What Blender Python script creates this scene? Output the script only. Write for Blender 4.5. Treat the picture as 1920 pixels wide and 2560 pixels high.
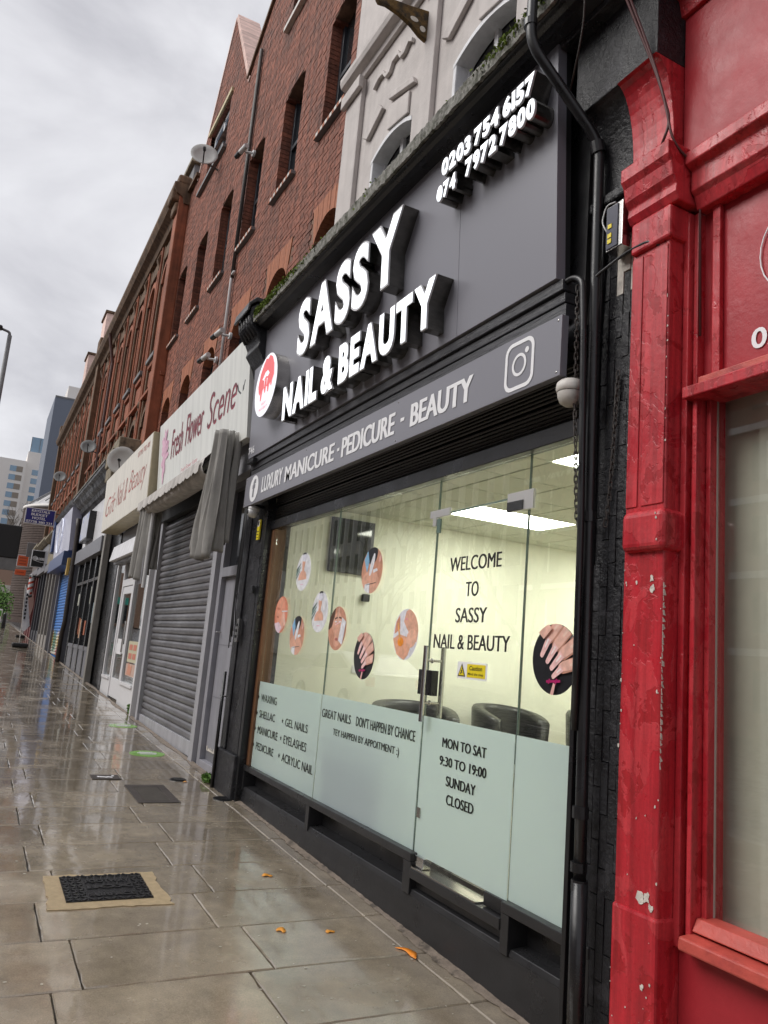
import bpy, math, random
import numpy as np
from mathutils import Vector, Matrix
random.seed(7)
rnd = random.random
def ru(a, b): return a + (b - a) * rnd()
scn = bpy.context.scene
C = scn.collection
for o in list(bpy.data.objects): bpy.data.objects.remove(o)

# ------------------------------------------------------------------ camera, world, sun, exposure
YAW, PITCH, ROLL, FPX = 1.10449, 0.18254, 0.08663, 1950.25
def cam_axes():
    cy, sy, cp, sp = math.cos(YAW), math.sin(YAW), math.cos(PITCH), math.sin(PITCH)
    f = Vector((-sy*cp, cy*cp, sp)); r = Vector((cy, sy, 0)); u = r.cross(f)
    cr, sr = math.cos(ROLL), math.sin(ROLL)
    return cr*r + sr*u, -sr*r + cr*u, f
_r, _u, _f = cam_axes()
cam = bpy.data.cameras.new('camera'); camo = bpy.data.objects.new('camera', cam); C.objects.link(camo)
cam.sensor_fit = 'VERTICAL'; cam.sensor_height = 36; cam.sensor_width = 27
cam.lens = FPX/2560*36; cam.clip_start = 0.05; cam.clip_end = 2000
m = Matrix((( _r.x, _u.x, -_f.x, 0), (_r.y, _u.y, -_f.y, 0), (_r.z, _u.z, -_f.z, 1.5), (0, 0, 0, 1)))
camo.matrix_world = m
scn.camera = camo
scn.render.resolution_x, scn.render.resolution_y = 768, 1024

SUN_EL, SUN_AZ = 42, 200          # degrees; azimuth of the brighter part of the overcast sky, clockwise from +Y
w = bpy.data.worlds.new('World'); scn.world = w; w.use_nodes = True
nt = w.node_tree; nt.nodes.clear(); N = nt.nodes.new; L = nt.links.new
out = N('ShaderNodeOutputWorld'); mix = N('ShaderNodeMixShader'); mix.inputs[0].default_value = 0.93
b1 = N('ShaderNodeBackground'); b1.inputs[1].default_value = 0.10
sky = N('ShaderNodeTexSky'); sky.sky_type = 'NISHITA'; sky.sun_disc = False
sky.sun_elevation = math.radians(SUN_EL); sky.sun_rotation = math.radians(SUN_AZ); sky.dust_density = 3
L(sky.outputs[0], b1.inputs[0])
b2 = N('ShaderNodeBackground'); b2.inputs[1].default_value = 0.62
tc = N('ShaderNodeTexCoord'); mp = N('ShaderNodeMapping'); mp.inputs['Scale'].default_value = (1.0, 1.0, 1.9)
mp.inputs['Location'].default_value = (0.35, 1.2, 0.1)
n1 = N('ShaderNodeTexNoise'); n1.inputs['Scale'].default_value = 2.3; n1.inputs['Detail'].default_value = 7; n1.inputs['Roughness'].default_value = 0.52
n1.inputs['Distortion'].default_value = 0.35
cr = N('ShaderNodeValToRGB'); e = cr.color_ramp.elements
e[0].position = 0.36; e[0].color = (0.47, 0.465, 0.50, 1); e[1].position = 0.63; e[1].color = (0.93, 0.93, 0.955, 1)
em = e.new(0.5); em.color = (0.72, 0.715, 0.745, 1)
L(tc.outputs['Generated'], mp.inputs[0]); L(mp.outputs[0], n1.inputs[0]); L(n1.outputs[0], cr.inputs[0]); L(cr.outputs[0], b2.inputs[0])
L(b1.outputs[0], mix.inputs[1]); L(b2.outputs[0], mix.inputs[2]); L(mix.outputs[0], out.inputs[0])
sl = bpy.data.lights.new('sun', 'SUN'); sl.energy = 1.5; sl.angle = math.radians(40); sl.color = (1.0, 0.975, 0.94)
so = bpy.data.objects.new('sun', sl); C.objects.link(so)
_d = Vector((math.sin(math.radians(SUN_AZ))*math.cos(math.radians(SUN_EL)), math.cos(math.radians(SUN_AZ))*math.cos(math.radians(SUN_EL)), math.sin(math.radians(SUN_EL))))
so.rotation_euler = (-_d).to_track_quat('-Z', 'Y').to_euler()
vs = scn.view_settings; vs.view_transform = 'Standard'; vs.look = 'None'; vs.exposure = 0.80; vs.gamma = 1.0; vs.use_curve_mapping = False
scn.cycles.use_denoising = True
scn.cycles.max_bounces = 8; scn.cycles.transparent_max_bounces = 12; scn.cycles.sample_clamp_indirect = 4; scn.cycles.caustics_reflective = False; scn.cycles.caustics_refractive = False

# ------------------------------------------------------------------ helpers
SLOPE, XREF = 0.024, -7.6
def G(x): return -SLOPE*(x - XREF)            # pavement height: the street climbs away from the camera

def mat(name, col, rough=0.5, metal=0.0, var=0.0, vscale=6.0, bump=0.0, bscale=60.0, spec=0.5, coat=0.0, col2=None, c2=(0.55, 0.62), c2scale=5.0,
        rvar=0.0, rscale=4.0, island=0.0, objrand=0.0, emit=0.0, stretch=None, streak=0.0, detail=5.0, bdist=0.01):
    m = bpy.data.materials.new(name); m.use_nodes = True; nt = m.node_tree; N = nt.nodes.new; L = nt.links.new
    p = nt.nodes['Principled BSDF']
    p.inputs['Base Color'].default_value = (*col, 1); p.inputs['Roughness'].default_value = rough; p.inputs['Metallic'].default_value = metal
    p.inputs['Specular IOR Level'].default_value = spec; p.inputs['Coat Weight'].default_value = coat; p.inputs['Coat Roughness'].default_value = 0.05
    if emit: p.inputs['Emission Color'].default_value = (*col, 1); p.inputs['Emission Strength'].default_value = emit
    tc = N('ShaderNodeNewGeometry'); src = tc.outputs['Position']
    if stretch:
        mp = N('ShaderNodeMapping'); mp.inputs['Scale'].default_value = stretch; L(src, mp.inputs[0]); src = mp.outputs[0]
    def noise(sc, det=5.0, rough=0.6):
        n = N('ShaderNodeTexNoise'); n.inputs['Scale'].default_value = sc; n.inputs['Detail'].default_value = det; n.inputs['Roughness'].default_value = rough
        L(src, n.inputs['Vector']); return n.outputs[0]
    cur = None
    def rgb(c):
        r = N('ShaderNodeRGB'); r.outputs[0].default_value = (*c, 1); return r.outputs[0]
    def scale_col(c, fac):
        v = N('ShaderNodeMix'); v.data_type = 'RGBA'; v.blend_type = 'MULTIPLY'; v.inputs[0].default_value = 1.0
        L(c, v.inputs[6]); L(fac, v.inputs[7]); return v.outputs[2]
    def mrange(x, a, b, lo=0.25, hi=0.75):
        r = N('ShaderNodeMapRange'); r.inputs[1].default_value = lo; r.inputs[2].default_value = hi; r.inputs[3].default_value = a; r.inputs[4].default_value = b
        L(x, r.inputs[0]); return r.outputs[0]
    if var or island or objrand or col2 or streak:
        cur = rgb(col)
        if col2:
            f = mrange(noise(c2scale, 6, 0.62), 0, 1, *c2)
            mx = N('ShaderNodeMix'); mx.data_type = 'RGBA'; L(f, mx.inputs[0]); L(cur, mx.inputs[6]); L(rgb(col2), mx.inputs[7]); cur = mx.outputs[2]
        if var: cur = scale_col(cur, mrange(noise(vscale, detail), 1-var, 1+var))
        if island: cur = scale_col(cur, mrange(tc.outputs['Random Per Island'], 1-island, 1+island, 0, 1))
        if objrand:
            oi = N('ShaderNodeObjectInfo'); cur = scale_col(cur, mrange(oi.outputs['Random'], 1-objrand, 1+objrand, 0, 1))
        if streak:
            mp2 = N('ShaderNodeMapping'); mp2.inputs['Scale'].default_value = (9, 9, 0.55); L(tc.outputs['Position'], mp2.inputs[0])
            n = N('ShaderNodeTexNoise'); n.inputs['Scale'].default_value = 1.0; n.inputs['Detail'].default_value = 4; L(mp2.outputs[0], n.inputs['Vector'])
            cur = scale_col(cur, mrange(n.outputs[0], 1-streak, 1+streak*0.4, 0.35, 0.6))
        L(cur, p.inputs['Base Color'])
        if emit: L(cur, p.inputs['Emission Color'])
    if rvar: L(mrange(noise(rscale, 4), max(0.02, rough-rvar), min(1, rough+rvar), 0.35, 0.65), p.inputs['Roughness'])
    if bump:
        b = N('ShaderNodeBump'); b.inputs['Strength'].default_value = bump; b.inputs['Distance'].default_value = bdist
        L(noise(bscale, 6, 0.65), b.inputs['Height']); L(b.outputs[0], p.inputs['Normal'])
    return m

def cmat(name, col, rough=0.6): return mat(name, col, rough)
_pc = {}
def pcol(c, rough=0.5):
    k = (tuple(round(v, 3) for v in c), rough)
    if k not in _pc: _pc[k] = mat('paint_%d' % len(_pc), c, rough, var=0.06, vscale=12)
    return _pc[k]

class MB:
    """collects shapes in world coordinates"""
    def __init__(s): s.v = []; s.f = []; s.mi = []; s.cur = 0
    def add(s, vs, fs):
        b = len(s.v); s.v += [tuple(v) for v in vs]; s.f += [tuple(i+b for i in f) for f in fs]; s.mi += [s.cur]*len(fs); return s
    def box(s, x0, x1, y0, y1, z0, z1):
        if x0 > x1: x0, x1 = x1, x0
        if y0 > y1: y0, y1 = y1, y0
        if z0 > z1: z0, z1 = z1, z0
        return s.add([(x0,y0,z0),(x1,y0,z0),(x1,y1,z0),(x0,y1,z0),(x0,y0,z1),(x1,y0,z1),(x1,y1,z1),(x0,y1,z1)],
              [(0,3,2,1),(4,5,6,7),(0,1,5,4),(1,2,6,5),(2,3,7,6),(3,0,4,7)])
    def hexa(s, p):   # 8 points in box order
        return s.add(p, [(0,3,2,1),(4,5,6,7),(0,1,5,4),(1,2,6,5),(2,3,7,6),(3,0,4,7)])
    def prism(s, poly, plane, d0, d1):
        mp = {'xz': lambda a,b,d: (a,d,b), 'yz': lambda a,b,d: (d,a,b), 'xy': lambda a,b,d: (a,b,d)}[plane]
        area = sum(poly[i][0]*poly[(i+1)%len(poly)][1]-poly[(i+1)%len(poly)][0]*poly[i][1] for i in range(len(poly)))
        if area < 0: poly = poly[::-1]
        if plane == 'xz': d0, d1 = max(d0,d1), min(d0,d1)
        else: d0, d1 = min(d0,d1), max(d0,d1)
        n = len(poly)
        vs = [mp(a,b,d0) for a,b in poly]+[mp(a,b,d1) for a,b in poly]
        fs = [tuple(range(n-1,-1,-1)), tuple(range(n,2*n))]+[(i,(i+1)%n,n+(i+1)%n,n+i) for i in range(n)]
        return s.add(vs, fs)
    def tube(s, pts, r, n=8, cap=True):
        pts = [Vector(p) for p in pts]; rings = []
        rr = r if isinstance(r, (list, tuple)) else [r]*len(pts)
        t0 = (pts[1]-pts[0]).normalized(); up = Vector((0,0,1)) if abs(t0.z) < 0.9 else Vector((1,0,0)); a = t0.cross(up).normalized()
        b0 = len(s.v)
        for i, p in enumerate(pts):
            t = (pts[min(i+1,len(pts)-1)]-pts[max(i-1,0)]).normalized()
            a = (a - t*a.dot(t)).normalized(); b = t.cross(a)
            for k in range(n):
                an = 2*math.pi*k/n; s.v.append(tuple(p+a*rr[i]*math.cos(an)+b*rr[i]*math.sin(an)))
        for i in range(len(pts)-1):
            for k in range(n):
                s.f.append((b0+i*n+k, b0+i*n+(k+1)%n, b0+(i+1)*n+(k+1)%n, b0+(i+1)*n+k)); s.mi.append(s.cur)
        if cap:
            s.f.append(tuple(b0+k for k in range(n-1,-1,-1))); s.f.append(tuple(b0+(len(pts)-1)*n+k for k in range(n))); s.mi += [s.cur]*2
        return s
    def lathe(s, prof, c, axis='z', n=20, a0=0, a1=2*math.pi):
        full = abs(a1-a0-2*math.pi) < 1e-6; m_ = n if full else n+1; b0 = len(s.v)
        for r, h in prof:
            for k in range(m_):
                an = a0+(a1-a0)*k/n; ca, sa = r*math.cos(an), r*math.sin(an)
                p = {'z': (ca, sa, h), 'y': (sa, h, ca), 'x': (h, ca, sa)}[axis]
                s.v.append((c[0]+p[0], c[1]+p[1], c[2]+p[2]))
        for i in range(len(prof)-1):
            for k in range(n):
                s.f.append((b0+i*m_+k, b0+i*m_+(k+1)%m_, b0+(i+1)*m_+(k+1)%m_, b0+(i+1)*m_+k)); s.mi.append(s.cur)
        return s
    def disc(s, c, r, n=32, rz=None):   # faces -Y
        b0 = len(s.v); rz = rz or r
        for k in range(n):
            an = 2*math.pi*k/n; s.v.append((c[0]+r*math.cos(an), c[1], c[2]+rz*math.sin(an)))
        s.f.append(tuple(range(b0, b0+n))); s.mi.append(s.cur); return s
    def build(s, name, mats, parent=None, smooth=False, bev=0.0, seg=2):
        me = bpy.data.meshes.new(name)
        off = parent.matrix_world.translation if parent is not None else Vector((0,0,0))
        if parent is not None: off = worldloc(parent)
        me.from_pydata([(v[0]-off[0], v[1]-off[1], v[2]-off[2]) for v in s.v], [], s.f)
        if not isinstance(mats, (list, tuple)): mats = [mats]
        for mm in mats: me.materials.append(mm)
        if len(mats) > 1: me.polygons.foreach_set('material_index', s.mi)
        me.update()
        if smooth: me.polygons.foreach_set('use_smooth', [True]*len(me.polygons))
        o = bpy.data.objects.new(name, me); C.objects.link(o)
        if parent is not None: o.parent = parent
        if bev:
            b = o.modifiers.new('bevel', 'BEVEL'); b.width = bev; b.segments = seg; b.limit_method = 'ANGLE'; b.angle_limit = math.radians(40)
        return o
def worldloc(o):
    v = Vector((0,0,0))
    while o is not None: v += Vector(o.location); o = o.parent
    return v
def tag(o, label=None, cat=None, group=None, kind=None):
    if label: o['label'] = label
    if cat: o['category'] = cat
    if group: o['group'] = group
    if kind: o['kind'] = kind
    return o
def thing(name, label, cat, loc=(0,0,0), group=None):
    o = bpy.data.objects.new(name, None); C.objects.link(o); o.location = loc; o.empty_display_size = 0.1
    return tag(o, label, cat, group)
def shared(name, me, loc, parent, rot=(0,0,0), scale=(1,1,1)):
    o = bpy.data.objects.new(name, me); C.objects.link(o)
    if parent is not None: o.parent = parent
    p = worldloc(parent) if parent is not None else Vector((0,0,0))
    o.location = Vector(loc)-p; o.rotation_euler = rot; o.scale = scale
    return o
def copy_tree(o, parent=None):
    c = o.copy(); C.objects.link(c)
    if parent is not None: c.parent = parent
    for ch in list(o.children): copy_tree(ch, c)
    return c
def quickbox(name, dims, mt, parent, bev=0.0):
    return MB().box(*dims).build(name, mt, parent, bev=bev)

_txt = {}
def text_geo(body, offset=0.0, extrude=0.0, shear=0.0, space=1.0, align='CENTER', line=1.0, res=4):
    k = (body, offset, extrude, shear, space, align, line)
    if k in _txt: return _txt[k]
    cu = bpy.data.curves.new('t', 'FONT'); cu.body = body; cu.offset = offset; cu.extrude = extrude; cu.shear = shear
    cu.space_character = space; cu.align_x = align; cu.space_line = line; cu.resolution_u = res
    o = bpy.data.objects.new('t', cu); C.objects.link(o)
    dg = bpy.context.evaluated_depsgraph_get(); dg.update()
    me = bpy.data.meshes.new_from_object(o.evaluated_get(dg))
    v = [tuple(q.co) for q in me.vertices]; f = [tuple(p.vertices) for p in me.polygons]; nz = [p.normal.z for p in me.polygons]
    bpy.data.objects.remove(o); bpy.data.curves.remove(cu); bpy.data.meshes.remove(me)
    _txt[k] = (v, f, nz); return _txt[k]
def put_text(mb, body, x0, x1, z0, z1, y, face='-y', offset=0.0, extrude=0.0, shear=0.0, depth=None, keep=False, tilt=0.0, **kw):
    """fits the text's ink box to x0..x1, z0..z1 on the plane y (face -y) or, for face +x, to y0..y1 on the plane x"""
    v, f, nz = text_geo(body, offset, extrude, shear, **kw)
    if not v: return mb
    us = [p[0] for p in v]; ws = [p[1] for p in v]; u0, u1, w0, w1 = min(us), max(us), min(ws), max(ws)
    sx = (x1-x0)/(u1-u0); sz = (z1-z0)/(w1-w0)
    if keep: sx = sz; x0 = (x0+x1)/2-sx*(u1-u0)/2
    e = extrude or 1.0
    out = []
    for a, b, c in v:
        X = x0+(a-u0)*sx; Z = z0+(b-w0)*sz; D = (c/e+1)/2*depth if depth else 0.0
        if face == '-y': out.append((X, y-D-tilt*(Z-z0), Z))
        elif face == '+x': out.append((y+D, X, Z))
        else: out.append((X, Z, y+D))
    mb.add(out, f); return mb

def bold_text(mb, body, x0, x1, z0, z1, y, b, face='-y', n=3, **kw):
    for i in range(n):
        d = b*(2*i/(n-1)-1); put_text(mb, body, x0+b+d, x1-b+d, z0, z1, y-.00015*i if face == '-y' else y+.0004*i, face=face, **kw)
    return mb

def wall_open(mb, x0, x1, z0, z1, yf, yb, ops, n=10):
    """front face of a wall with openings (xa, xb, za, zb, rise); zb is the crown of the head; reveals run from yf to yb"""
    bp = {x0, x1}
    for xa, xb, za, zb, rs in ops:
        bp |= {xa, xb}
        if rs: bp |= {xa+(xb-xa)*i/n for i in range(n+1)}
    bp = sorted(b for b in bp if x0 <= b <= x1)
    def top(op, x):
        xa, xb, za, zb, rs = op
        if not rs: return zb
        h = (xb-xa)/2; R = (h*h+rs*rs)/(2*rs); d = x-(xa+xb)/2
        return zb-R+math.sqrt(max(0, R*R-d*d))
    for a, b in zip(bp[:-1], bp[1:]):
        if b-a < 1e-6: continue
        mid = (a+b)/2
        cov = sorted([o for o in ops if o[0] < mid < o[1]], key=lambda o: o[2])
        la = lb = z0
        for o in cov+[None]:
            ta, tb = (o[2], o[2]) if o else (z1, z1)
            if ta > la or tb > lb:
                mb.add([(a,yf,la),(b,yf,lb),(b,yf,tb),(a,yf,ta)], [(0,1,2,3)])
            if o:
                ua, ub = top(o, a), top(o, b)
                mb.add([(a,yf,o[2]),(b,yf,o[2]),(b,yb,o[2]),(a,yb,o[2])], [(0,1,2,3)])
                mb.add([(a,yf,ua),(b,yf,ub),(b,yb,ub),(a,yb,ua)], [(3,2,1,0)])
                la, lb = ua, ub
    for o in ops:
        for x, s in ((o[0], 1), (o[1], -1)):
            zt = o[3]-o[4]; q = [(x,yf,o[2]),(x,yb,o[2]),(x,yb,zt),(x,yf,zt)]
            mb.add(q, [(0,1,2,3) if s < 0 else (3,2,1,0)])
    return mb

def clip_circle(poly, n=36):
    out = poly
    for k in range(n):
        a0, a1 = 2*math.pi*k/n, 2*math.pi*(k+1)/n
        p, q = (math.cos(a0), math.sin(a0)), (math.cos(a1), math.sin(a1))
        ins = lambda t: (q[0]-p[0])*(t[1]-p[1])-(q[1]-p[1])*(t[0]-p[0]) >= -1e-9
        res = []
        for i in range(len(out)):
            s, e = out[i], out[(i+1) % len(out)]
            si, ei = ins(s), ins(e)
            if si != ei:
                d1 = (q[0]-p[0])*(s[1]-p[1])-(q[1]-p[1])*(s[0]-p[0]); d2 = (q[0]-p[0])*(e[1]-p[1])-(q[1]-p[1])*(e[0]-p[0])
                t = d1/(d1-d2); ip = (s[0]+(e[0]-s[0])*t, s[1]+(e[1]-s[1])*t)
                if si: res += [ip]
                else: res += [ip]
            if ei: res.append(e)
        out = res
        if len(out) < 3: return []
    return out
def ell(cx, cy, rx, ry, rot=0, n=18, a0=0, a1=2*math.pi):
    c, s = math.cos(rot), math.sin(rot)
    return [(cx+rx*math.cos(t)*c-ry*math.sin(t)*s, cy+rx*math.cos(t)*s+ry*math.sin(t)*c) for t in [a0+(a1-a0)*i/n for i in range(n)]]
def bar(x0, y0, x1, y1, w0, w1=None):
    w1 = w0 if w1 is None else w1; dx, dy = x1-x0, y1-y0; l = math.hypot(dx, dy); nx, ny = -dy/l, dx/l
    return [(x0+nx*w0, y0+ny*w0), (x0-nx*w0, y0-ny*w0), (x1-nx*w1, y1-ny*w1), (x1+nx*w1, y1+ny*w1)]

# ------------------------------------------------------------------ materials
M = {}
def paving():
    m = bpy.data.materials.new('wet_paving'); m.use_nodes = True; nt = m.node_tree; N = nt.nodes.new; L = nt.links.new; p = nt.nodes['Principled BSDF']
    g = N('ShaderNodeNewGeometry'); pos = g.outputs['Position']; oi = N('ShaderNodeObjectInfo')
    ofs = N('ShaderNodeVectorMath'); ofs.operation = 'MULTIPLY_ADD'; cx = N('ShaderNodeCombineXYZ'); L(oi.outputs['Random'], cx.inputs[2]); ofs.inputs[1].default_value = (0, 0, 9); L(cx.outputs[0], ofs.inputs[0]); L(pos, ofs.inputs[2]); src = ofs.outputs[0]
    def noise(sc, det, ro=0.6, s=src):
        n = N('ShaderNodeTexNoise'); n.inputs['Scale'].default_value = sc; n.inputs['Detail'].default_value = det; n.inputs['Roughness'].default_value = ro; L(s, n.inputs['Vector']); return n.outputs[0]
    def mr(x, lo, hi, a, b):
        r = N('ShaderNodeMapRange'); r.inputs[1].default_value = lo; r.inputs[2].default_value = hi; r.inputs[3].default_value = a; r.inputs[4].default_value = b; L(x, r.inputs[0]); return r.outputs[0]
    def mul(a, b):
        x = N('ShaderNodeMath'); x.operation = 'MULTIPLY'; L(a, x.inputs[0]); L(b, x.inputs[1]); return x.outputs[0]
    big = noise(1.6, 6, 0.65); mid = noise(7, 6, 0.7); fine = noise(130, 3, 0.7)
    c1 = N('ShaderNodeMix'); c1.data_type = 'RGBA'; L(mr(big, .40, .62, 0, 1), c1.inputs[0]); c1.inputs[6].default_value = (.320, .268, .200, 1); c1.inputs[7].default_value = (.250, .208, .156, 1)
    k = mul(mul(mr(mid, .3, .7, .80, 1.16), mr(fine, .3, .7, .80, 1.18)), mr(oi.outputs['Random'], 0, 1, .86, 1.12))
    c2 = N('ShaderNodeMix'); c2.data_type = 'RGBA'; c2.blend_type = 'MULTIPLY'; c2.inputs[0].default_value = 1; L(c1.outputs[2], c2.inputs[6]); L(k, c2.inputs[7]); L(c2.outputs[2], p.inputs['Base Color'])
    film = noise(2.3, 7, 0.62, pos)                       # where the water film lies
    L(mr(film, .46, .68, .075, .36), p.inputs['Roughness']); L(mr(film, .46, .68, .85, .12), p.inputs['Coat Weight']); p.inputs['Coat Roughness'].default_value = .045; p.inputs['Specular IOR Level'].default_value = .7
    b = N('ShaderNodeBump'); b.inputs['Strength'].default_value = .22; b.inputs['Distance'].default_value = .0022; L(mul(fine, mr(film, .40, .60, .25, 1)), b.inputs['Height'])
    b2 = N('ShaderNodeBump'); b2.inputs['Strength'].default_value = .22; b2.inputs['Distance'].default_value = .0035; L(noise(9, 5, .6, pos), b2.inputs['Height']); L(b.outputs[0], b2.inputs['Normal']); L(b2.outputs[0], p.inputs['Normal'])
    b3 = N('ShaderNodeBump'); b3.inputs['Strength'].default_value = .16; b3.inputs['Distance'].default_value = .0035; L(noise(9, 3, .5, pos), b3.inputs['Height']); L(b3.outputs[0], p.inputs['Coat Normal'])
    return m
M['slab'] = paving()
M['joint'] = mat('paving_joint', (0.06, 0.052, 0.043), 0.45, var=0.3, bump=0.3, bscale=80)
M['asphalt'] = mat('wet_asphalt', (0.045, 0.045, 0.047), 0.28, var=0.25, bump=0.5, bscale=140, rvar=0.15)
M['kerb'] = mat('kerb_granite', (0.20, 0.19, 0.18), 0.4, var=0.25, bump=0.2, bscale=90)
M['mortar_strip'] = mat('worn_mortar', (0.21, 0.17, 0.135), 0.6, var=0.35, vscale=14, bump=0.8, bscale=60, col2=(0.11, 0.09, 0.07), c2scale=9)
M['patch_mortar'] = mat('yellow_mortar', (0.40, 0.305, 0.185), 0.5, var=0.2, vscale=20, bump=0.5, bscale=110)
M['iron'] = mat('wet_black_iron', (0.010, 0.010, 0.011), 0.22, var=0.3, bump=0.5, bscale=120, spec=0.6)
M['iron_brown'] = mat('weathered_iron', (0.055, 0.045, 0.04), 0.5, var=0.35, bump=0.6, bscale=100)
M['black'] = mat('black_gloss_paint', (0.012, 0.012, 0.0135), 0.32, var=0.25, bump=0.10, bscale=30, rvar=0.1)
M['black_old'] = mat('old_black_paint', (0.014, 0.014, 0.017), 0.4, var=0.4, vscale=8, bump=0.9, bscale=34, rvar=0.15, bdist=0.012, col2=(0.035, 0.035, 0.04), c2scale=7)
M['black_timber'] = mat('black_timber', (0.042, 0.042, 0.048), 0.40, var=0.35, bump=0.7, bscale=24, stretch=(0.25, 1, 2.2), rvar=0.15)
M['black_flat'] = mat('black_matt', (0.01, 0.01, 0.011), 0.6)
M['riser'] = mat('charcoal_panel', (0.020, 0.020, 0.0215), 0.36, var=0.2, bump=0.08, bscale=50, rvar=0.1)
M['sign_grey'] = mat('grey_composite_panel', (0.225, 0.224, 0.255), 0.31, metal=0.0, var=0.02, vscale=1, spec=0.45)
M['letter_side'] = mat('letter_return', (0.13, 0.125, 0.115), 0.22, metal=0.9, var=0.3, vscale=14, stretch=(1, 1, 3))
M['steel'] = mat('brushed_steel', (0.50, 0.49, 0.47), 0.24, metal=1.0, var=0.12, vscale=40, stretch=(0.3, 0.3, 3))
M['chrome'] = mat('polished_steel', (0.62, 0.62, 0.62), 0.10, metal=1.0)
M['patch'] = mat('satin_steel', (0.70, 0.69, 0.67), 0.38, metal=0.75)
M['rim'] = mat('letter_rim', (0.62, 0.62, 0.64), 0.35)
M['led'] = mat('lit_acrylic', (0.93, 0.97, 1.0), 0.3, emit=0.80)
M['led_logo'] = mat('lit_logo_face', (0.82, 0.82, 0.88), 0.3, emit=0.30)
M['logo_red'] = mat('logo_red', (0.80, 0.12, 0.13), 0.4, emit=0.18)
M['white_vinyl'] = mat('white_vinyl', (0.86, 0.86, 0.88), 0.45)
M['black_vinyl'] = mat('black_vinyl', (0.008, 0.008, 0.010), 0.4)
M['white_paint'] = mat('white_paint', (0.72, 0.72, 0.74), 0.35, var=0.08, streak=0.12)
M['cream'] = mat('cream_wall', (0.82, 0.825, 0.715), 0.6, var=0.04)
M['ceil'] = mat('ceiling_tile', (0.60, 0.61, 0.52), 0.85, var=0.05, bump=0.2, bscale=150)
M['grid'] = mat('ceiling_grid', (0.10, 0.10, 0.08), 0.6)
M['floor_in'] = mat('laminate', (0.35, 0.30, 0.24), 0.35, var=0.2, stretch=(0.4, 4, 1))
M['panel_light'] = mat('led_panel', (1.0, 0.99, 0.88), 0.5, emit=12.0)
M['leather'] = mat('black_leather', (0.022, 0.022, 0.022), 0.35, var=0.2, bump=0.15, bscale=160)
M['brick'] = mat('red_brick', (0.232, 0.078, 0.046), 0.8, var=0.38, vscale=22, island=0.30, bump=0.6, bscale=70, streak=0.30, col2=(0.10, 0.050, 0.038), c2scale=1.1, c2=(0.5, 0.85))
M['brick_rub'] = mat('orange_rubbed_brick', (0.36, 0.125, 0.058), 0.75, var=0.2, vscale=18, island=0.22, bump=0.4, bscale=70, streak=0.15)
M['brick_dark'] = mat('purple_brick', (0.15, 0.062, 0.048), 0.8, var=0.25, island=0.3, bump=0.5, bscale=70)
M['mortar'] = mat('brick_mortar', (0.20, 0.115, 0.08), 0.9, var=0.3, bump=0.5, bscale=90, streak=0.35)
M['stucco'] = mat('grey_stucco', (0.53, 0.49, 0.47), 0.75, var=0.14, vscale=3, bump=0.35, bscale=38, streak=0.07)
M['stucco_white'] = mat('patched_white_render', (0.72, 0.73, 0.75), 0.7, var=0.16, vscale=9, bump=0.4, bscale=40)
M['cement'] = mat('gritty_cement', (0.30, 0.295, 0.27), 0.9, var=0.45, vscale=45, bump=1.0, bscale=110, col2=(0.08, 0.085, 0.06), c2scale=16, c2=(0.45, 0.65))
M['moss'] = mat('moss', (0.11, 0.16, 0.012), 0.95, var=0.5, vscale=60, bump=1.0, bscale=160)
M['stone'] = mat('weathered_stone', (0.27, 0.23, 0.165), 0.85, var=0.3, vscale=7, bump=0.7, bscale=40, col2=(0.07, 0.062, 0.05), c2scale=4, c2=(0.5, 0.7), streak=0.3)
M['slate'] = mat('lead_grey', (0.17, 0.17, 0.175), 0.6, var=0.2)
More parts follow.
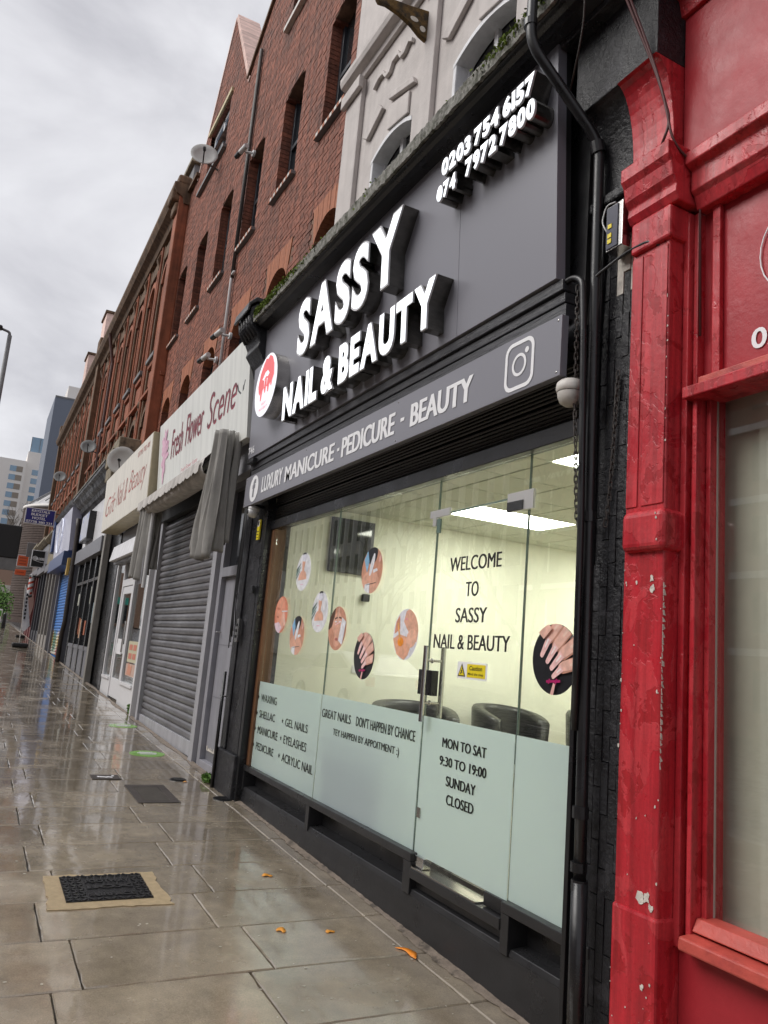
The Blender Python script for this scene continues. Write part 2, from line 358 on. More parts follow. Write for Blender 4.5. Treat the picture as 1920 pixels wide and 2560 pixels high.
def flaky(name, base, light, dark, rough=.34):
    m = bpy.data.materials.new(name); m.use_nodes = True; nt = m.node_tree; N = nt.nodes.new; L = nt.links.new; p = nt.nodes['Principled BSDF']
    g = N('ShaderNodeNewGeometry'); pos = g.outputs['Position']
    def noise(sc, det, ro=0.6, st=None, dist=0):
        s = pos
        if st:
            mp = N('ShaderNodeMapping'); mp.inputs['Scale'].default_value = st; L(pos, mp.inputs[0]); s = mp.outputs[0]
        n = N('ShaderNodeTexNoise'); n.inputs['Scale'].default_value = sc; n.inputs['Detail'].default_value = det; n.inputs['Roughness'].default_value = ro; n.inputs['Distortion'].default_value = dist; L(s, n.inputs['Vector']); return n.outputs[0]
    def mr(x, lo, hi, a, b):
        r = N('ShaderNodeMapRange'); r.inputs[1].default_value = lo; r.inputs[2].default_value = hi; r.inputs[3].default_value = a; r.inputs[4].default_value = b; L(x, r.inputs[0]); return r.outputs[0]
    def mixc(f, a, b):
        x = N('ShaderNodeMix'); x.data_type = 'RGBA'; L(f, x.inputs[0])
        for sk, v in ((6, a), (7, b)):
            if isinstance(v, tuple): x.inputs[sk].default_value = (*v, 1)
            else: L(v, x.inputs[sk])
        return x.outputs[2]
    fl = noise(3.4, 6, .55, (1.6, 1.6, .9), .6); f2 = noise(8.5, 5, .6, (1, 1, .8), .4); gr = noise(60, 4, .7); st = noise(1.0, 4, .6, (26, 26, .9))
    lay = mr(fl, .485, .50, 0, 1); lay2 = mr(f2, .585, .60, 0, 1)
    c = mixc(lay, base, light); c = mixc(lay2, c, dark)
    v = N('ShaderNodeMix'); v.data_type = 'RGBA'; v.blend_type = 'MULTIPLY'; v.inputs[0].default_value = 1; L(c, v.inputs[6])
    k = N('ShaderNodeMath'); k.operation = 'MULTIPLY'; L(mr(st, .35, .62, .70, 1.08), k.inputs[0]); L(mr(gr, .3, .7, .88, 1.1), k.inputs[1]); L(k.outputs[0], v.inputs[7]); L(v.outputs[2], p.inputs['Base Color'])
    L(mr(f2, .35, .65, rough-.10, rough+.16), p.inputs['Roughness']); p.inputs['Specular IOR Level'].default_value = .45
    h = N('ShaderNodeMath'); h.operation = 'MULTIPLY_ADD'; h.inputs[1].default_value = -.55; L(lay2, h.inputs[0]); L(lay, h.inputs[2])
    b0 = N('ShaderNodeBump'); b0.inputs['Strength'].default_value = .30; b0.inputs['Distance'].default_value = .02; L(noise(5, 3, .5), b0.inputs['Height'])
    b = N('ShaderNodeBump'); b.inputs['Strength'].default_value = .55; b.inputs['Distance'].default_value = .0025; L(h.outputs[0], b.inputs['Height']); L(b0.outputs[0], b.inputs['Normal'])
    b2 = N('ShaderNodeBump'); b2.inputs['Strength'].default_value = .18; b2.inputs['Distance'].default_value = .004; L(gr, b2.inputs['Height']); L(b.outputs[0], b2.inputs['Normal']); L(b2.outputs[0], p.inputs['Normal'])
    return m
M['red'] = flaky('red_gloss_paint', (.50,.024,.036), (.56,.045,.056), (.41,.015,.022))
M['red_flat'] = mat('red_panel_paint', (0.38, 0.026, 0.036), 0.40, spec=0.35, var=0.16, vscale=4, bump=0.22, bscale=22, rvar=0.1, rscale=3)
M['red_dark'] = mat('red_shadow_paint', (0.36, 0.024, 0.030), 0.3, var=0.2, bump=0.5, bscale=20)
M['coral'] = mat('coral_sill_paint', (0.52, 0.085, 0.065), 0.45, var=0.2, vscale=9, bump=0.35, bscale=30, col2=(0.36, 0.05, 0.05), c2scale=6, c2=(0.52, 0.7))
M['chip'] = mat('chipped_plaster', (0.66, 0.62, 0.56), 0.8, var=0.25, vscale=30, bump=0.6, bscale=60)
M['grey_paint'] = mat('grey_door_paint', (0.30, 0.30, 0.335), 0.42, var=0.1, vscale=5, bump=0.08, bscale=20, streak=0.12)
M['grey_light'] = mat('light_grey_paint', (0.40, 0.40, 0.43), 0.42, var=0.1, bump=0.08, bscale=30, streak=0.12)
M['grey_mid'] = mat('mid_grey_paint', (0.17, 0.17, 0.19), 0.4, var=0.12, bump=0.1, bscale=30)
M['slat'] = mat('grey_shutter_slat', (0.165, 0.16, 0.17), 0.38, metal=0.35, var=0.35, vscale=5, stretch=(0.4, 1, 1), objrand=0.10, rvar=0.1)
M['canvas'] = mat('grey_canvas', (0.33, 0.32, 0.30), 0.85, var=0.18, vscale=5, bump=0.25, bscale=25, streak=0.25)
M['canvas_light'] = mat('pale_canvas', (0.50, 0.475, 0.45), 0.85, var=0.18, vscale=5, bump=0.2, bscale=30, streak=0.2)
M['sign_pale'] = mat('pale_sign_board', (0.74, 0.75, 0.71), 0.35, var=0.05, vscale=1.2, streak=0.10)
M['sign_cream'] = mat('cream_sign_box', (0.76, 0.72, 0.63), 0.35, var=0.07, vscale=1.5, streak=0.10)
M['sign_cream_side'] = mat('cream_sign_return', (0.50, 0.43, 0.28), 0.45, var=0.1, streak=0.15)
M['pink'] = mat('flower_pink', (0.78, 0.48, 0.62), 0.5, var=0.15, vscale=9)
M['script_red'] = mat('script_red', (0.50, 0.06, 0.10), 0.5)
M['script_dark'] = mat('script_dark', (0.16, 0.035, 0.05), 0.5)
M['pane_dark'] = mat('dark_window_pane', (0.02, 0.022, 0.025), 0.06, spec=0.7)
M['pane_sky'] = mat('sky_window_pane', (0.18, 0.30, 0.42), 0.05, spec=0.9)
M['upvc'] = mat('white_frame', (0.74, 0.74, 0.76), 0.35)
M['frame_dark'] = mat('dark_window_frame', (0.035, 0.04, 0.05), 0.4)
M['navy'] = mat('navy_sign', (0.012, 0.012, 0.20), 0.35)
M['blue_paint'] = mat('blue_fascia', (0.022, 0.05, 0.16), 0.38, var=0.15)
M['blue_slat'] = mat('graffiti_blue_slat', (0.03, 0.17, 0.50), 0.45, var=0.25, vscale=2)
M['lavender'] = mat('lavender_sign', (0.46, 0.46, 0.56), 0.3, var=0.06)
M['orange'] = mat('orange_board', (0.72, 0.13, 0.035), 0.45, var=0.08)
M['yellow'] = mat('yellow_print', (0.82, 0.66, 0.02), 0.4)
M['green_st'] = mat('green_floor_sticker', (0.24, 0.48, 0.11), 0.2, rvar=0.1, var=0.12)
M['leaf_green'] = mat('weed_leaf', (0.10, 0.21, 0.03), 0.6, var=0.3, vscale=30)
M['leaf_orange'] = mat('autumn_leaf', (0.72, 0.30, 0.03), 0.45, var=0.15, vscale=30)
M['peel'] = mat('orange_peel', (0.85, 0.27, 0.02), 0.4, var=0.12, bump=0.3, bscale=200)
M['dish'] = mat('dish_grey', (0.50, 0.50, 0.48), 0.5, var=0.12, vscale=5)
M['dish_dark'] = mat('dish_dark_grey', (0.20, 0.21, 0.21), 0.5, var=0.15)
M['rust'] = mat('rusty_iron', (0.13, 0.075, 0.02), 0.85, var=0.5, vscale=16, bump=0.8, bscale=70, col2=(0.035, 0.025, 0.015), c2scale=10, c2=(0.45, 0.6))
M['pvc_white'] = mat('white_plastic', (0.66, 0.66, 0.66), 0.4, var=0.1)
M['dirty_white'] = mat('grimy_white_plastic', (0.62, 0.59, 0.55), 0.45, var=0.2, vscale=14, col2=(0.30, 0.26, 0.22), c2scale=9, c2=(0.58, 0.75))
M['concrete'] = mat('pale_cladding', (0.74, 0.70, 0.66), 0.7, var=0.08)
M['tower_grey'] = mat('blue_grey_cladding', (0.135, 0.155, 0.20), 0.6, var=0.05)
M['far_brick'] = mat('brown_brick_far', (0.085, 0.060, 0.050), 0.9, var=0.25, vscale=3, bump=0.2, bscale=10)
M['orn_brick'] = mat('ornate_red_brick', (0.31, 0.098, 0.048), 0.8, var=0.34, vscale=3, bump=0.5, bscale=22, streak=0.28, col2=(0.11, 0.055, 0.035), c2scale=0.8, c2=(0.5, 0.8))
M['orn_dark'] = mat('sooty_terracotta', (0.145, 0.088, 0.052), 0.85, var=0.4, vscale=5, bump=0.6, bscale=30, streak=0.4)
M['wood_brown'] = mat('brown_frame', (0.16, 0.075, 0.035), 0.45, var=0.25, stretch=(4, 4, 0.4))
M['bark'] = mat('bark', (0.10, 0.085, 0.07), 0.9, var=0.3, bump=0.6, bscale=30)
M['car_white'] = mat('white_car_paint', (0.72, 0.72, 0.72), 0.2, coat=0.6)
M['tyre'] = mat('tyre_rubber', (0.015, 0.015, 0.015), 0.8)
M['opp_white'] = mat('opposite_render', (0.50, 0.49, 0.47), 0.7, var=0.1)
M['opp_brick'] = mat('opposite_brick', (0.20, 0.10, 0.085), 0.8, var=0.2, vscale=3)

def schlick(nt, f0=0.04):
    N = nt.nodes.new; L = nt.links.new
    lw = N('ShaderNodeLayerWeight'); lw.inputs[0].default_value = 0.5
    p = N('ShaderNodeMath'); p.operation = 'POWER'; p.inputs[1].default_value = 5.0; L(lw.outputs['Facing'], p.inputs[0])
    a = N('ShaderNodeMath'); a.operation = 'MULTIPLY_ADD'; a.inputs[1].default_value = 1-f0; a.inputs[2].default_value = f0; L(p.outputs[0], a.inputs[0]); return a.outputs[0]
def node_glass(name, tint=(1, 1, 1), rough=0.0):
    m = bpy.data.materials.new(name); m.use_nodes = True; nt = m.node_tree; nt.nodes.clear(); N = nt.nodes.new; L = nt.links.new
    o = N('ShaderNodeOutputMaterial'); t = N('ShaderNodeBsdfTransparent'); t.inputs[0].default_value = (*tint, 1)
    g = N('ShaderNodeBsdfGlossy'); g.inputs['Roughness'].default_value = rough
    mx = N('ShaderNodeMixShader'); L(schlick(nt, .09), mx.inputs[0]); L(t.outputs[0], mx.inputs[1]); L(g.outputs[0], mx.inputs[2]); L(mx.outputs[0], o.inputs[0]); return m
M['glass'] = node_glass('window_glass', (0.97, 0.99, 0.97))
M['glass_edge'] = mat('glass_edge', (0.13, 0.19, 0.165), 0.1)
def frosted(name):
    m = bpy.data.materials.new(name); m.use_nodes = True; nt = m.node_tree; nt.nodes.clear(); N = nt.nodes.new; L = nt.links.new
    o = N('ShaderNodeOutputMaterial'); d = N('ShaderNodeBsdfDiffuse'); d.inputs[0].default_value = (0.70, 0.80, 0.84, 1)
    t = N('ShaderNodeBsdfTranslucent'); t.inputs[0].default_value = (0.80, 0.90, 0.84, 1); g = N('ShaderNodeBsdfGlossy'); g.inputs['Roughness'].default_value = 0.16
    tr = N('ShaderNodeBsdfTransparent'); tr.inputs[0].default_value = (0.8, 0.88, 0.85, 1)
    a = N('ShaderNodeMixShader'); a.inputs[0].default_value = 0.50; L(d.outputs[0], a.inputs[1]); L(t.outputs[0], a.inputs[2])
    a2 = N('ShaderNodeMixShader'); a2.inputs[0].default_value = 0.10; L(a.outputs[0], a2.inputs[1]); L(tr.outputs[0], a2.inputs[2])
    b = N('ShaderNodeMixShader'); L(schlick(nt, .085), b.inputs[0]); L(a2.outputs[0], b.inputs[1]); L(g.outputs[0], b.inputs[2]); L(b.outputs[0], o.inputs[0]); return m
M['frost'] = frosted('frosted_film')

# ------------------------------------------------------------------ ground, road, pavement
TH = math.atan(SLOPE)
def sheet(name, x0, x1, y0, y1, dz, mt, **k):
    o = MB().add([(x0,y0,G(x0)+dz),(x1,y0,G(x1)+dz),(x1,y1,G(x1)+dz),(x0,y1,G(x0)+dz)], [(0,1,2,3)]).build(name, mt); return tag(o, kind='structure', **k)
sheet('ground', -500, 120, -300, 300, -0.30, M['asphalt'])
sheet('road', -130, 30, -14.0, -2.12, -0.150, M['asphalt'])
pav = sheet('pavement', -95, 6, -1.98, 2.9, -0.028, M['joint'])
sheet('far_pavement', -130, 30, -18.5, -14.15, -0.02, M['slab'])
kerb = MB().hexa([(-95,-2.12,G(-95)-0.28),(6,-2.12,G(6)-0.28),(6,-1.98,G(6)-0.28),(-95,-1.98,G(-95)-0.28),(-95,-2.12,G(-95)),(6,-2.12,G(6)),(6,-1.98,G(6)),(-95,-1.98,G(-95))]).build('kerb', M['kerb'])
tag(kerb, kind='structure')
# painted line on the road
for i in range(9):
    x = -4-i*9.0
    sheet('road_marking', x-4, x, -8.05, -7.95, -0.146, M['white_vinyl'])

def slab_mesh(ly, seed):
    r = random.Random(seed*31+int(ly*1000)); lx = 0.577; h = 0.04; P = []
    for (xa, ya), (xb, yb) in zip([(-1,-1),(1,-1),(1,1),(-1,1)], [(1,-1),(1,1),(-1,1),(-1,-1)]):
        n = 7 if xa != xb else 9
        for k in range(n):
            t = k/n; j = r.uniform(-.0014, .0006) if r.random() > .10 else -r.uniform(.002, .005)
            P.append(((xa+(xb-xa)*t)*(lx/2+j), (ya+(yb-ya)*t)*(ly/2+j)))
    n = len(P); b = [r.uniform(.004, .007) for _ in P]
    Q = [(x*(1-2*q/lx), y*(1-2*q/ly)) for (x, y), q in zip(P, b)]
    vs = [(x,y,-h) for x, y in P]+[(x,y,-.006) for x, y in P]+[(x,y,r.uniform(-.0008,0)) for x, y in Q]
    fs = [(i,(i+1)%n,n+(i+1)%n,n+i) for i in range(n)]+[(n+i,n+(i+1)%n,2*n+(i+1)%n,2*n+i) for i in range(n)]+[tuple(range(2*n,3*n))]
    me = bpy.data.meshes.new('slab'); me.from_pydata(vs, [], fs); me.materials.append(M['slab']); me.update(); return me
SM = {}
def smesh(ly):
    k = round(ly, 3)
    if k not in SM: SM[k] = [slab_mesh(ly, i) for i in range(6)]
    return random.choice(SM[k])
ROWP = 0.5835
def row_x(i): return -3.405 - ROWP*i     # near edge of row i
far_slabs = MB()
for i in range(-6, 118):
    xa = row_x(i)-ROWP/2
    off = 0.565 if i % 2 == 0 else 0.700
    ys = [off+0.92*k for k in range(-3, 3)]
    ys = [-1.97]+[y for y in ys if -1.8 < y < 2.45]+[2.40 if i % 2 else 2.415]
    ys = sorted(set(round(y, 3) for y in ys))
    ys = [y for n_, y in enumerate(ys) if n_ == 0 or y-ys[n_-1] > 0.12]+[2.585]
    for a, b in zip(ys[:-1], ys[1:]):
        if b-a < 0.05: continue
        if xa > -24:
            o = shared('slab', smesh(b-a-0.007), (xa, (a+b)/2, G(xa)+ru(-0.0012, 0.0012)), pav, (ru(-0.0016, 0.0016), TH+ru(-0.0022, 0.0022), 0))
        else:
            l = (b-a-0.008)/2; yc = (a+b)/2; lx = ROWP/2-0.004; t1, t2 = ru(-.0012,.0012), ru(-.0012,.0012)
            z0 = G(xa-lx)+t1; z1 = G(xa+lx)+t2
            far_slabs.add([(xa-lx,yc-l,z0),(xa+lx,yc-l,z1),(xa+lx,yc+l,z1),(xa-lx,yc+l,z0),(xa-lx,yc-l,z0-.02),(xa+lx,yc-l,z1-.02),(xa+lx,yc+l,z1-.02),(xa-lx,yc+l,z0-.02)], [(0,1,2,3),(4,5,1,0),(5,6,2,1),(6,7,3,2),(7,4,0,3)])
fs = far_slabs.build('slab_field', M['slab'], pav); tag(fs, kind='stuff')

def gp(x, y, dz=0): return (x, y, G(x)+dz)
# mortar fillet along the shop bases
mb = MB(); n = 120
def fillet(mb, x0, x1, n, yo, seed):
    r = random.Random(seed); top = []; bot = []
    for i in range(n+1):
        x = x0+(x1-x0)*i/n; w_ = 0.055+0.02*math.sin(x*3.1+seed)+r.uniform(-0.010, 0.010)
        top.append((x, yo, G(x)+0.018+r.uniform(-.003,.003))); bot.append((x, yo-w_, G(x)+0.003))
    b = len(mb.v); mb.add(top+bot, [(i, n+1+i, n+2+i, i+1) for i in range(n)])
fillet(mb, -8.7, -2.2, 150, 2.565, 1); fillet(mb, -33, -8.7, 260, 2.60, 5); fillet(mb, -60, -33, 150, 2.60, 9)
o = mb.build('mortar_fillet', M['mortar_strip'], pav, smooth=True)

# black embossed cover in a square of yellow mortar
t = thing('manhole_cover', 'black embossed iron cover set in fresh yellow mortar', 'manhole cover', gp(-5.32, 0.98))
r_ = random.Random(3); P = []
for (xa, ya), (xb, yb) in zip([(-5.60,.64),(-5.60,1.31),(-4.98,1.32),(-4.99,.63)], [(-5.60,1.31),(-4.98,1.32),(-4.99,.63),(-5.60,.64)]):
    for k in range(14): P.append((xa+(xb-xa)*k/14+r_.uniform(-.012,.012), ya+(yb-ya)*k/14+r_.uniform(-.012,.012)))
mb = MB(); nP = len(P); mb.add([(x,y,G(x)+0.007) for x,y in P]+[(x*1.0,y,G(x)-0.01) for x,y in P], [tuple(range(nP-1,-1,-1))]+[(i,(i+1)%nP,nP+(i+1)%nP,nP+i) for i in range(nP)])
mb.build('mortar_surround', M['patch_mortar'], t)
mb = MB(); mb.hexa([gp(-5.555,.73,.0),gp(-5.09,.73,.0),gp(-5.09,1.23,.0),gp(-5.555,1.23,.0),gp(-5.555,.73,.012),gp(-5.09,.73,.012),gp(-5.09,1.23,.012),gp(-5.555,1.23,.012)])
plate = mb.build('plate', M['iron'], t)
mb = MB()
for i in range(11):
    for j in range(12):
        x = -5.535+0.043*i; y = .75+.042*j
        if -5.50 < x < -5.13 and .86 < y < 1.16 and i not in (0,10): continue
        a = 0.7 if (i+j) % 2 else -0.7; c_, s_ = math.cos(a), math.sin(a); l, w_ = .019, .007
        q = [(x+u*c_-v*s_, y+u*s_+v*c_) for u, v in ((-l,-w_),(l,-w_),(l,w_),(-l,w_))]
        mb.hexa([gp(*p,.012) for p in q]+[gp(*p,.018) for p in q])
for ln, (x0, x1) in zip(('FOOTWAY', 'BOX', 'SURFACE'), ((-5.47,-5.40),(-5.36,-5.29),(-5.22,-5.15))):
    g = MB(); v, f, _ = text_geo(ln, 0.03, 0.1); us = [p[0] for p in v]; ws = [p[1] for p in v]
    sy = 0.27/(max(us)-min(us)); sx = .06/(max(ws)-min(ws))
    mb.add([(x1-(p[1]-min(ws))*sx, .87+(p[0]-min(us))*sy, G(x1)+.012+(.006 if p[2] > 0 else 0)) for p in v], f)
mb.build('raised_pattern', M['iron'], plate)

t = thing('inspection_cover', 'brown steel framed inspection cover filled with paving concrete', 'manhole cover', gp(-7.98, 1.78))
mb = MB()
for (x0,x1,y0,y1) in ((-8.38,-8.28,1.585,1.975),(-7.70,-7.60,1.585,1.975),(-8.28,-7.70,1.585,1.66),(-8.28,-7.70,1.90,1.975)):
    mb.hexa([gp(x0,y0,.0),gp(x1,y0,.0),gp(x1,y1,.0),gp(x0,y1,.0),gp(x0,y0,.007),gp(x1,y0,.007),gp(x1,y1,.007),gp(x0,y1,.007)])
mb.build('frame', M['iron_brown'], t, bev=0.002)
mb = MB().hexa([gp(-8.275,1.665,.0),gp(-7.705,1.665,.0),gp(-7.705,1.895,.0),gp(-8.275,1.895,.0),gp(-8.275,1.665,.005),gp(-7.705,1.665,.005),gp(-7.705,1.895,.005),gp(-8.275,1.895,.005)])
mb.build('infill', M['joint'], t)
def round_cover(x, y, r, label):
    mb = MB(); n = 24
    mb.add([gp(x+r*math.cos(k*2*math.pi/n), y+r*.95*math.sin(k*2*math.pi/n), .007) for k in range(n)]+[gp(x+r*1.05*math.cos(k*2*math.pi/n), y+r*math.sin(k*2*math.pi/n), -.005) for k in range(n)], [tuple(range(n))]+[(k,n+k,n+(k+1)%n,(k+1)%n) for k in range(n)])
    for k in range(-3, 4): 
        h = r*.75*math.sqrt(1-(k/4)**2); mb.hexa([gp(x+k*r*.22-.006,y-h,.007),gp(x+k*r*.22+.006,y-h,.007),gp(x+k*r*.22+.006,y+h,.007),gp(x+k*r*.22-.006,y+h,.007),gp(x+k*r*.22-.006,y-h,.012),gp(x+k*r*.22+.006,y-h,.012),gp(x+k*r*.22+.006,y+h,.012),gp(x+k*r*.22-.006,y+h,.012)])
    tag(mb.build('drain_cover', M['iron']), label, 'drain cover', 'round covers beside the shop wall')
round_cover(-8.67, 2.19, .09, 'round iron cover beside the weed at the grey door')
round_cover(-7.755, 2.42, .10, 'round iron cover at the foot of the black pilaster')
t = thing('hydrant_plate', 'small rectangular utility plate with worn white paint', 'utility plate', gp(-8.76, 1.46))
MB().hexa([gp(-8.88,1.32,0),gp(-8.66,1.32,0),gp(-8.66,1.60,0),gp(-8.88,1.60,0),gp(-8.88,1.32,.006),gp(-8.66,1.32,.006),gp(-8.66,1.60,.006),gp(-8.88,1.60,.006)]).build('plate', M['iron_brown'], t)
mb = MB(); r_ = random.Random(5)
for k in range(7):
    x, y = r_.uniform(-8.82,-8.74), 1.39+k*.025; mb.hexa([gp(x-.025,y-.012,.006),gp(x+.02,y-.01,.006),gp(x+.022,y+.01,.006),gp(x-.02,y+.012,.006),gp(x-.025,y-.012,.009),gp(x+.02,y-.01,.009),gp(x+.022,y+.01,.009),gp(x-.02,y+.012,.009)])
mb.build('white_paint', M['white_vinyl'], t)
def floor_sticker(x, y, r, label):
    t = thing('floor_sticker', label, 'floor sticker', gp(x, y), 'round green distancing stickers')
    n = 36
    MB().add([gp(x+r*math.cos(k*2*math.pi/n), y+r*math.sin(k*2*math.pi/n), .004) for k in range(n)]+[gp(x+r*math.cos(k*2*math.pi/n), y+r*math.sin(k*2*math.pi/n), -.003) for k in range(n)], [tuple(range(n))]+[(k,n+k,n+(k+1)%n,(k+1)%n) for k in range(n)]).build('disc', M['green_st'], t)
    mb = MB()
    for (u0,u1,v0,v1) in ((-.04,.0,-.12,.12),(.04,.07,-.1,.1),(-.10,-.07,-.08,.08)):
        mb.add([gp(x+u0,y+v0,.0075),gp(x+u1,y+v0,.0075),gp(x+u1,y+v1,.0075),gp(x+u0,y+v1,.0075)], [(0,1,2,3)])
    mb.build('print', M['white_vinyl'], t)
floor_sticker(-10.25, 2.165, .215, 'green round floor sticker nearer the grey roller shutter edge')
floor_sticker(-12.70, 2.265, .21, 'green round floor sticker farther off, before the shutter far end')

def leaf(x, y, l, wd, rot, label, mt='leaf_orange', name='fallen_leaf', cat='leaf', bendy=0.5):
    mb = MB(); n = 10; c_, s_ = math.cos(rot), math.sin(rot); top = []; bot = []
    for i in range(n+1):
        s = i/n; hw = wd*(math.sin(math.pi*min(1, s*1.02))**.6)*(1+.25*math.sin(7*s+x)); cx = (s-.5)*l; cy = bendy*wd*math.sin(s*math.pi*1.2)
        for lst, q in ((top, hw), (bot, -hw)):
            u, v = cx, cy+q; lst.append(gp(x+u*c_-v*s_, y+u*s_+v*c_, .0035+.004*abs(math.sin(s*5+x*3))))
    mb.add(top+bot, [(i, n+1+i, n+2+i, i+1) for i in range(n)])
    o = mb.build(name, M[mt], smooth=True)
    sdm = o.modifiers.new('thick', 'SOLIDIFY'); sdm.thickness = 0.0015
    tag(o, label, cat)
leaf(-5.406, 2.065, .075, .03, 1.3, 'yellow fallen leaf on paving beside the salon plinth, farthest of three')
leaf(-4.448, 1.817, .06, .035, 1.1, 'yellow fallen leaf, roadside one of the near pair')
leaf(-4.37, 2.089, .055, .022, 1.8, 'small yellow fallen leaf, shopside one of the near pair')
leaf(-4.00, 2.385, .17, .028, .35, 'curled orange peel lying on the slab by the salon step', 'peel', 'orange_peel', 'orange peel', 1.2)
leaf(-8.55, 2.24, .05, .02, 1.2, 'tiny orange leaf beside the round iron cover at the grey door')
# trodden chewing gum spots: nobody could count them
mb = MB(); r_ = random.Random(11)
for k in range(130):
    x = -3.2-abs(r_.gauss(0, 3.2)); y = r_.uniform(.3, 2.4); a = r_.uniform(.003, .010); n = 7
    mb.add([gp(x+a*math.cos(i*2*math.pi/n)*r_.uniform(.7,1.2), y+a*math.sin(i*2*math.pi/n)*r_.uniform(.7,1.2), .0022) for i in range(n)], [tuple(range(n))])
tag(mb.build('gum_spots', pcol((.42,.39,.33), .6)), 'pale trodden chewing gum spots scattered over wet slabs', 'gum', kind='stuff')
def weed(x, y, r, h, nl, seed, label):
    rr = random.Random(seed); mb = MB()
    for k in range(nl):
        a = rr.uniform(0, 6.28); d = r*math.sqrt(rr.random()); z = G(x)+rr.uniform(.01, h); cx, cy = x+d*math.cos(a), y+d*.6*math.sin(a)
        u = Vector((rr.gauss(0,1), rr.gauss(0,1), rr.gauss(0,.6))).normalized(); v = u.cross(Vector((rr.gauss(0,1), rr.gauss(0,1), rr.gauss(0,1)))).normalized(); l = rr.uniform(.015, .036)
        c_ = Vector((cx, cy, z)); mb.add([c_-u*l, c_+v*l*.45, c_+u*l, c_-v*l*.45], [(0,1,2,3)])
    t = thing('weed', label, 'weed', gp(x, y), 'weeds at the wall foot')
    o = mb.build('foliage', M['leaf_green'], t); tag(o, kind='stuff')
    mb = MB()
    for k in range(6):
        a = k*1.05; mb.tube([gp(x,y,0), gp(x+r*.4*math.cos(a), y+r*.3*math.sin(a), h*.4), gp(x+r*.8*math.cos(a), y+r*.5*math.sin(a), h*.7)], .003, 4)
    mb.build('stem', M['leaf_green'], t)
weed(-8.55, 2.50, .13, .075, 260, 4, 'low green weed growing at the foot of the grey door')
weed(-14.2, 2.62, .10, .16, 110, 8, 'small green weed between the shutter and white shopfront')

# ------------------------------------------------------------------ nail salon (shopfront, interior, stucco upper floor)
YG = 2.60      # glass plane
sal = thing('nail_salon', 'black nail salon with lit glass front below a grey stucco upper floor', 'shop', (-5.3, 2.6, G(-5.3)))
XL, XR = -7.55, -2.88
# stall riser
mb = MB(); mb.hexa([(-7.75,2.545,G(-7.75)-.05),(-2.6,2.545,G(-2.6)-.05),(-2.6,2.75,G(-2.6)-.05),(-7.75,2.75,G(-7.75)-.05),(-7.75,2.565,.118),(-2.6,2.565,.118),(-2.6,2.75,.118),(-7.75,2.75,.118)])
mb.build('skirting', M['riser'], sal, bev=0.006)
for a, b in ((-7.6,-5.99),(-5.925,-4.40),(-4.31,-3.395),(-3.33,-2.82)):
    MB().box(a-.02, b+.02, 2.675, 2.71, .118, .30).build('riser_panel', M['riser'], sal)
    MB().hexa([(a,2.56,.118),(b,2.56,.118),(b,2.675,.118),(a,2.675,.118),(a,2.572,.150),(b,2.572,.150),(b,2.675,.158),(a,2.675,.158)]).build('ledge', M['riser'], sal, bev=0.004)
for a, b, zt in ((-7.66,-7.60,.30),(-5.99,-5.925,.30),(-4.40,-4.31,.30),(-3.395,-3.33,.30),(-2.82,-2.76,.30)):
    MB().box(a, b, 2.552, 2.70, .118, zt).build('upright', M['riser'], sal, bev=0.003)
MB().box(-7.68,-4.31, 2.548, 2.72, .302, .352).build('sill', M['riser'], sal, bev=0.005)
MB().box(-3.395,-2.76, 2.548, 2.72, .302, .352).build('sill', M['riser'], sal, bev=0.005)
MB().box(-4.308,-3.397, 2.546, 2.72, .215, .270).build('door_sill', M['riser'], sal, bev=0.004)
mb = MB(); mb.box(-4.305,-3.62, 2.552, 2.66, .272, .280); o = mb.build('worn_threshold', M['steel'], sal); 
MB().box(-4.31,-3.395, 2.60, 2.70, .158, .213).build('riser_panel', M['riser'], sal)
# left jamb and pilaster
MB().box(-7.625,-7.548, 2.57, 2.70, .352, 2.70).build('jamb', M['wood_brown'], sal, bev=.004)
MB().box(-7.70,-7.627, 2.50, 2.72, G(-7.7)-.05, 2.95).build('jamb', M['black'], sal, bev=.004)
pil = MB(); pil.box(-8.34,-7.702, 2.52, 2.80, G(-8)-.1, 4.42)
pil = pil.build('pilaster', M['black_old'], sal, bev=.006)
mb = MB()
mb.box(-8.36,-7.69, 2.47, 2.519, G(-8)-.1, .42)
mb.build('pilaster_base', M['black_old'], pil, bev=.01)
for a, b in ((-8.33,-8.16),(-7.90,-7.72)):
    MB().box(a, b, 2.500, 2.519, .42, 2.86).build('moulding', M['black_old'], pil, bev=.008)
# right black pilaster of narrow painted tiles
prt = MB().box(-2.875,-2.575, 2.575, 2.9, -.2, 4.3).build('tiled_pier', M['black_old'], sal)
tm = MB().box(-.0212,.0212,0,.02,-.1085,.1085); tmo = tm.build('pier_tile', M['black_old']); tme = tmo.data; bpy.data.objects.remove(tmo)
tmw = tme.copy(); tmw.materials.clear(); tmw.materials.append(M['chip'])
for i in range(6):
    for j in range(19):
        x = -2.843+.0455*i; z = .02+.2215*j+(.11 if i % 2 else 0)
        wht = 3.42 < z < 3.75 and i > 2
        shared('tile', tmw if wht else tme, (x, 2.5555+ru(-.003,.003), z), prt, (ru(-.01,.01), 0, ru(-.02,.02)))
MB().box(-2.905,-2.876, 2.52, 2.72, G(-2.9)-.05, 4.3).build('jamb', M['black'], sal, bev=.003)

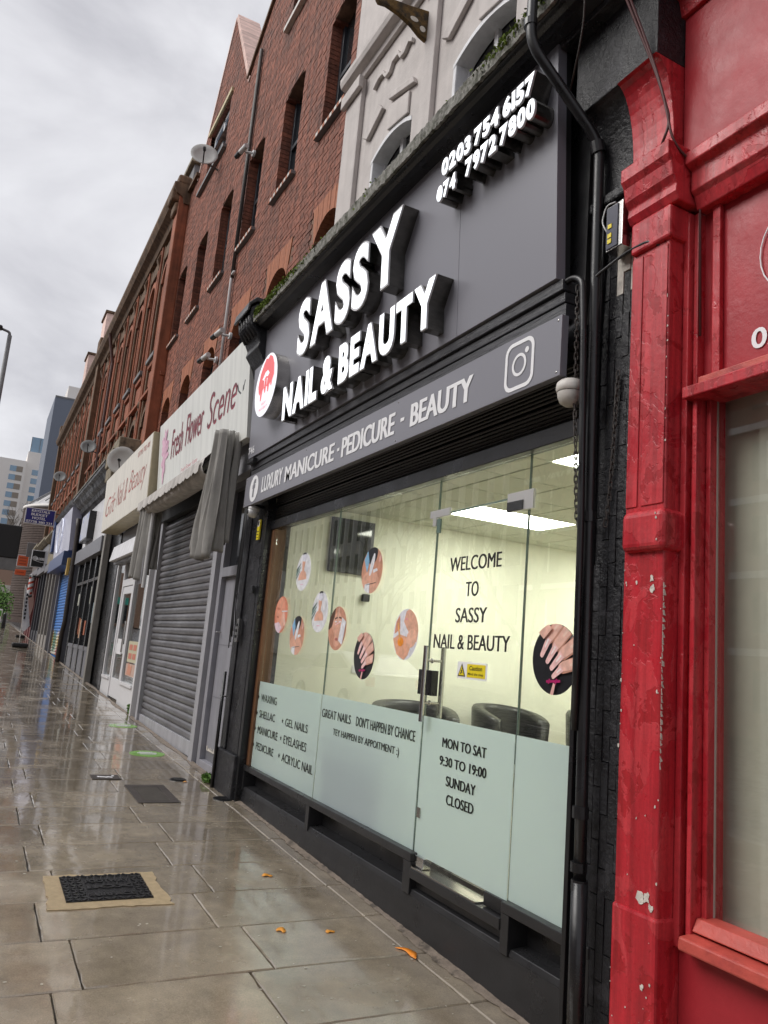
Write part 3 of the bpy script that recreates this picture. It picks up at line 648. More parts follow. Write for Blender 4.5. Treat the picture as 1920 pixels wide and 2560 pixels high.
# glazing
def pane(x0, x1, z0, z1, name='glass_pane'):
    p = MB().box(x0, x1, YG, YG+.010, z0, z1).build(name, M['glass'], sal)
    return p
def seam(x, z0, z1, parent): MB().box(x-.0025, x+.0025, YG-.002, YG+.012, z0, z1).build('seam', M['glass_edge'], parent)
pA = pane(-7.546, -5.986, .353, 2.68); pB = pane(-5.974, -4.370, .353, 2.68)
pT = pane(-4.358, -3.410, 2.452, 2.68, 'transom_pane'); pC = pane(-3.398, -2.906, .353, 2.68)
door = pane(-4.352, -3.408, .300, 2.440, 'door')
seam(-5.980, .353, 2.68, pA); seam(-4.364, .353, 2.68, pB); seam(-3.403, .30, 2.68, pC)
MB().box(-4.358,-3.41, YG-.001, YG+.011, 2.4415, 2.4505).build('seam', M['glass_edge'], pT)
for p, a, b, z0 in ((pA,-7.546,-5.986,.353),(pB,-5.974,-4.370,.353),(door,-4.352,-3.408,.345),(pC,-3.398,-2.906,.353)):
    MB().box(a+.002, b-.002, YG-.005, YG-.002, z0, 1.157).build('frosted_film', M['frost'], p)
# lettering on the glass
YT = YG-.0075
def lettering(parent, items, mt='black_vinyl', off=0.0):
    for tx, x0, x1, z0, z1 in items:
        bold_text(MB(), tx, x0, x1, z0, z1, YT, .0012+off*.2).build('lettering', M[mt], parent)
lettering(pA, [('WAXING',-7.455,-7.01,.972,1.043),('SHELLAC',-7.455,-7.01,.820,.890),('MANICURE',-7.455,-6.895,.670,.742),('PEDICURE',-7.455,-6.96,.520,.590),
     ('GEL NAILS',-6.74,-6.21,.820,.888),('EYELASHES',-6.74,-6.20,.670,.742),('ACRYLIC NAIL',-6.74,-6.02,.518,.590)], off=.008)
mb = MB()
for x, z in ((-7.53,1.01),(-7.53,.855),(-7.53,.705),(-7.53,.555),(-6.81,.855),(-6.81,.705),(-6.81,.555)):
    q = [(x+(.026 if k % 2 == 0 else .011)*math.sin(k*math.pi/5), YT, z+(.026 if k % 2 == 0 else .011)*math.cos(k*math.pi/5)) for k in range(10)]
    MB().add(q, [tuple(range(9,-1,-1))]).build('star', M['black_vinyl'], pA)
lettering(pB, [('GREAT NAILS',-5.945,-5.40,.985,1.050),('DON\u2019T HAPPEN BY CHANCE',-5.31,-4.435,.985,1.053),('TEY HAPPEN BY APPOITMENT :)',-5.70,-4.63,.858,.922)], off=.006)
lettering(door, [('WELCOME',-4.165,-3.615,2.056,2.145),('TO',-3.968,-3.828,1.896,1.985),('SASSY',-4.062,-3.728,1.740,1.829),('NAIL & BEAUTY',-4.295,-3.495,1.580,1.668),
     ('MON TO SAT',-4.112,-3.652,1.000,1.056),('9:30 TO 19:00',-4.13,-3.642,.896,.950),('SUNDAY',-4.045,-3.735,.788,.845),('CLOSED',-4.03,-3.744,.688,.745)], off=.012)
# round picture stickers
sk = (.76,.42,.30); sk2 = (.62,.30,.20); pkn = (.80,.46,.42); dk = (.02,.02,.024); wh = (.80,.80,.84)
lady = [(wh, None), ((.05,.10,.09), bar(-1,.05,-.45,.45,.10,.03)), ((.08,.20,.16), bar(-1,-.15,-.45,.25,.07,.03)), ((.05,.12,.10), bar(-1,-.4,-.5,.05,.06,.03)), (sk, ell(-.05,-.35,.55,.42,0)), (sk, bar(-.05,-.1,-.03,.35,.14)), (sk, ell(-.03,.45,.2,.27)), (dk, ell(.0,.93,.22,.12)), ((.70,.70,.78), ell(.02,.72,.3,.2)), (wh, [(-.85,-.45),(.8,-.42),(.9,-1),(-.9,-1)]), ((.72,.72,.76), ell(.52,.25,.24,.3)), (wh, ell(.52,.25,.16,.2)), ((.75,.5,.6), bar(-.2,-.68,.2,-.68,.025))]
filer = [(sk2, None), (dk, ell(-.05,.75,.5,.5)), ((.25,.48,.70), [(-.8,.5),(-.5,.9),(-.3,.4),(-.45,-.1)]), (sk, ell(-.1,-.55,.85,.55)), (wh, ell(.0,.25,.16,.52,-.35)), (wh, bar(.15,-.05,.75,.05,.08,.05)), (sk2, ell(.65,.25,.2,.3)), (pkn, ell(.75,.5,.1,.2,-.5)), (wh, [(-.55,-.6),(-.1,-.55),(-.05,-1),(-.6,-1)]), (dk, bar(-.4,-.62,.5,-.55,.012))]
brow = [(sk2, None), ((.10,.05,.03), ell(-.75,.6,.35,.7,-.3)), (sk, ell(.0,-.05,.58,.8)), ((.07,.04,.03), bar(-.35,.42,-.05,.5,.035)), ((.07,.04,.03), bar(.12,.5,.4,.46,.035)), (wh, bar(-.3,.3,-.08,.3,.03)), (wh, bar(.15,.3,.36,.3,.03)), (sk2, ell(-.55,-.4,.28,.45,.4)), ((.82,.74,.66), bar(.05,.95,.08,.3,.02)), ((.90,.6,.62), bar(-.25,.15,.3,.28,.025)), (wh, [(.5,.5),(.95,.3),(.7,-.75),(.25,-.55)]), ((.5,.16,.14), ell(.05,-.5,.18,.06))]
hand = [(dk, None), ((.24,.22,.22), [(.2,1),(1,.7),(1,.15),(.7,.5)])]
for bx, by, tx_, ty_, ex, ey, wd in ((-.27,.59,-.60,.04,.15,1.05,.19),(.07,.38,-.33,-.13,.62,.90,.19),(.35,.14,-.13,-.30,1.0,.52,.19),(.38,-.23,-.02,-.52,1.05,-.05,.17)):
    hand += [((.60,.30,.22), bar(ex,ey,bx,by,wd*1.12,wd*1.0)), ((.60,.30,.22), ell(bx,by,wd,wd*.9)), ((.83,.50,.41), bar(ex,ey,bx+.03,by+.04,wd*.92,wd*.82)), ((.83,.50,.41), ell(bx+.02,by+.03,wd*.82,wd*.75)), ((.86,.60,.50), bar(ex,ey,(ex+bx)/2,(ey+by)/2,wd*.35,wd*.2)), ((.92,.58,.56), bar(bx,by,tx_*.92+bx*.08,ty_*.92+by*.08,wd*.66,wd*.42)), ((.92,.58,.56), bar(tx_*.92+bx*.08,ty_*.92+by*.08,tx_,ty_,wd*.42,wd*.25)), ((.97,.82,.80), bar(bx-.03,by-.03,(bx+tx_)/2,(by+ty_)/2,wd*.2,wd*.12))]
hand += [((.83,.50,.41), [(-.75,.78),(-.55,.95),(-.25,1.0),(-.1,.85),(-.45,.55)]), (pkn, bar(.0,-1.0,.10,-.68,.07,.05)), ((.45,.02,.14), bar(-.25,-.64,.35,-.60,.035)), ((.45,.02,.14), bar(-.15,-.70,-.1,-.56,.03)), ((.45,.02,.14), bar(.15,-.70,.2,-.54,.03))]
wax = [((.78,.78,.84), None), (sk, [(.25,1),(.8,.7),(1,.2),(.9,-.3),(.5,-.1),(.1,.2),(-.2,.5),(-.05,.9)]), ((.80,.42,.28), [(-1,-.2),(-.5,.0),(.1,-.1),(.6,-.2),(.3,-.8),(.0,-1),(-.6,-.8)]), ((.86,.50,.36), ell(.5,-.15,.4,.35,.5)), ((.66,.30,.20), [(-.8,.5),(-.55,.75),(-.45,.2),(-.9,.0)]), ((.88,.30,.03), ell(-.35,-.3,.24,.18)), ((.85,.45,.15), bar(-.65,.45,-.4,-.25,.05)), ((.75,.30,.40), bar(-.05,.6,.1,.6,.03))]
thread = [((.72,.24,.15), None), ((.80,.36,.24), ell(-.1,.2,.7,.75)), ((.60,.20,.12), bar(-.7,.35,-.2,.3,.06)), ((.82,.45,.34), ell(.35,-.35,.3,.5,-.3)), ((.86,.55,.45), bar(.3,.1,.8,-.6,.10,.14)), (wh, bar(.1,.18,1,.18,.03)), ((.80,.62,.70), [(-1,-.5),(-.2,-.4),(.3,-.7),(.0,-1),(-.7,-1)]), ((.50,.15,.10), bar(-.6,-.1,-.3,-.15,.04))]
_sp = {}
def spcol(c):
    k = tuple(round(v, 3) for v in c)
    if k not in _sp: _sp[k] = mat('print_%d' % len(_sp), c, .3, var=.20, vscale=26, detail=2)
    return _sp[k]
def sticker(parent, cx, cz, r, layers, label):
    mb = MB(); mats = []; k = 0
    for i, (col, poly) in enumerate(layers):
        mm = spcol(col)
        if mm not in mats: mats.append(mm)
        mb.cur = mats.index(mm); y = YT-.0002-.00035*i
        p = ell(0,0,1,1,0,40) if poly is None else clip_circle(poly)
        if len(p) < 3: continue
        ar = sum(p[j][0]*p[(j+1)%len(p)][1]-p[(j+1)%len(p)][0]*p[j][1] for j in range(len(p)))
        if ar < 0: p = p[::-1]
        mb.add([(cx+a*r, y, cz+b*r) for a, b in p], [tuple(range(len(p)))])
    tag(mb.build('sticker', mats, parent), label)
sticker(pA, -6.68, 2.199, .175, lady, 'round sticker of a towelled woman with mirror, upper one'); sticker(pA, -6.199, 1.828, .175, lady, 'round sticker of a towelled woman with mirror, lower one')
sticker(pA, -7.148, 1.81, .175, thread, 'round orange sticker of a face and fingers'); sticker(pA, -6.678, 1.62, .175, filer, 'round sticker of a nail file, lower one')
sticker(pB, -5.268, 2.13, .175, filer, 'round sticker of a nail file, upper one'); sticker(pB, -5.805, 1.691, .175, brow, 'round sticker of eyebrow threading')
sticker(pB, -5.275, 1.493, .172, hand, 'round black sticker of a manicured hand, smaller one'); sticker(pB, -4.669, 1.66, .172, wax, 'round sticker of waxing a leg')
sticker(pC, -3.118, 1.56, .176, hand, 'round black sticker of a manicured hand on the end pane')
# door furniture
def cyl(mb, p0, p1, r, n=12): return mb.tube([p0, p1], r, n)
h = MB(); cyl(h, (-4.300, 2.545, 1.125), (-4.300, 2.545, 1.590), .0165, 14); h = h.build('handle', M['steel'], door, smooth=False)
h2 = MB(); cyl(h2, (-4.30, 2.675, 1.15), (-4.30, 2.675, 1.590), .0165, 14); h2.build('handle', M['steel'], door)
for z in (1.24, 1.50):
    b_ = MB(); cyl(b_, (-4.30,2.545,z), (-4.30,2.675,z), .008, 10); cyl(b_, (-4.30,2.590,z), (-4.30,2.598,z), .016, 12); b_.build('handle_fixing', M['steel'], door)
MB().box(-4.345,-4.268, YG-.022, YG+.03, 1.285, 1.440).build('lock_case', M['black'], door, bev=.003)
MB().box(-4.44,-4.372, YG-.016, YG+.026, 1.285, 1.440).build('keep', M['black'], pB, bev=.003)
MB().prism([(-3.58,2.47),(-3.345,2.47),(-3.345,2.36),(-3.408,2.36),(-3.408,2.362),(-3.58,2.362)], 'xz', YG-.018, YG-.001).build('patch_fitting', M['patch'], pC, bev=.002)
MB().box(-3.575,-3.43, YG-.024, YG-.0185, 2.364, 2.418).build('patch_fitting', M['iron'], door, bev=.001)
MB().prism([(-4.44,2.475),(-4.20,2.475),(-4.20,2.425),(-4.36,2.425),(-4.36,2.37),(-4.40,2.37),(-4.40,2.425),(-4.44,2.425)], 'xz', YG-.018, YG-.001).build('patch_fitting', M['patch'], pB, bev=.002)
MB().box(-4.355,-4.31, YG-.014, YG-.001, 2.32, 2.415).build('patch_fitting', M['glass_edge'], door, bev=.002)
MB().box(-4.33,-4.205, YG-.028, YG+.03, .283, .345).build('bottom_lock', M['chrome'], door, bev=.004)
MB().box(-3.585,-3.41, YG-.022, YG+.03, .275, .345).build('pivot_patch', M['iron'], door, bev=.003)
MB().box(-4.345,-4.305, YG-.012, YG-.006, .553, .612).build('key_plate', M['steel'], door, bev=.001)

# header, roller shutter above the glass, dark soffit
MB().box(XL-.08, XR+.02, 2.555, 2.64, 2.682, 2.775).build('head_rail', M['black'], sal, bev=.004)
rs = MB().box(XL-.1, XR+.02, 2.60, 2.66, 2.776, 3.25).build('shutter', M['black'], sal)
prof = [(0,-.0115),(-.006,-.006),(-.008,0),(-.006,.006),(0,.0115)]
sm = MB(); nP = len(prof); x0_, x1_ = XL-.09, XR+.015
sm.add([(x0_, 2.598+p[0], p[1]) for p in prof]+[(x1_, 2.598+p[0], p[1]) for p in prof], [(i, i+1, nP+i+1, nP+i) for i in range(nP-1)])
smo = sm.build('shutter_lath', mat('dark_lath', (.045,.043,.038), .35, metal=.4, var=.2)); sme = smo.data; bpy.data.objects.remove(smo)
for k in range(13): shared('lath', sme, (0, 0, 2.79+.0245*k+(.012 if k > 5 else 0)), rs)
MB().box(XL-.6, XR+.02, 2.45, 2.598, 3.12, 3.27).build('shutter_housing', M['black'], sal)
# timber band between the two signs
MB().box(-8.05,-2.93, 2.405, 2.58, 3.262, 3.345).build('fascia_board', M['black_timber'], sal, bev=.004)
MB().box(-8.05,-2.93, 2.397, 2.58, 3.349, 3.405).build('fascia_board', M['black_timber'], sal, bev=.004)
MB().box(-8.05,-2.93, 2.378, 2.58, 3.409, 3.470).build('fascia_board', M['black_timber'], sal, bev=.004)
MB().box(-8.34,-2.878, 2.48, 2.9, 3.27, 4.84).build('fascia_backing', M['black'], sal)
b_ = MB(); b_.box(-8.02,-7.80, 2.33, 2.376, 3.405, 3.445); b_.build('sign_bracket', M['black'], sal, bev=.003)
# cornice with gritty cement top
cn = MB(); cn.prism([(2.50,4.825),(2.30,4.83),(2.24,4.845),(2.20,4.85),(2.175,4.865),(2.15,4.87),(2.145,4.94),(2.50,4.94)], 'yz', -7.70, -2.60); cn = cn.build('cornice', M['black'], sal, bev=.004)
r_ = random.Random(2); mb = MB(); nn = 220; A = []; B = []; Cc = []; D = []
for i in range(nn+1):
    x = -7.72+5.14*i/nn; j = lambda s: r_.uniform(-s, s)
    A.append((x, 2.128+j(.004), 4.882+j(.005))); B.append((x, 2.118+j(.005), 4.965+j(.005))); Cc.append((x, 2.14+j(.008), 4.995+j(.006))); D.append((x, 3.12, 5.06))
for Pn, Qn in ((A,B),(B,Cc),(Cc,D)): mb.add(Pn+Qn, [(i,i+1,nn+2+i,nn+1+i) for i in range(nn)])
mb.add([(p[0],2.2,p[2]) for p in A]+A, [(i,i+1,nn+2+i,nn+1+i) for i in range(nn)])
mb.build('cement_capping', M['cement'], cn, smooth=False)
mb = MB()
for k in range(2400):
    s = r_.random()
    x = -7.66+abs(r_.gauss(0,.62)) if s < .84 else (-5.05+r_.gauss(0,.12) if s < .85 else (-3.1+r_.gauss(0,.22)))
    if x > -2.65: continue
    y = 2.112+abs(r_.gauss(0,.02)); z = 4.925+.9*(y-2.112)+r_.uniform(-.02,.055)+abs(r_.gauss(0,.012)); l = r_.uniform(.006,.016)
    u = Vector((r_.gauss(0,1),r_.gauss(0,1),r_.gauss(0,1))).normalized(); v = u.cross(Vector((r_.gauss(0,1),r_.gauss(0,1),.3))).normalized(); c_ = Vector((x,y,z))
    mb.add([c_-u*l,c_+v*l,c_+u*l,c_-v*l], [(0,1,2,3)])
tag(mb.build('moss', M['moss'], cn), kind='stuff')
# console bracket at the left end
cb = MB(); cb.prism([(2.62,5.10),(2.16,5.12),(2.10,5.06),(2.09,4.98),(2.12,4.86),(2.19,4.78),(2.23,4.70),(2.215,4.64),(2.26,4.58),(2.31,4.50),(2.335,4.42),(2.38,4.36),(2.62,4.34)], 'yz', -8.17, -7.74)
cb = cb.build('console_bracket', M['black_old'], sal, bev=.012)
MB().prism([(2.62,5.102),(2.15,5.125),(2.085,5.07),(2.07,4.99),(2.10,4.99),(2.115,5.05),(2.16,5.165),(2.62,5.15)][:4]+[(2.045,4.99),(2.06,5.09),(2.14,5.175),(2.62,5.165)], 'yz', -8.20, -7.71).build('bracket_cap', M['black_old'], cb, bev=.01)
for k, (yy, zz, rr) in enumerate(((2.17,5.0,.05),(2.2,4.83,.035),(2.30,4.55,.03))):
    MB().lathe([(.001,-.03),(rr*.5,-.028),(rr,-.01),(rr,.0)], (-7.735,yy,zz), 'x', 14).build('scroll', M['black_old'], cb, smooth=True)
mb = MB()
for k in range(5): mb.tube([(-8.12+.085*k,2.10,5.0),(-8.12+.085*k,2.115,4.88),(-8.12+.085*k,2.19,4.77)], .022, 8)
mb.build('leaf_carving', M['black_old'], cb, smooth=True)

# ---- interior
MB().box(-7.90,-7.72, 2.66, 8.2, .2, 3.1).build('side_wall', M['cream'], sal)
MB().box(-2.86,-2.70, 2.72, 8.2, .2, 3.1).build('side_wall', M['cream'], sal)
MB().box(-7.9,-2.7, 8.0, 8.2, .2, 3.1).build('back_wall', M['cream'], sal)
MB().box(-7.9,-2.7, 2.72, 8.2, .22, .285).build('floor', M['floor_in'], sal)
cl = MB().box(-7.9,-2.7, 2.61, 8.2, 3.035, 3.10).build('ceiling', M['grid'], sal)
MB().box(-7.9,-2.7, 2.60, 2.66, 2.776, 3.03).build('head_lining', M['cream'], sal)
tl = MB().box(-.291,.291,-.291,.291,-.004,.012).build('ceiling_tile', M['ceil']); tle = tl.data; bpy.data.objects.remove(tl)
lp = MB().box(-.292,.292,-.292,.292,-.002,.012).build('light_tile', M['panel_light']); lpe = lp.data; bpy.data.objects.remove(lp)
lights = {(2,3),(2,4),(6,2),(6,3),(2,7),(2,8),(6,6),(6,7)}
for i in range(9):
    for j in range(9):
        x = -7.76+.6*i; y = 2.70+.6*j
        if x > -2.9 or y > 8: continue
        if j == 0: shared('tile', tle, (x, 2.845, 3.024), cl, (0,0,0), (1,.5,1)); continue
        if (i, j) in lights: shared('light_panel', lpe, (x, y, 3.024), cl)
        else: shared('tile', tle, (x, y, 3.024), cl)
MB().box(-7.72,-7.712, 2.7, 8.0, .285, .37).build('skirting_board', M['upvc'], sal)
MB().box(-7.735,-7.71, 3.68, 3.78, 1.50, 1.57).build('wall_socket', M['upvc'], sal, bev=.003)
MB().box(-7.735,-7.71, 3.66, 3.74, 1.30, 1.38).build('wall_socket', M['upvc'], sal, bev=.003)
tv = thing('wall_screen', 'dark framed wall screen seen through the salon glass', 'screen', (-7.72, 3.5, 2.35))
MB().box(-7.719,-7.67, 3.26, 3.77, 2.35, 2.94).build('frame', M['black'], tv, bev=.004)
MB().box(-7.669,-7.665, 3.30, 3.73, 2.40, 2.89).build('panel', M['pane_dark'], tv)
tag(MB().box(-7.719,-7.66, 3.70, 3.775, 2.07, 2.15).build('wall_speaker', M['black'], bev=.006), 'small black box on the salon wall below the screen', 'speaker')
def tub_chair(x, y, rz, label):
    t = thing('tub_chair', label, 'chair', (x, y, .285), 'black leather tub chairs in the salon')
    c_, s_ = math.cos(rz), math.sin(rz)
    def W(a, b, z): return (x+a*c_-b*s_, y+a*s_+b*c_, .285+z)
    # wrap-around back and arms: arc open to the front
    mb = MB(); n = 22; rings = []
    for i in range(n+1):
        th = math.radians(-118)+math.radians(236)*i/n; hh = .80-.13*(abs(i/n-.5)*2)**2.2
        ro, ri = .41, .29
        ring = [(ro*.93,.20),(ro,.45),(ro*1.03,hh-.03),(ro*.99,hh),(ri*1.06,hh),(ri,hh-.05),(ri,.40),(ri,.20)]
        rings.append([W(-r*math.cos(th), r*math.sin(th)*1.05, z) for r, z in ring])
    k = len(rings[0]); vs = [p for q in rings for p in q]; fs = []
    for i in range(n):
        for j in range(k): fs.append((i*k+j, i*k+(j+1)%k, (i+1)*k+(j+1)%k, (i+1)*k+j))
    fs += [tuple(range(k-1,-1,-1)), tuple(n*k+j for j in range(k))]
    mb.add(vs, fs); mb.build('backrest', M['leather'], t, smooth=True)
    mb = MB(); 
    P = [W(.33*math.cos(a)*1.1, .33*math.sin(a), 0) for a in [i*2*math.pi/20 for i in range(20)]]
    mb.add([(p[0],p[1],.285+.24) for p in P]+[(p[0],p[1],.285+.44) for p in P], [tuple(range(19,-1,-1)), tuple(range(20,40))]+[(i,(i+1)%20,20+(i+1)%20,20+i) for i in range(20)])
    mb.build('seat', M['leather'], t, bev=.02)
    for a, b in ((.24,.22),(.24,-.22),(-.24,.22),(-.24,-.22)):
        MB().tube([W(a*1.1,b*1.1,0), W(a,b,.25)], [.015,.022], 8).build('leg', M['black'], t)
tub_chair(-7.05, 5.30, math.radians(8), 'black tub chair behind the glass door, facing the room')
tub_chair(-6.85, 6.45, math.radians(0), 'black tub chair cut off by the end pane edge')
tub_chair(-6.80, 3.95, math.radians(-15), 'black tub chair behind the door handle and the slogan pane')
for xx, yy in ((-7.2,4.6),):
    tt = thing('side_table', 'small dark table between tub chairs inside the salon', 'table', (xx, yy, .285))
    MB().box(xx-.2,xx+.2,yy-.2,yy+.2,.70,.73).build('top', M['black'], tt, bev=.004); MB().tube([(xx,yy,.285),(xx,yy,.70)], .03, 10).build('stem', M['steel'], tt)
dk2 = thing('shade_block', 'unseen dark counter blurred behind the frosted salon pane', 'blocker', (-5.3, 3.0, .285))  # unseen block, added to cut the room light reaching the frosted film
MB().box(-5.95,-4.75, 2.82, 3.25, .93, .97).build('top', M['leather'], dk2, bev=.01)
MB().box(-5.90,-4.80, 2.86, 3.22, .285, .929).build('front', pcol((.03,.045,.07),.4), dk2, bev=.01)
cs = thing('caution_sign', 'yellow and white mind the step notice on the glass door', 'sign', (-3.84, YT, 1.41))
MB().box(-3.995,-3.690, YT-.004, YT-.0005, 1.412, 1.510).build('plate', M['white_vinyl'], cs, bev=.001)
MB().box(-3.890,-3.705, YT-.0055, YT-.0042, 1.424, 1.499).build('yellow_field', M['yellow'], cs)
mb = MB(); mb.prism([(-3.985,1.425),(-3.905,1.425),(-3.945,1.500)], 'xz', YT-.0045, YT-.0055); o = mb.build('triangle', M['black_vinyl'], cs)
mb = MB(); mb.prism([(-3.974,1.431),(-3.916,1.431),(-3.945,1.487)], 'xz', YT-.0057, YT-.0062); mb.build('triangle_field', M['yellow'], cs)
mb = MB(); mb.tube([(-3.953,YT-.007,1.439),(-3.945,YT-.007,1.452),(-3.940,YT-.007,1.463)], .003, 6); mb.tube([(-3.945,YT-.007,1.452),(-3.935,YT-.007,1.445)], .0025, 6); mb.tube([(-3.952,YT-.007,1.458),(-3.936,YT-.007,1.46)], .002, 6); mb.lathe([(.001,-.002),(.004,0),(.001,.002)], (-3.938,YT-.007,1.470), 'y', 8); mb.build('pictogram', M['black_vinyl'], cs)
mb = MB(); put_text(mb, 'Caution', -3.865, -3.735, 1.464, 1.490, YT-.006, offset=.02); put_text(mb, 'Mind the step', -3.878, -3.722, 1.432, 1.451, YT-.006, offset=.015); mb.build('lettering', M['black_vinyl'], cs)

# ---- fascia sign with lit letters
sg = thing('fascia_sign', 'grey fascia sign with lit white SASSY NAIL & BEAUTY letters', 'sign', (-5.5, 2.4, 3.475))
TI = (2.360-2.298)/(4.85-3.475)
def ys(z): return 2.360-TI*(z-3.475)
z0, z1 = 3.478, 4.868
for x0, x1 in ((-8.07,-5.523),(-5.520,-3.903),(-3.900,-2.962)):
    MB().hexa([(x0,ys(z0),z0),(x1,ys(z0),z0),(x1,ys(z0)+.06,z0),(x0,ys(z0)+.06,z0),(x0,ys(z1),z1),(x1,ys(z1),z1),(x1,ys(z1)+.06,z1),(x0,ys(z1)+.06,z1)]).build('panel', M['sign_grey'], sg, bev=.001, seg=1)
MB().hexa([(-8.06,ys(z0)+.061,z0),(-2.97,ys(z0)+.061,z0),(-2.97,ys(z0)+.10,z0),(-8.06,ys(z0)+.10,z0),(-8.06,ys(z1)+.061,z1),(-2.97,ys(z1)+.061,z1),(-2.97,ys(z1)+.10,z1),(-8.06,ys(z1)+.10,z1)]).build('backing', M['black_flat'], sg)
def channel_row(txt, x0, x1, z0, z1, bold, dep=.13, gap=.05, space=.28, rim=.015, filled=()):
    glyphs = []
    for ch in txt:
        if ch == ' ': glyphs.append((ch, space, 0, 0)); continue
        v, f, _ = text_geo(ch, bold, .1); us = [p[0] for p in v]; ws = [p[1] for p in v]
        glyphs.append((ch, max(us)-min(us), min(ws), max(ws)))
    cap0, cap1 = 0.0-bold, .729+bold
    hs = [g[3] for g in glyphs if g[0] != ' ']; cap1 = max(hs); cap0 = min(g[2] for g in glyphs if g[0] != ' ')
    tot = sum(g[1] for g in glyphs)+gap*(len(glyphs)-1)
    sx = (x1-x0)/tot; sz = (z1-z0)/(cap1-cap0); x = x0
    for i, (ch, wd, lo, hi) in enumerate(glyphs):
        if ch != ' ':
            za, zb = z0+(lo-cap0)*sz, z0+(hi-cap0)*sz; xb = x+wd*sx
            mb = MB(); yb = ys(za)
            mb.cur = 0; put_text(mb, ch, x, xb, za, zb, yb+.004, offset=bold, extrude=.1, depth=dep, tilt=TI)
            # rim on the front edge
            mb.cur = 1; put_text(mb, ch, x-.001, xb+.001, za-.001, zb+.001, yb-dep+.012, offset=bold, extrude=.1, depth=.012, tilt=TI)
            mb.cur = 2
            if i in filled:
                n = 24; cx, cz = (x+xb)/2, (za+zb)/2; rx, rz_ = (xb-x)/2-rim*.7, (zb-za)/2-rim*.7; yy = yb-dep-.003-TI*(cz-za)
                mb.add([(cx+rx*math.cos(k*2*math.pi/n), yy, cz+rz_*math.sin(k*2*math.pi/n)) for k in range(n)], [tuple(range(n))])
            else:
                put_text(mb, ch, x+rim, xb-rim, za+rim, zb-rim, yb-dep-.003, offset=max(0, bold-rim/sz*.95), tilt=TI)
            mb.build('letter', [M['letter_side'], M['rim'], M['led']], sg)
        x += (wd+gap)*sx
channel_row('SASSY', -6.41, -4.445, 4.067, 4.603, .048, gap=.05)
channel_row('NAIL & BEAUTY', -6.69, -3.955, 3.550, 3.880, .054, gap=.06, space=.16, rim=.007)
channel_row('0203 754 6157', -3.935, -2.995, 4.515, 4.640, .060, gap=.035, space=.16, rim=.0045)
channel_row('074', -3.985, -3.762, 4.360, 4.474, .060, gap=.035, rim=.0045, filled=(0,))
channel_row('7972 7800', -3.660, -2.990, 4.362, 4.484, .060, gap=.035, space=.14, rim=.0045)
# round logo box
lc = (-7.225, 4.055); lr = .325; yl = ys(lc[1])
mb = MB(); mb.lathe([(lr,0),(lr,-.14)], (lc[0], yl+.005, lc[1]), 'y', 48); lgo = mb.build('logo_box', M['steel'], sg, smooth=True)
mb = MB(); mb.disc((lc[0], yl-.136, lc[1]), lr, 48); mb.build('logo_face', M['led_logo'], lgo)
mb = MB(); yy = yl-.140
lip = [(-.20,-.02),(-.17,.10),(-.10,.19),(-.05,.235),(.0,.215),(.05,.24),(.12,.20),(.18,.11),(.205,-.01),(.17,-.06),(.165,-.11),(.145,-.115),(.135,-.07),(.10,-.09),(.09,-.15),(.07,-.155),(.055,-.09),(.02,-.08),(.01,-.14),(-.01,-.145),(-.03,-.08),(-.07,-.10),(-.085,-.20),(-.11,-.205),(-.12,-.11),(-.15,-.13),(-.17,-.10)]
mb.add([(lc[0]+a*1.15, yy, lc[1]+.06+b) for a, b in lip], [tuple(range(len(lip)-1,-1,-1))])
put_text(mb, 'SASSY', lc[0]-.07, lc[0]+.07, lc[1]-.205, lc[1]-.175, yy); put_text(mb, 'NAIL & BEAUTY', lc[0]-.13, lc[0]+.13, lc[1]-.255, lc[1]-.225, yy)
mb.build('logo_print', M['logo_red'], lgo)
mb = MB(); yy = yl-.142; mb.add([(lc[0]+a, yy, lc[1]+.06+b) for a, b in [(-.11,.02),(-.03,.08),(.04,.085),(.10,.04),(.06,.015),(.0,.03),(-.06,.0)]], [tuple(range(6,-1,-1))])
for a in (-.03,.045): mb.add([(lc[0]+a-.012,yy,lc[1]+.06),(lc[0]+a+.012,yy,lc[1]+.06),(lc[0]+a,yy,lc[1]-.03)], [(0,2,1)])
mb.build('logo_teeth', M['led_logo'], lgo)
mb = MB(); put_text(mb, '746', -8.065, -7.865, 3.515, 3.597, ys(3.55)-.004, offset=.01, tilt=TI); mb.build('house_number', M['white_vinyl'], sg)
# ---- lower sign
lo = thing('service_sign', 'long grey sign reading LUXURY MANICURE PEDICURE BEAUTY', 'sign', (-5.4, 2.4, 2.93))
YS2 = 2.355
MB().box(-8.03,-2.893, YS2, 2.40, 2.932, 3.255).build('panel', M['sign_grey'], lo, bev=.003)
mb = MB(); yy = YS2-.003
for tx, a, b, c0, c1 in (('LUXURY',-7.465,-6.86,3.012,3.175),('MANICURE',-6.80,-5.655,3.010,3.166),('-',-5.60,-5.555,3.075,3.10),('PEDICURE',-5.513,-4.625,3.006,3.170),('-',-4.545,-4.49,3.075,3.10),('BEAUTY',-4.406,-3.665,3.006,3.166)):
    bold_text(MB(), tx, a, b, c0, c1, yy, .0065 if tx == 'LUXURY' else (.008 if len(tx) > 1 else .001), offset=.010, n=5).build('lettering', M['white_vinyl'], lo)
mb = MB(); mb.disc((-7.715, yy, 3.095), .140, 40); ic = mb.build('icon_disc', M['white_vinyl'], lo)
mb = MB(); put_text(mb, 'f', -7.765, -7.665, 3.005, 3.195, yy-.002, offset=.045); mb.build('icon_letter', M['sign_grey'], ic)
def ring(mb, cx, cz, outer, inner, y):
    n = len(outer); mb.add([(cx+a, y, cz+b) for a, b in outer]+[(cx+a, y, cz+b) for a, b in inner], [(i, (i+1)%n, n+(i+1)%n, n+i) for i in range(n)])
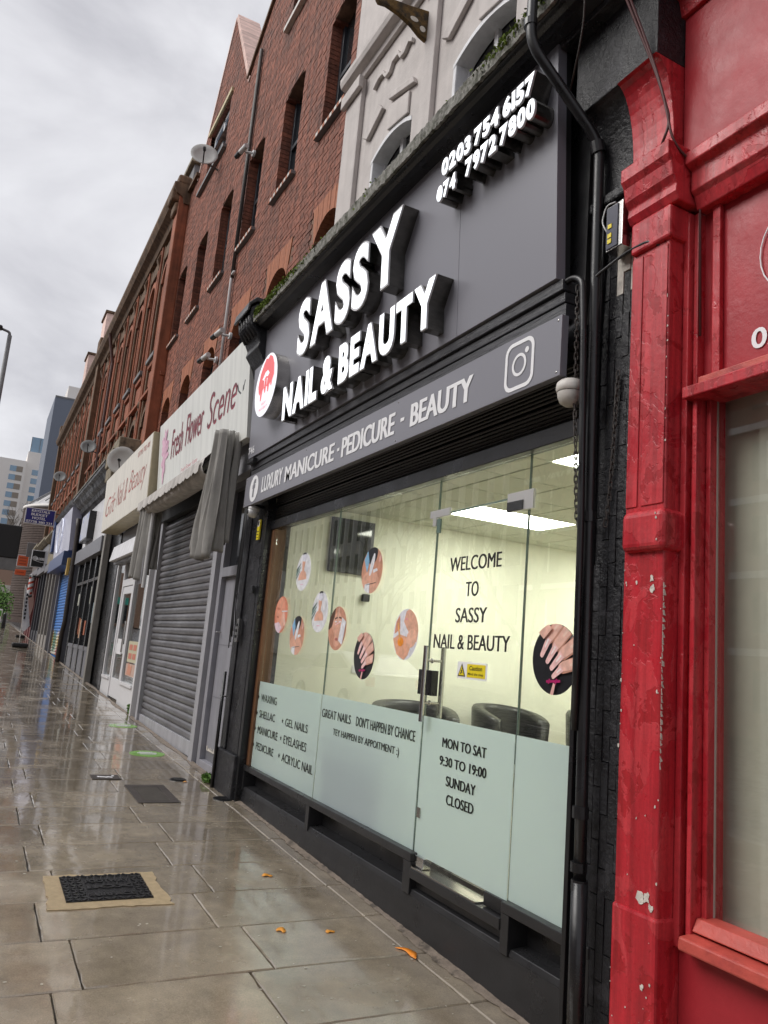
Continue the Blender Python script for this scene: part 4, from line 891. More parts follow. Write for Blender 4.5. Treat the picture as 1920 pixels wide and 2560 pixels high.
def rrect(w_, h_, r, n=8):
    P = []
    for cx, cy, a in ((w_-r,h_-r,0),(-w_+r,h_-r,90),(-w_+r,-h_+r,180),(w_-r,-h_+r,270)):
        P += [(cx+r*math.cos(math.radians(a+90*k/n)), cy+r*math.sin(math.radians(a+90*k/n))) for k in range(n+1)]
    return P
mb = MB(); ring(mb, -3.228, 3.088, rrect(.126,.138,.062), rrect(.104,.116,.045), yy); ring(mb, -3.228, 3.088, ell(0,0,.062,.064,0,32), ell(0,0,.045,.047,0,32), yy); mb.disc((-3.165, yy, 3.155), .017, 16)
mb.build('camera_icon', M['white_vinyl'], lo)
mb = MB()
for x in (-7.99,-6.3,-4.6,-2.92):
    for z in (2.955,3.23): mb.lathe([(.001,-.003),(.006,-.002),(.007,0)], (x, YS2, z), 'y', 8)
tag(mb.build('screws', M['steel'], lo), kind='stuff')

# ---- stucco upper floor
YU = 3.10
up = thing('stucco_facade', 'grey painted stucco upper storey with moulded window hoods above the salon', 'facade', (-5.2, YU, 5.0))
ops = [(-7.22,-6.30,5.0,7.00,.12),(-5.52,-4.56,5.0,7.02,.12),(-7.24,-6.30,9.0,10.9,.0),(-5.50,-4.20,9.0,10.9,.0)]
wall_open(MB(), -8.02, -2.2, 4.95, 13.5, YU, YU+.22, ops).build('wall', M['stucco'], up)
MB().box(-8.02,-2.2, YU+.22, YU+.3, 4.95, 13.5).build('wall_core', M['stucco_white'], up)
for xa, xb, za, zb, rs_ in ops:
    wdw = MB(); wdw.box(xa+.03, xb-.03, YU+.17, YU+.205, za, zb-rs_*.3); wdw = wdw.build('window', M['pane_dark'], up)
    for q in ((xa,xa+.07),(xb-.07,xb),((xa+xb)/2-.03,(xa+xb)/2+.03)): MB().box(q[0], q[1], YU+.13, YU+.19, za, zb-rs_*.4).build('frame', M['upvc'], wdw, bev=.004)
    if za < 6:
        mb = MB(); n = 10; cx = (xa+xb)/2; hw = (xb-xa)/2
        # white patched soffit and jamb lining
        mb.box(xa-.002, xa+.05, YU-.004, YU+.16, za, zb-rs_); mb.build('jamb_lining', M['stucco_white'], wdw, bev=.01)
        mb = MB(); R = (hw*hw+rs_*rs_)/(2*rs_)
        P = [(cx-hw+2*hw*i/n, zb-R+math.sqrt(max(0,R*R-(-hw+2*hw*i/n)**2))) for i in range(n+1)]
        for i in range(n): mb.hexa([(P[i][0],YU-.008,P[i][1]-.05),(P[i+1][0],YU-.008,P[i+1][1]-.05),(P[i+1][0],YU+.16,P[i+1][1]-.05),(P[i][0],YU+.16,P[i][1]-.05),(P[i][0],YU-.008,P[i][1]-.001),(P[i+1][0],YU-.008,P[i+1][1]-.001),(P[i+1][0],YU+.16,P[i+1][1]-.001),(P[i][0],YU+.16,P[i][1]-.001)])
        mb.build('arch_lining', M['stucco_white'], wdw)
        # hood made of two sloping labels, wavy moulding above
        for P in ([(-.68,.29),(-.55,.20),(-.20,.38),(-.31,.50)], [(-.10,.47),(-.05,.38),(.53,.20),(.49,.29)]):
            MB().prism([(cx+a, zb+b) for a, b in P], 'xz', YU-.05, YU-.002).build('hood_label', M['stucco'], up, bev=.008)
        MB().prism([(cx-.06,zb+.02),(cx-.09,zb+.33),(cx+.40,zb+.20),(cx+.40,zb-.06)], 'xz', YU-.030, YU-.002).build('keystone', M['stucco'], up, bev=.01)
        pts = [(-.52,.82),(-.40,.88),(-.30,.87),(-.22,.77),(-.12,.77),(-.06,.86),(.06,.86),(.12,.77),(.22,.77),(.30,.84),(.38,.78)]
        MB().prism([(cx+a,zb+b) for a, b in pts]+[(cx+a,zb+.055+b) for a, b in pts[::-1]], 'xz', YU-.045, YU-.002).build('apron_moulding', M['stucco'], up, bev=.004)
for a, b in ((-8.02,-7.58),(-6.05,-5.83),(-3.9,-3.5)):
    MB().box(a, b, YU-.06, YU-.001, 4.96, 8.18).build('pilaster_strip', M['stucco'], up, bev=.01)
    MB().box(a-.04, b+.04, YU-.12, YU-.061, 8.02, 8.18).build('strip_cap', M['stucco'], up, bev=.01)
MB().prism([(YU-.001,8.20),(YU-.05,8.20),(YU-.06,8.27),(YU-.14,8.30),(YU-.16,8.36),(YU-.16,8.42),(YU-.10,8.48),(YU-.04,8.56),(YU-.001,8.56)], 'yz', -8.06, -2.2).build('string_course', M['stucco'], up, bev=.006)
MB().box(-8.02,-2.2, YU-.03, YU-.001, 8.60, 8.68).build('string_fillet', M['stucco'], up, bev=.004)
# rusty bracket sticking out of the stucco
rb = MB(); rb.prism([(3.06,7.84),(3.04,7.50),(2.96,7.53),(2.86,7.60),(2.72,7.655),(2.58,7.68),(2.50,7.665),(2.47,7.70),(2.50,7.76),(2.60,7.765),(2.80,7.79)], 'yz', -6.055, -6.005)
for yc, zc, a_, b_ in ((2.985,7.615,.035,.030),(2.90,7.665,.035,.022)): pass
rb = rb.build('iron_bracket', M['rust'], bev=.006); tag(rb, 'rusty cast iron bracket jutting from the grey stucco', 'bracket')
for yc, zc, a_, b_ in ((2.985,7.60,.032,.032),(2.885,7.665,.045,.026)):
    mb = MB(); n = 16; mb.add([(x, yc+a_*math.cos(k*2*math.pi/n), zc+b_*math.sin(k*2*math.pi/n)) for x in (-6.002,) for k in range(n)], [tuple(range(n))]); mb.build('hole', M['chip'], rb)

# ------------------------------------------------------------------ pipes, chains and small fittings at the black pier
t = thing('downpipe', 'black cast iron downpipe bending over the salon sign and down the pier', 'downpipe', (-2.78, 2.48, G(-2.8)))
def rpath(pts, rad=.06, n=5):
    P = [Vector(p) for p in pts]; out = [P[0]]
    for a, b, c in zip(P[:-2], P[1:-1], P[2:]):
        r0 = min(rad, (a-b).length/2.2, (c-b).length/2.2); p0 = b+(a-b).normalized()*r0; p1 = b+(c-b).normalized()*r0
        for k in range(n+1):
            s = k/n; out.append((1-s)**2*p0+2*s*(1-s)*b+s*s*p1)
    return out+[P[-1]]
MB().tube(rpath([(-2.90,2.06,6.2),(-2.885,2.06,4.66),(-2.80,2.47,4.20),(-2.795,2.475,3.4),(-2.765,2.48,1.1),(-2.755,2.48,.62)], .09), .0275, 14).build('pipe', M['black'], t, smooth=True)
MB().tube([(-2.755,2.48,.62),(-2.745,2.475,G(-2.75))], .036, 14).build('pipe', M['black'], t, smooth=True)
for p, q in (((-2.894,2.06,4.80),(-2.892,2.06,4.76)),((-2.803,2.455,4.20),(-2.80,2.468,4.14)),((-2.7665,2.48,.93),(-2.7655,2.48,.88)),((-2.765,2.48,.70),(-2.765,2.48,.66)),((-2.757,2.48,.63),(-2.757,2.48,.585)),((-2.785,2.478,2.25),(-2.784,2.478,2.20))):
    MB().tube([p, q], .036, 14).build('collar', M['black'], t, smooth=False)
o = MB().tube(rpath([(-3.02,2.40,3.445),(-2.885,2.41,3.468),(-2.815,2.41,3.42),(-2.795,2.41,3.15),(-2.788,2.42,2.7),(-2.77,2.42,2.2),(-2.775,2.43,1.6),(-2.79,2.45,1.25)], .05), .0165, 10).build('conduit', M['black'], smooth=True)
tag(o, 'thin black conduit hooked over the lower sign end', 'conduit')
o = MB().tube(rpath([(-2.80,2.53,4.1),(-2.83,2.54,3.2),(-2.835,2.54,2.0),(-2.83,2.54,.3)], .1), .012, 8).build('cable_conduit', M['black'], smooth=True); tag(o, 'straight black conduit running down behind the downpipe', 'conduit')
def chain(name, pts, pitch, label):
    t = thing(name, label, 'chain', pts[-1], 'security chains by the pier')
    P = [Vector(p) for p in pts]; L_ = [0]
    for a, b in zip(P[:-1], P[1:]): L_.append(L_[-1]+(b-a).length)
    lk = MB(); n = 14; q = []
    for k in range(n): 
        a = 2*math.pi*k/n; q.append((.0085*math.cos(a), 0, .012*math.copysign(1, math.sin(a))*(abs(math.sin(a))>.01)+.0085*math.sin(a)))
    q.append(q[0]); lk.tube(q, .0034, 6, False); lo_ = lk.build('l', M['iron_brown']); me = lo_.data; bpy.data.objects.remove(lo_)
    s = 0; i = 0
    while s < L_[-1]:
        k = max(j for j in range(len(L_)) if L_[j] <= s); k = min(k, len(P)-2); f = (s-L_[k])/(L_[k+1]-L_[k]); p = P[k].lerp(P[k+1], f); d = (P[k+1]-P[k]).normalized()
        qt = d.to_track_quat('Z', 'Y'); e = (qt @ Matrix.Rotation(math.radians(20 if i % 2 else 105), 3, 'Z').to_quaternion()).to_euler()
        shared('link', me, p, t, e); s += pitch; i += 1
chain('chain', [(-2.868,2.425,3.40),(-2.866,2.43,3.10),(-2.862,2.435,2.75),(-2.852,2.44,2.59),(-2.84,2.44,2.41),(-2.824,2.44,2.23),(-2.80,2.44,2.165)], .030, 'long steel chain hanging before the salon window edge')
chain('chain', [(-2.725,2.53,2.20),(-2.715,2.535,2.30),(-2.70,2.535,2.5),(-2.69,2.535,2.75),(-2.68,2.535,2.93)], .030, 'short black chain looped against the tiled pier')
t = thing('dome_camera', 'grimy white dome camera hanging under the end of the lower sign', 'camera', (-2.90, 2.42, 2.79))
MB().lathe([(.052,2.92),(.066,2.905),(.070,2.875),(.066,2.862),(.064,2.860)], (-2.90,2.43,0), 'z', 20).build('collar', M['dirty_white'], t, smooth=True)
MB().lathe([(.062,2.858),(.060,2.835),(.048,2.806),(.025,2.790),(.001,2.786)], (-2.90,2.43,0), 'z', 20).build('dome', M['dirty_white'], t, smooth=True)
MB().box(-2.92,-2.88,2.43,2.60,2.88,2.93).build('arm', M['black'], t)
t = thing('dome_camera', 'white turret camera below the left end of the lower sign', 'camera', (-7.82, 2.45, 2.82))
MB().lathe([(.05,2.93),(.062,2.92),(.062,2.88),(.045,2.875)], (-7.84,2.42,0), 'z', 18).build('base', M['pvc_white'], t, smooth=True)
MB().lathe([(.001,-.062),(.03,-.055),(.052,-.03),(.058,0),(.05,.03),(.02,.05)], (-7.84,2.41,2.865), 'y', 18).build('ball', M['pvc_white'], t, smooth=True)
MB().lathe([(.001,-.066),(.022,-.064),(.026,-.058)], (-7.84,2.41,2.865), 'y', 14).build('lens', M['black'], t)
MB().box(-7.86,-7.82,2.42,2.55,2.925,2.955).build('arm', M['black'], t)
o = MB().box(-7.82,-7.745, 2.470, 2.486, 2.58, 2.79).build('warning_sticker', M['yellow'], bev=.001); tag(o, 'small yellow and white warning sticker on the black pilaster', 'sticker')
MB().box(-7.812,-7.753, 2.4685, 2.4695, 2.72, 2.785).build('white_field', M['white_vinyl'], o)
mb = MB(); mb.box(-7.80,-7.765,2.4672,2.4682,2.73,2.775); mb.box(-7.81,-7.757,2.4685,2.4695,2.60,2.605); mb.box(-7.81,-7.757,2.4685,2.4695,2.63,2.64); mb.box(-7.81,-7.757,2.4685,2.4695,2.66,2.67); mb.build('print', M['black_vinyl'], o)
# bundle of cables and a pipe on the left pilaster
cb_ = thing('cable_bundle', 'bundle of black cables drooping down the salon pilaster', 'cable', (-8.25, 2.46, 1.3))
r_ = random.Random(9)
for k in range(5):
    x0 = -8.28+.022*k; MB().tube(rpath([(x0,2.455,3.02),(x0+r_.uniform(-.03,.03),2.45,2.5),(x0+r_.uniform(-.02,.05),2.445,1.9),(x0+r_.uniform(.0,.08),2.45,1.45+.06*k)], .2), .006, 6).build('cable', M['black_flat'], cb_, smooth=True)
o = MB().tube([(-8.30,2.455,G(-8.3)),(-8.30,2.455,1.2)], .018, 10).tube([(-8.36,2.455,.95),(-8.18,2.455,.95)], .008, 6).build('service_pipe', M['black'], smooth=True); tag(o, 'thin black pipe rising from the pavement on the salon pilaster', 'pipe')
o = MB().box(-8.13,-8.04, 2.455, 2.487, 1.52, 1.76).build('entry_panel', M['steel'], bev=.004); tag(o, 'narrow steel entry panel on the black pilaster', 'entry panel')
for k in range(3): MB().box(-8.105,-8.065,2.449,2.4545,1.56+.06*k,1.59+.06*k).build('button', M['black'], o)
o = MB().box(-7.80,-7.72, 2.46, 2.487, 2.02, 2.10).build('junction_box', M['black'], bev=.006); tag(o, 'small black junction box halfway up the salon pilaster', 'junction box')
t = thing('timer_box', 'aluminium control box with dark face beside the downpipe', 'control box', (-2.665, 2.49, 3.53))
MB().box(-2.71,-2.60, 2.455, 2.555, 3.535, 3.775).build('case', M['steel'], t, bev=.004)
MB().box(-2.703,-2.628, 2.449, 2.4545, 3.545, 3.765).build('face', pcol((.02,.022,.05), .3), t)
for z in (3.57,3.60,3.65): MB().box(-2.69,-2.665, 2.445, 2.4485, z, z+.022).build('light', M['yellow'], t)
o = MB().tube(rpath([(-2.66,2.47,3.55),(-2.75,2.46,3.72),(-2.72,2.46,3.80),(-2.66,2.465,3.79)], .03), .004, 6).build('wire', M['pvc_white'], smooth=True); tag(o, 'white wire looping over the control box', 'wire')
o = MB().tube(rpath([(-2.82,2.46,3.2),(-2.80,2.46,3.44),(-2.60,2.485,3.50),(-2.45,2.48,3.49),(-2.40,2.51,3.45)], .05), .0075, 8).build('cable', M['black'], smooth=True); tag(o, 'black cable crossing from the pier into the red pilaster', 'cable')
o = MB().tube(rpath([(-2.56,2.05,5.2),(-2.62,2.2,4.72),(-2.85,2.30,4.45)], .3), .005, 6).build('cable', M['iron_brown'], smooth=True); tag(o, 'slack brown cable hanging under the black console', 'cable')
o = MB().tube(rpath([(-2.50,2.05,5.2),(-2.42,2.30,4.60),(-2.345,2.40,4.25),(-2.30,2.44,4.00),(-2.345,2.435,3.90)], .15), .007, 6).tube(rpath([(-2.49,2.06,5.2),(-2.40,2.31,4.58),(-2.33,2.41,4.2),(-2.29,2.45,3.88),(-2.27,2.60,3.80),(-2.275,2.62,3.0)], .15), .006, 6).build('cable', pcol((.10,.03,.03),.5), smooth=True); tag(o, 'painted cable running down over the red console bracket', 'cable')
o = MB().box(-2.60,-2.55, 2.53, 2.553, 2.10, 2.32).build('letter_plate', M['black'], bev=.004); tag(o, 'recessed black plate on the tiled pier by the chain', 'plate')
MB().box(-2.585,-2.573, 2.524, 2.529, 2.17, 2.26).build('slot', M['chip'], o)
# black console over the tiled pier
P = [(2.9,3.90),(2.53,3.90)]+[(2.53-.145*(1-math.cos(math.radians(a))), 3.96+.40*math.sin(math.radians(a))) for a in range(0, 91, 10)]+[(2.9,4.36)]
cs2 = MB().prism(P, 'yz', -2.90, -2.590).build('console_bracket', M['black_old'], sal, bev=.004)
MB().box(-2.90,-2.336, 2.384, 2.9, 4.362, 4.80).build('console_head', M['black_old'], sal, bev=.006)
MB().prism([(2.9,4.80),(2.31,4.80),(2.30,4.86),(2.24,4.88),(2.23,4.95),(2.12,5.0),(2.10,5.12),(2.9,5.2)], 'yz', -2.955, -2.345).build('end_cornice', M['black_old'], sal, bev=.005)
MB().box(-2.90,-2.590, 2.49, 2.574, 3.84, 3.898).build('pier_cap', M['black_old'], prt, bev=.012)
MB().box(-2.90,-2.590, 2.512, 2.574, 3.78, 3.838).build('pier_cap', M['black_old'], prt, bev=.012)
def chip(mb, cx, cz, y, s, seed, n=11, asp=1.6):
    r = random.Random(seed); P = []
    for k in range(n):
        a = 2*math.pi*k/n; q = s*r.uniform(.45,1.15); P.append((cx+q*math.cos(a), cz+asp*q*math.sin(a)))
    mb.prism(P, 'xz', y, y-.0015)
mb = MB(); r_ = random.Random(21)
ptop = None
xs_ = []
for i in range(140):
    z = -.05+i*.0265; xs_.append((-2.578+.006*math.sin(i*.31)+r_.uniform(-.005,.005), z, .004+.010*max(0, math.sin(i*.17+1)+r_.uniform(-.6,.5))))
for (a,za,wa),(b,zb_,wb) in zip(xs_[:-1], xs_[1:]): mb.add([(a-wa,2.534,za),(a+.004,2.532,za),(b+.004,2.532,zb_),(b-wb,2.534,zb_)], [(0,1,2,3)])
mb.build('bare_plaster_edge', M['chip'], prt)

# ------------------------------------------------------------------ red shopfront
red = thing('red_shopfront', 'red painted old shopfront with flaking pilaster and big window', 'shop', (-1.4, 2.6, G(-1.4)))
pr = MB().box(-2.572,-2.345, 2.50, 2.72, G(-2.4)-.2, 3.62).build('pilaster', M['red'], red, bev=.010, seg=3)
for a, b in ((-2.565,-2.50),(-2.478,-2.352)): MB().box(a, b, 2.4945, 2.4995, 2.24, 3.44).build('moulding', M['red'], pr, bev=.006)
MB().box(-2.576,-2.338, 2.490, 2.73, G(-2.4)-.2, .60).build('pilaster_base', M['red'], pr, bev=.014)
MB().box(-2.562,-2.320, 2.462, 2.66, 2.035, 2.215).build('block', M['red'], pr, bev=.032, seg=4)
MB().box(-2.565,-2.325, 2.478, 2.70, 3.46, 3.62).build('neck', M['red'], pr, bev=.012)
MB().prism([(2.74,3.625),(2.49,3.625),(2.47,3.66),(2.475,3.70),(2.45,3.735),(2.44,3.80),(2.42,3.83),(2.42,3.90),(2.74,3.90)], 'yz', -2.585, -2.29).build('capital', M['red'], pr, bev=.006)
def cove(x0, x1, mt, parent, nm):
    P = [(2.8,3.905),(2.50,3.905)]+[(2.50-.125*(1-math.cos(math.radians(a))), 3.96+.40*math.sin(math.radians(a))) for a in range(0, 91, 10)]+[(2.8,4.36)]
    return MB().prism(P, 'yz', x0, x1).build(nm, mt, parent, bev=.004)
cove(-2.588, -2.335, M['red'], red, 'console_bracket')
for a, b, y in ((-2.343,-2.312,2.585),(-2.310,-2.286,2.615),(-2.284,-2.262,2.59),(-2.260,-2.236,2.645)): MB().box(a, b, y, 2.74, .50, 2.74 if a > -2.29 else 3.60).build('jamb_moulding', M['red'], red, bev=.004)
XE = 1.2
rg = MB().box(-2.234, XE, 2.690, 2.698, .625, 2.735).build('window_pane', M['glass'], red)
MB().box(-2.240,-2.2315, 2.683, 2.6895, .62, 2.735).build('putty', pcol((.42,.38,.34),.7), rg)
mb = MB(); mb.hexa([(-2.275,2.535,.512),(XE,2.535,.512),(XE,2.70,.512),(-2.275,2.70,.512),(-2.275,2.540,.560),(XE,2.540,.560),(XE,2.70,.575),(-2.275,2.70,.575)]); mb.build('sill', M['coral'], red, bev=.008)
MB().hexa([(-2.26,2.595,.576),(XE,2.595,.576),(XE,2.70,.576),(-2.26,2.70,.576),(-2.26,2.62,.622),(XE,2.62,.622),(XE,2.70,.626),(-2.26,2.70,.626)]).build('sill', M['coral'], red, bev=.005)
MB().box(-2.335, XE, 2.615, 2.8, G(XE)-.2, .510).build('stall_riser', M['red_flat'], red)
MB().box(-2.31, XE, 2.55, 2.72, 2.70, 2.752).build('transom_ledge', M['red'], red, bev=.006)
MB().box(-2.31, XE, 2.66, 2.74, 2.753, 3.60).build('frieze_panel', M['red_flat'], red)
MB().box(-2.225,-2.185, 2.632, 2.659, 2.79, 3.60).build('frieze_frame', M['red'], red, bev=.004)
MB().box(-2.245, XE, 2.575, 2.659, 2.754, 2.788).build('frieze_frame', M['coral'], red, bev=.004)
mb = MB(); put_text(mb, '020 7', -2.045, -1.70, 2.865, 2.955, 2.655, offset=.02); mb.build('lettering', M['white_vinyl'], red)
mb = MB()
for sc, dz in ((1,0),(.62,-.02)):
    mb.tube([(-1.87+.13*sc*math.cos(a), 2.652, 3.26+dz+.17*sc*math.sin(a)) for a in [math.radians(60+k*15) for k in range(21)]], .003, 5)
mb.build('outline_lettering', M['white_vinyl'], red)
MB().prism([(2.78,3.60),(2.60,3.60),(2.58,3.66),(2.56,3.68),(2.56,3.78),(2.52,3.80),(2.52,3.86),(2.78,3.86)], 'yz', -2.285, XE).build('architrave', M['red'], red, bev=.005)
MB().box(-2.33, XE, 2.56, 2.78, 3.862, 4.62).build('fascia_board', M['red_flat'], red)
MB().prism([(2.9,4.62),(2.54,4.62),(2.52,4.70),(2.42,4.74),(2.40,4.82),(2.28,4.90),(2.24,5.02),(2.24,5.12),(2.9,5.12)], 'yz', -2.36, XE).build('cornice', M['red'], red, bev=.005)
MB().box(-2.2, XE, 2.9, 3.0, 5.12, 13).build('upper_wall', M['brick_dark'], red)
mb = MB()
for k, (cx, cz, s) in enumerate(((-2.43,.655,.022),(-2.395,.66,.018),(-2.372,.63,.012),(-2.405,1.92,.012),(-2.398,1.88,.016),(-2.49,1.905,.006),(-2.40,.34,.010),(-2.36,.36,.006),(-2.47,.13,.014))):
    chip(mb, cx, cz, 2.4885 if cz < .6 else 2.4985, s, k, asp=1.5)
tag(mb.build('bare_patches', M['chip'], pr), kind='stuff')
mb = MB(); r_ = random.Random(4)
for k in range(26):
    z = 1.15+k*.029; w0 = r_.uniform(.002,.011); mb.prism([(2.500+r_.uniform(0,.003), z+r_.uniform(0,.008)), (2.502+w0*1.5, z+r_.uniform(0,.012)), (2.502+w0*r_.uniform(.2,1.3), z+.02), (2.501+w0*r_.uniform(.2,1), z+r_.uniform(.022,.031)), (2.500, z+.027)], 'yz', -2.3435, -2.3425)
mb.build('bare_edge', M['chip'], pr)
mb = MB(); r_ = random.Random(77)
for k in range(70):
    z = r_.uniform(.0, 3.4); x = -2.345-abs(r_.gauss(0,.012)) if r_.random() < .45 else (-2.57+abs(r_.gauss(0,.012)) if r_.random() < .5 else r_.uniform(-2.56,-2.36))
    chip(mb, x, z, 2.4890 if z < .6 else (2.4608 if 2.05 < z < 2.2 else 2.4988), r_.uniform(.0015,.0055), 200+k, 7, r_.uniform(.6,2.2))
tag(mb.build('tiny_chips', M['chip'], pr), kind='stuff')
# dim interior behind the red shop's window
MB().box(-2.3, XE, 2.80, 2.83, .3, 3.2).build('blind', pcol((.62,.59,.51), .7), red)
MB().box(-2.42,-2.3, 2.72, 3.4, .3, 3.2).build('inner_wall', pcol((.45,.42,.37), .7), red)
MB().box(-2.3, XE, 2.72, 3.4, .30, .34).build('inner_floor', M['floor_in'], red)
MB().box(-2.10,-1.98, 2.775, 2.799, .34, 3.2).build('inner_column', pcol((.62,.59,.52), .7), red)
MB().box(-2.3, XE, 2.72, 3.4, 3.2, 3.25).build('inner_ceiling', M['ceil'], red)

# ------------------------------------------------------------------ flower shop (grey roller shutter) and door 748
fl = thing('flower_shop', 'flower shop closed by a grey roller shutter with a narrow grey door', 'shop', (-11.3, 2.6, G(-11.3)))
MB().box(-13.75,-8.34, 2.75, 3.2, G(-8)-.2, 5.0).build('backing_wall', M['grey_mid'], fl)
# shutter
sx0, sx1 = -13.38, -9.86
sh = MB().box(sx0, sx1, 2.66, 2.70, .1, 3.40).build('roller_shutter', M['slat'], fl)
prof = [(.012,-.050),(-.002,-.047),(-.014,-.034),(-.020,-.012),(-.019,.010),(-.012,.028),(-.001,.038),(.006,.043),(.010,.050)]
nP = len(prof); q = MB(); q.add([(sx0+.01,2.648+p[0],p[1]) for p in prof]+[(sx1-.01,2.648+p[0],p[1]) for p in prof], [(i,i+1,nP+i+1,nP+i) for i in range(nP-1)])
qo = q.build('s', M['slat'], smooth=True); qe = qo.data; bpy.data.objects.remove(qo)
nsl = 31
for k in range(nsl): shared('slat', qe, (0, ru(-.002,.002), .305+k*.1005), sh)
MB().box(sx0, sx1, 2.615, 2.66, G(-9.9)+.02, .255).build('bottom_rail', M['grey_light'], sh, bev=.005)
MB().box(sx1-.01, -9.69, 2.575, 2.72, G(-9.7)-.03, 3.45).build('shutter_guide', M['grey_light'], fl, bev=.005)
MB().box(-13.52, sx0+.01, 2.575, 2.72, G(-13.5)-.03, 3.45).build('shutter_guide', M['grey_light'], fl, bev=.005)
MB().box(-9.688,-9.56, 2.64, 2.78, G(-9.6)-.03, 3.45).build('pier', M['grey_mid'], fl, bev=.004)
# door 748
dr = MB().box(-9.42,-8.66, 2.66, 2.72, G(-9)+.24, 2.28).build('door', M['grey_paint'], fl, bev=.003)
mb = MB(); 
for z in (1.47,.86): mb.box(-9.40,-8.68,2.657,2.6595,z,z+.006)
mb.build('door_joint', M['grey_mid'], dr)
mb = MB(); r_ = random.Random(6); z0 = G(-9)+.06
P = [(-9.38,z0)]+[(-8.70,z0)]+[(-8.70-.017*k, z0+.16+r_.uniform(-.035,.035)) for k in range(41)]
MB().box(-9.42,-8.66,2.665,2.72,G(-9)-.02,G(-9)+.24).build('kick_plate', M['grey_mid'], dr)
mb.prism([(-9.38,G(-9)+.21)]+[(-9.38+.017*k, G(-9)+.24+r_.uniform(-.03,.035)) for k in range(41)]+[(-8.70,G(-9)+.21)], 'xz', 2.658, 2.656); mb.build('flaked_paint', M['chip'], dr)
MB().box(-9.43,-8.65,2.60,2.70,G(-9)-.05,G(-9)+.10).build('door_step', M['grey_paint'], fl, bev=.006)
mb = MB(); put_text(mb, '748', -9.01,-8.80, 2.00, 2.085, 2.657, offset=.01); mb.build('house_number', M['black_vinyl'], dr)
MB().tube([(-9.36,2.66,1.62),(-9.36,2.60,1.62),(-9.30,2.60,1.62)], .009, 8).build('handle', M['steel'], dr)
MB().box(-9.55,-9.43, 2.60, 2.76, G(-9.5)-.03, 3.40).build('door_frame', M['grey_paint'], fl, bev=.004)
MB().box(-8.65,-8.55, 2.60, 2.76, G(-8.6)-.03, 3.40).build('door_frame', M['grey_paint'], fl, bev=.004)
MB().box(-9.43,-8.65, 2.60, 2.76, 2.285, 2.40).build('door_head', M['grey_paint'], fl, bev=.004)
tp = MB().box(-9.43,-8.65, 2.68, 2.69, 2.40, 3.36).build('transom_pane', M['pane_dark'], fl)
MB().box(-9.43,-8.65, 2.60, 2.76, 3.36, 3.44).build('door_head', M['grey_mid'], fl, bev=.004)
MB().box(-9.95,-8.36, 2.48, 2.70, 3.44, 3.86).build('grey_fascia', M['grey_light'], fl, bev=.004)
MB().box(-13.55,-9.95, 2.55, 2.70, 3.41, 3.86).build('shutter_hood', M['black_flat'], fl)
# sign board
fs_ = thing('flower_sign', 'pale sign board with script Fresh Flower Scene and pink flower', 'sign', (-10.6, 2.3, 3.82))
zb_, zt_ = 3.82, 4.95; yb_, yt_ = 2.335, 2.245
def fy(z): return yb_+(yt_-yb_)*(z-zb_)/(zt_-zb_)
MB().hexa([(-13.02,yb_,zb_),(-8.16,yb_,zb_-.08),(-8.16,yb_+.10,zb_-.08),(-13.02,yb_+.10,zb_),(-13.02,yt_,zt_),(-8.16,yt_,zt_),(-8.16,yt_+.10,zt_),(-13.02,yt_+.10,zt_)]).build('panel', M['sign_pale'], fs_, bev=.004)
tl_ = (yb_-yt_)/(zt_-zb_)
for mt, dx, dz, dy in (('script_red',.012,-.014,-.004),('script_dark',0,0,-.0065)):
    for tx, a, b, c0, c1 in (('Fresh',-12.08,-11.30,4.22,4.66),('Flower',-11.14,-10.12,4.24,4.68),('Scene',-9.92,-8.62,4.22,4.66)):
        put_text(MB(), tx, a+dx, b+dx, c0+dz, c1+dz, fy(c0)+dy, shear=.42, tilt=tl_, offset=-.013).build('script_lettering', M[mt], fs_)
mb = MB(); r_ = random.Random(12)
for k in range(40):
    a = r_.uniform(0, 6.28); rr = r_.uniform(.12,.36); cx, cz = -12.55, 4.38; p = ell(cx+rr*.45*math.cos(a), cz+rr*.95*math.sin(a), .05, rr*.45, a-math.pi/2, 8); y0 = fy(cz)-.0015-.00025*k
    mb.add([(u, y0-tl_*(v-cz), v) for u, v in p], [tuple(range(8))])
mb.build('flower_print', M['pink'], fs_)
mb = MB(); put_text(mb, 'Interflora', -9.12,-8.55, 4.00, 4.12, fy(4.0)-.003, shear=.1, tilt=tl_); put_text(mb, 'the flower experts', -9.12,-8.60, 3.90, 3.945, fy(3.9)-.003, shear=.2, tilt=tl_)
for p in (bar(-8.48,4.06,-8.40,4.30,.018), bar(-8.40,4.30,-8.30,4.44,.014), bar(-8.40,4.28,-8.56,4.38,.012), bar(-8.46,4.12,-8.62,4.20,.012), bar(-8.56,4.38,-8.60,4.46,.02), ell(-8.36,4.36,.025,.035)):
    mb.add([(u, fy(v)-.003, v) for u, v in p], [tuple(range(len(p)))])
mb.build('small_print', M['black_vinyl'], fs_)
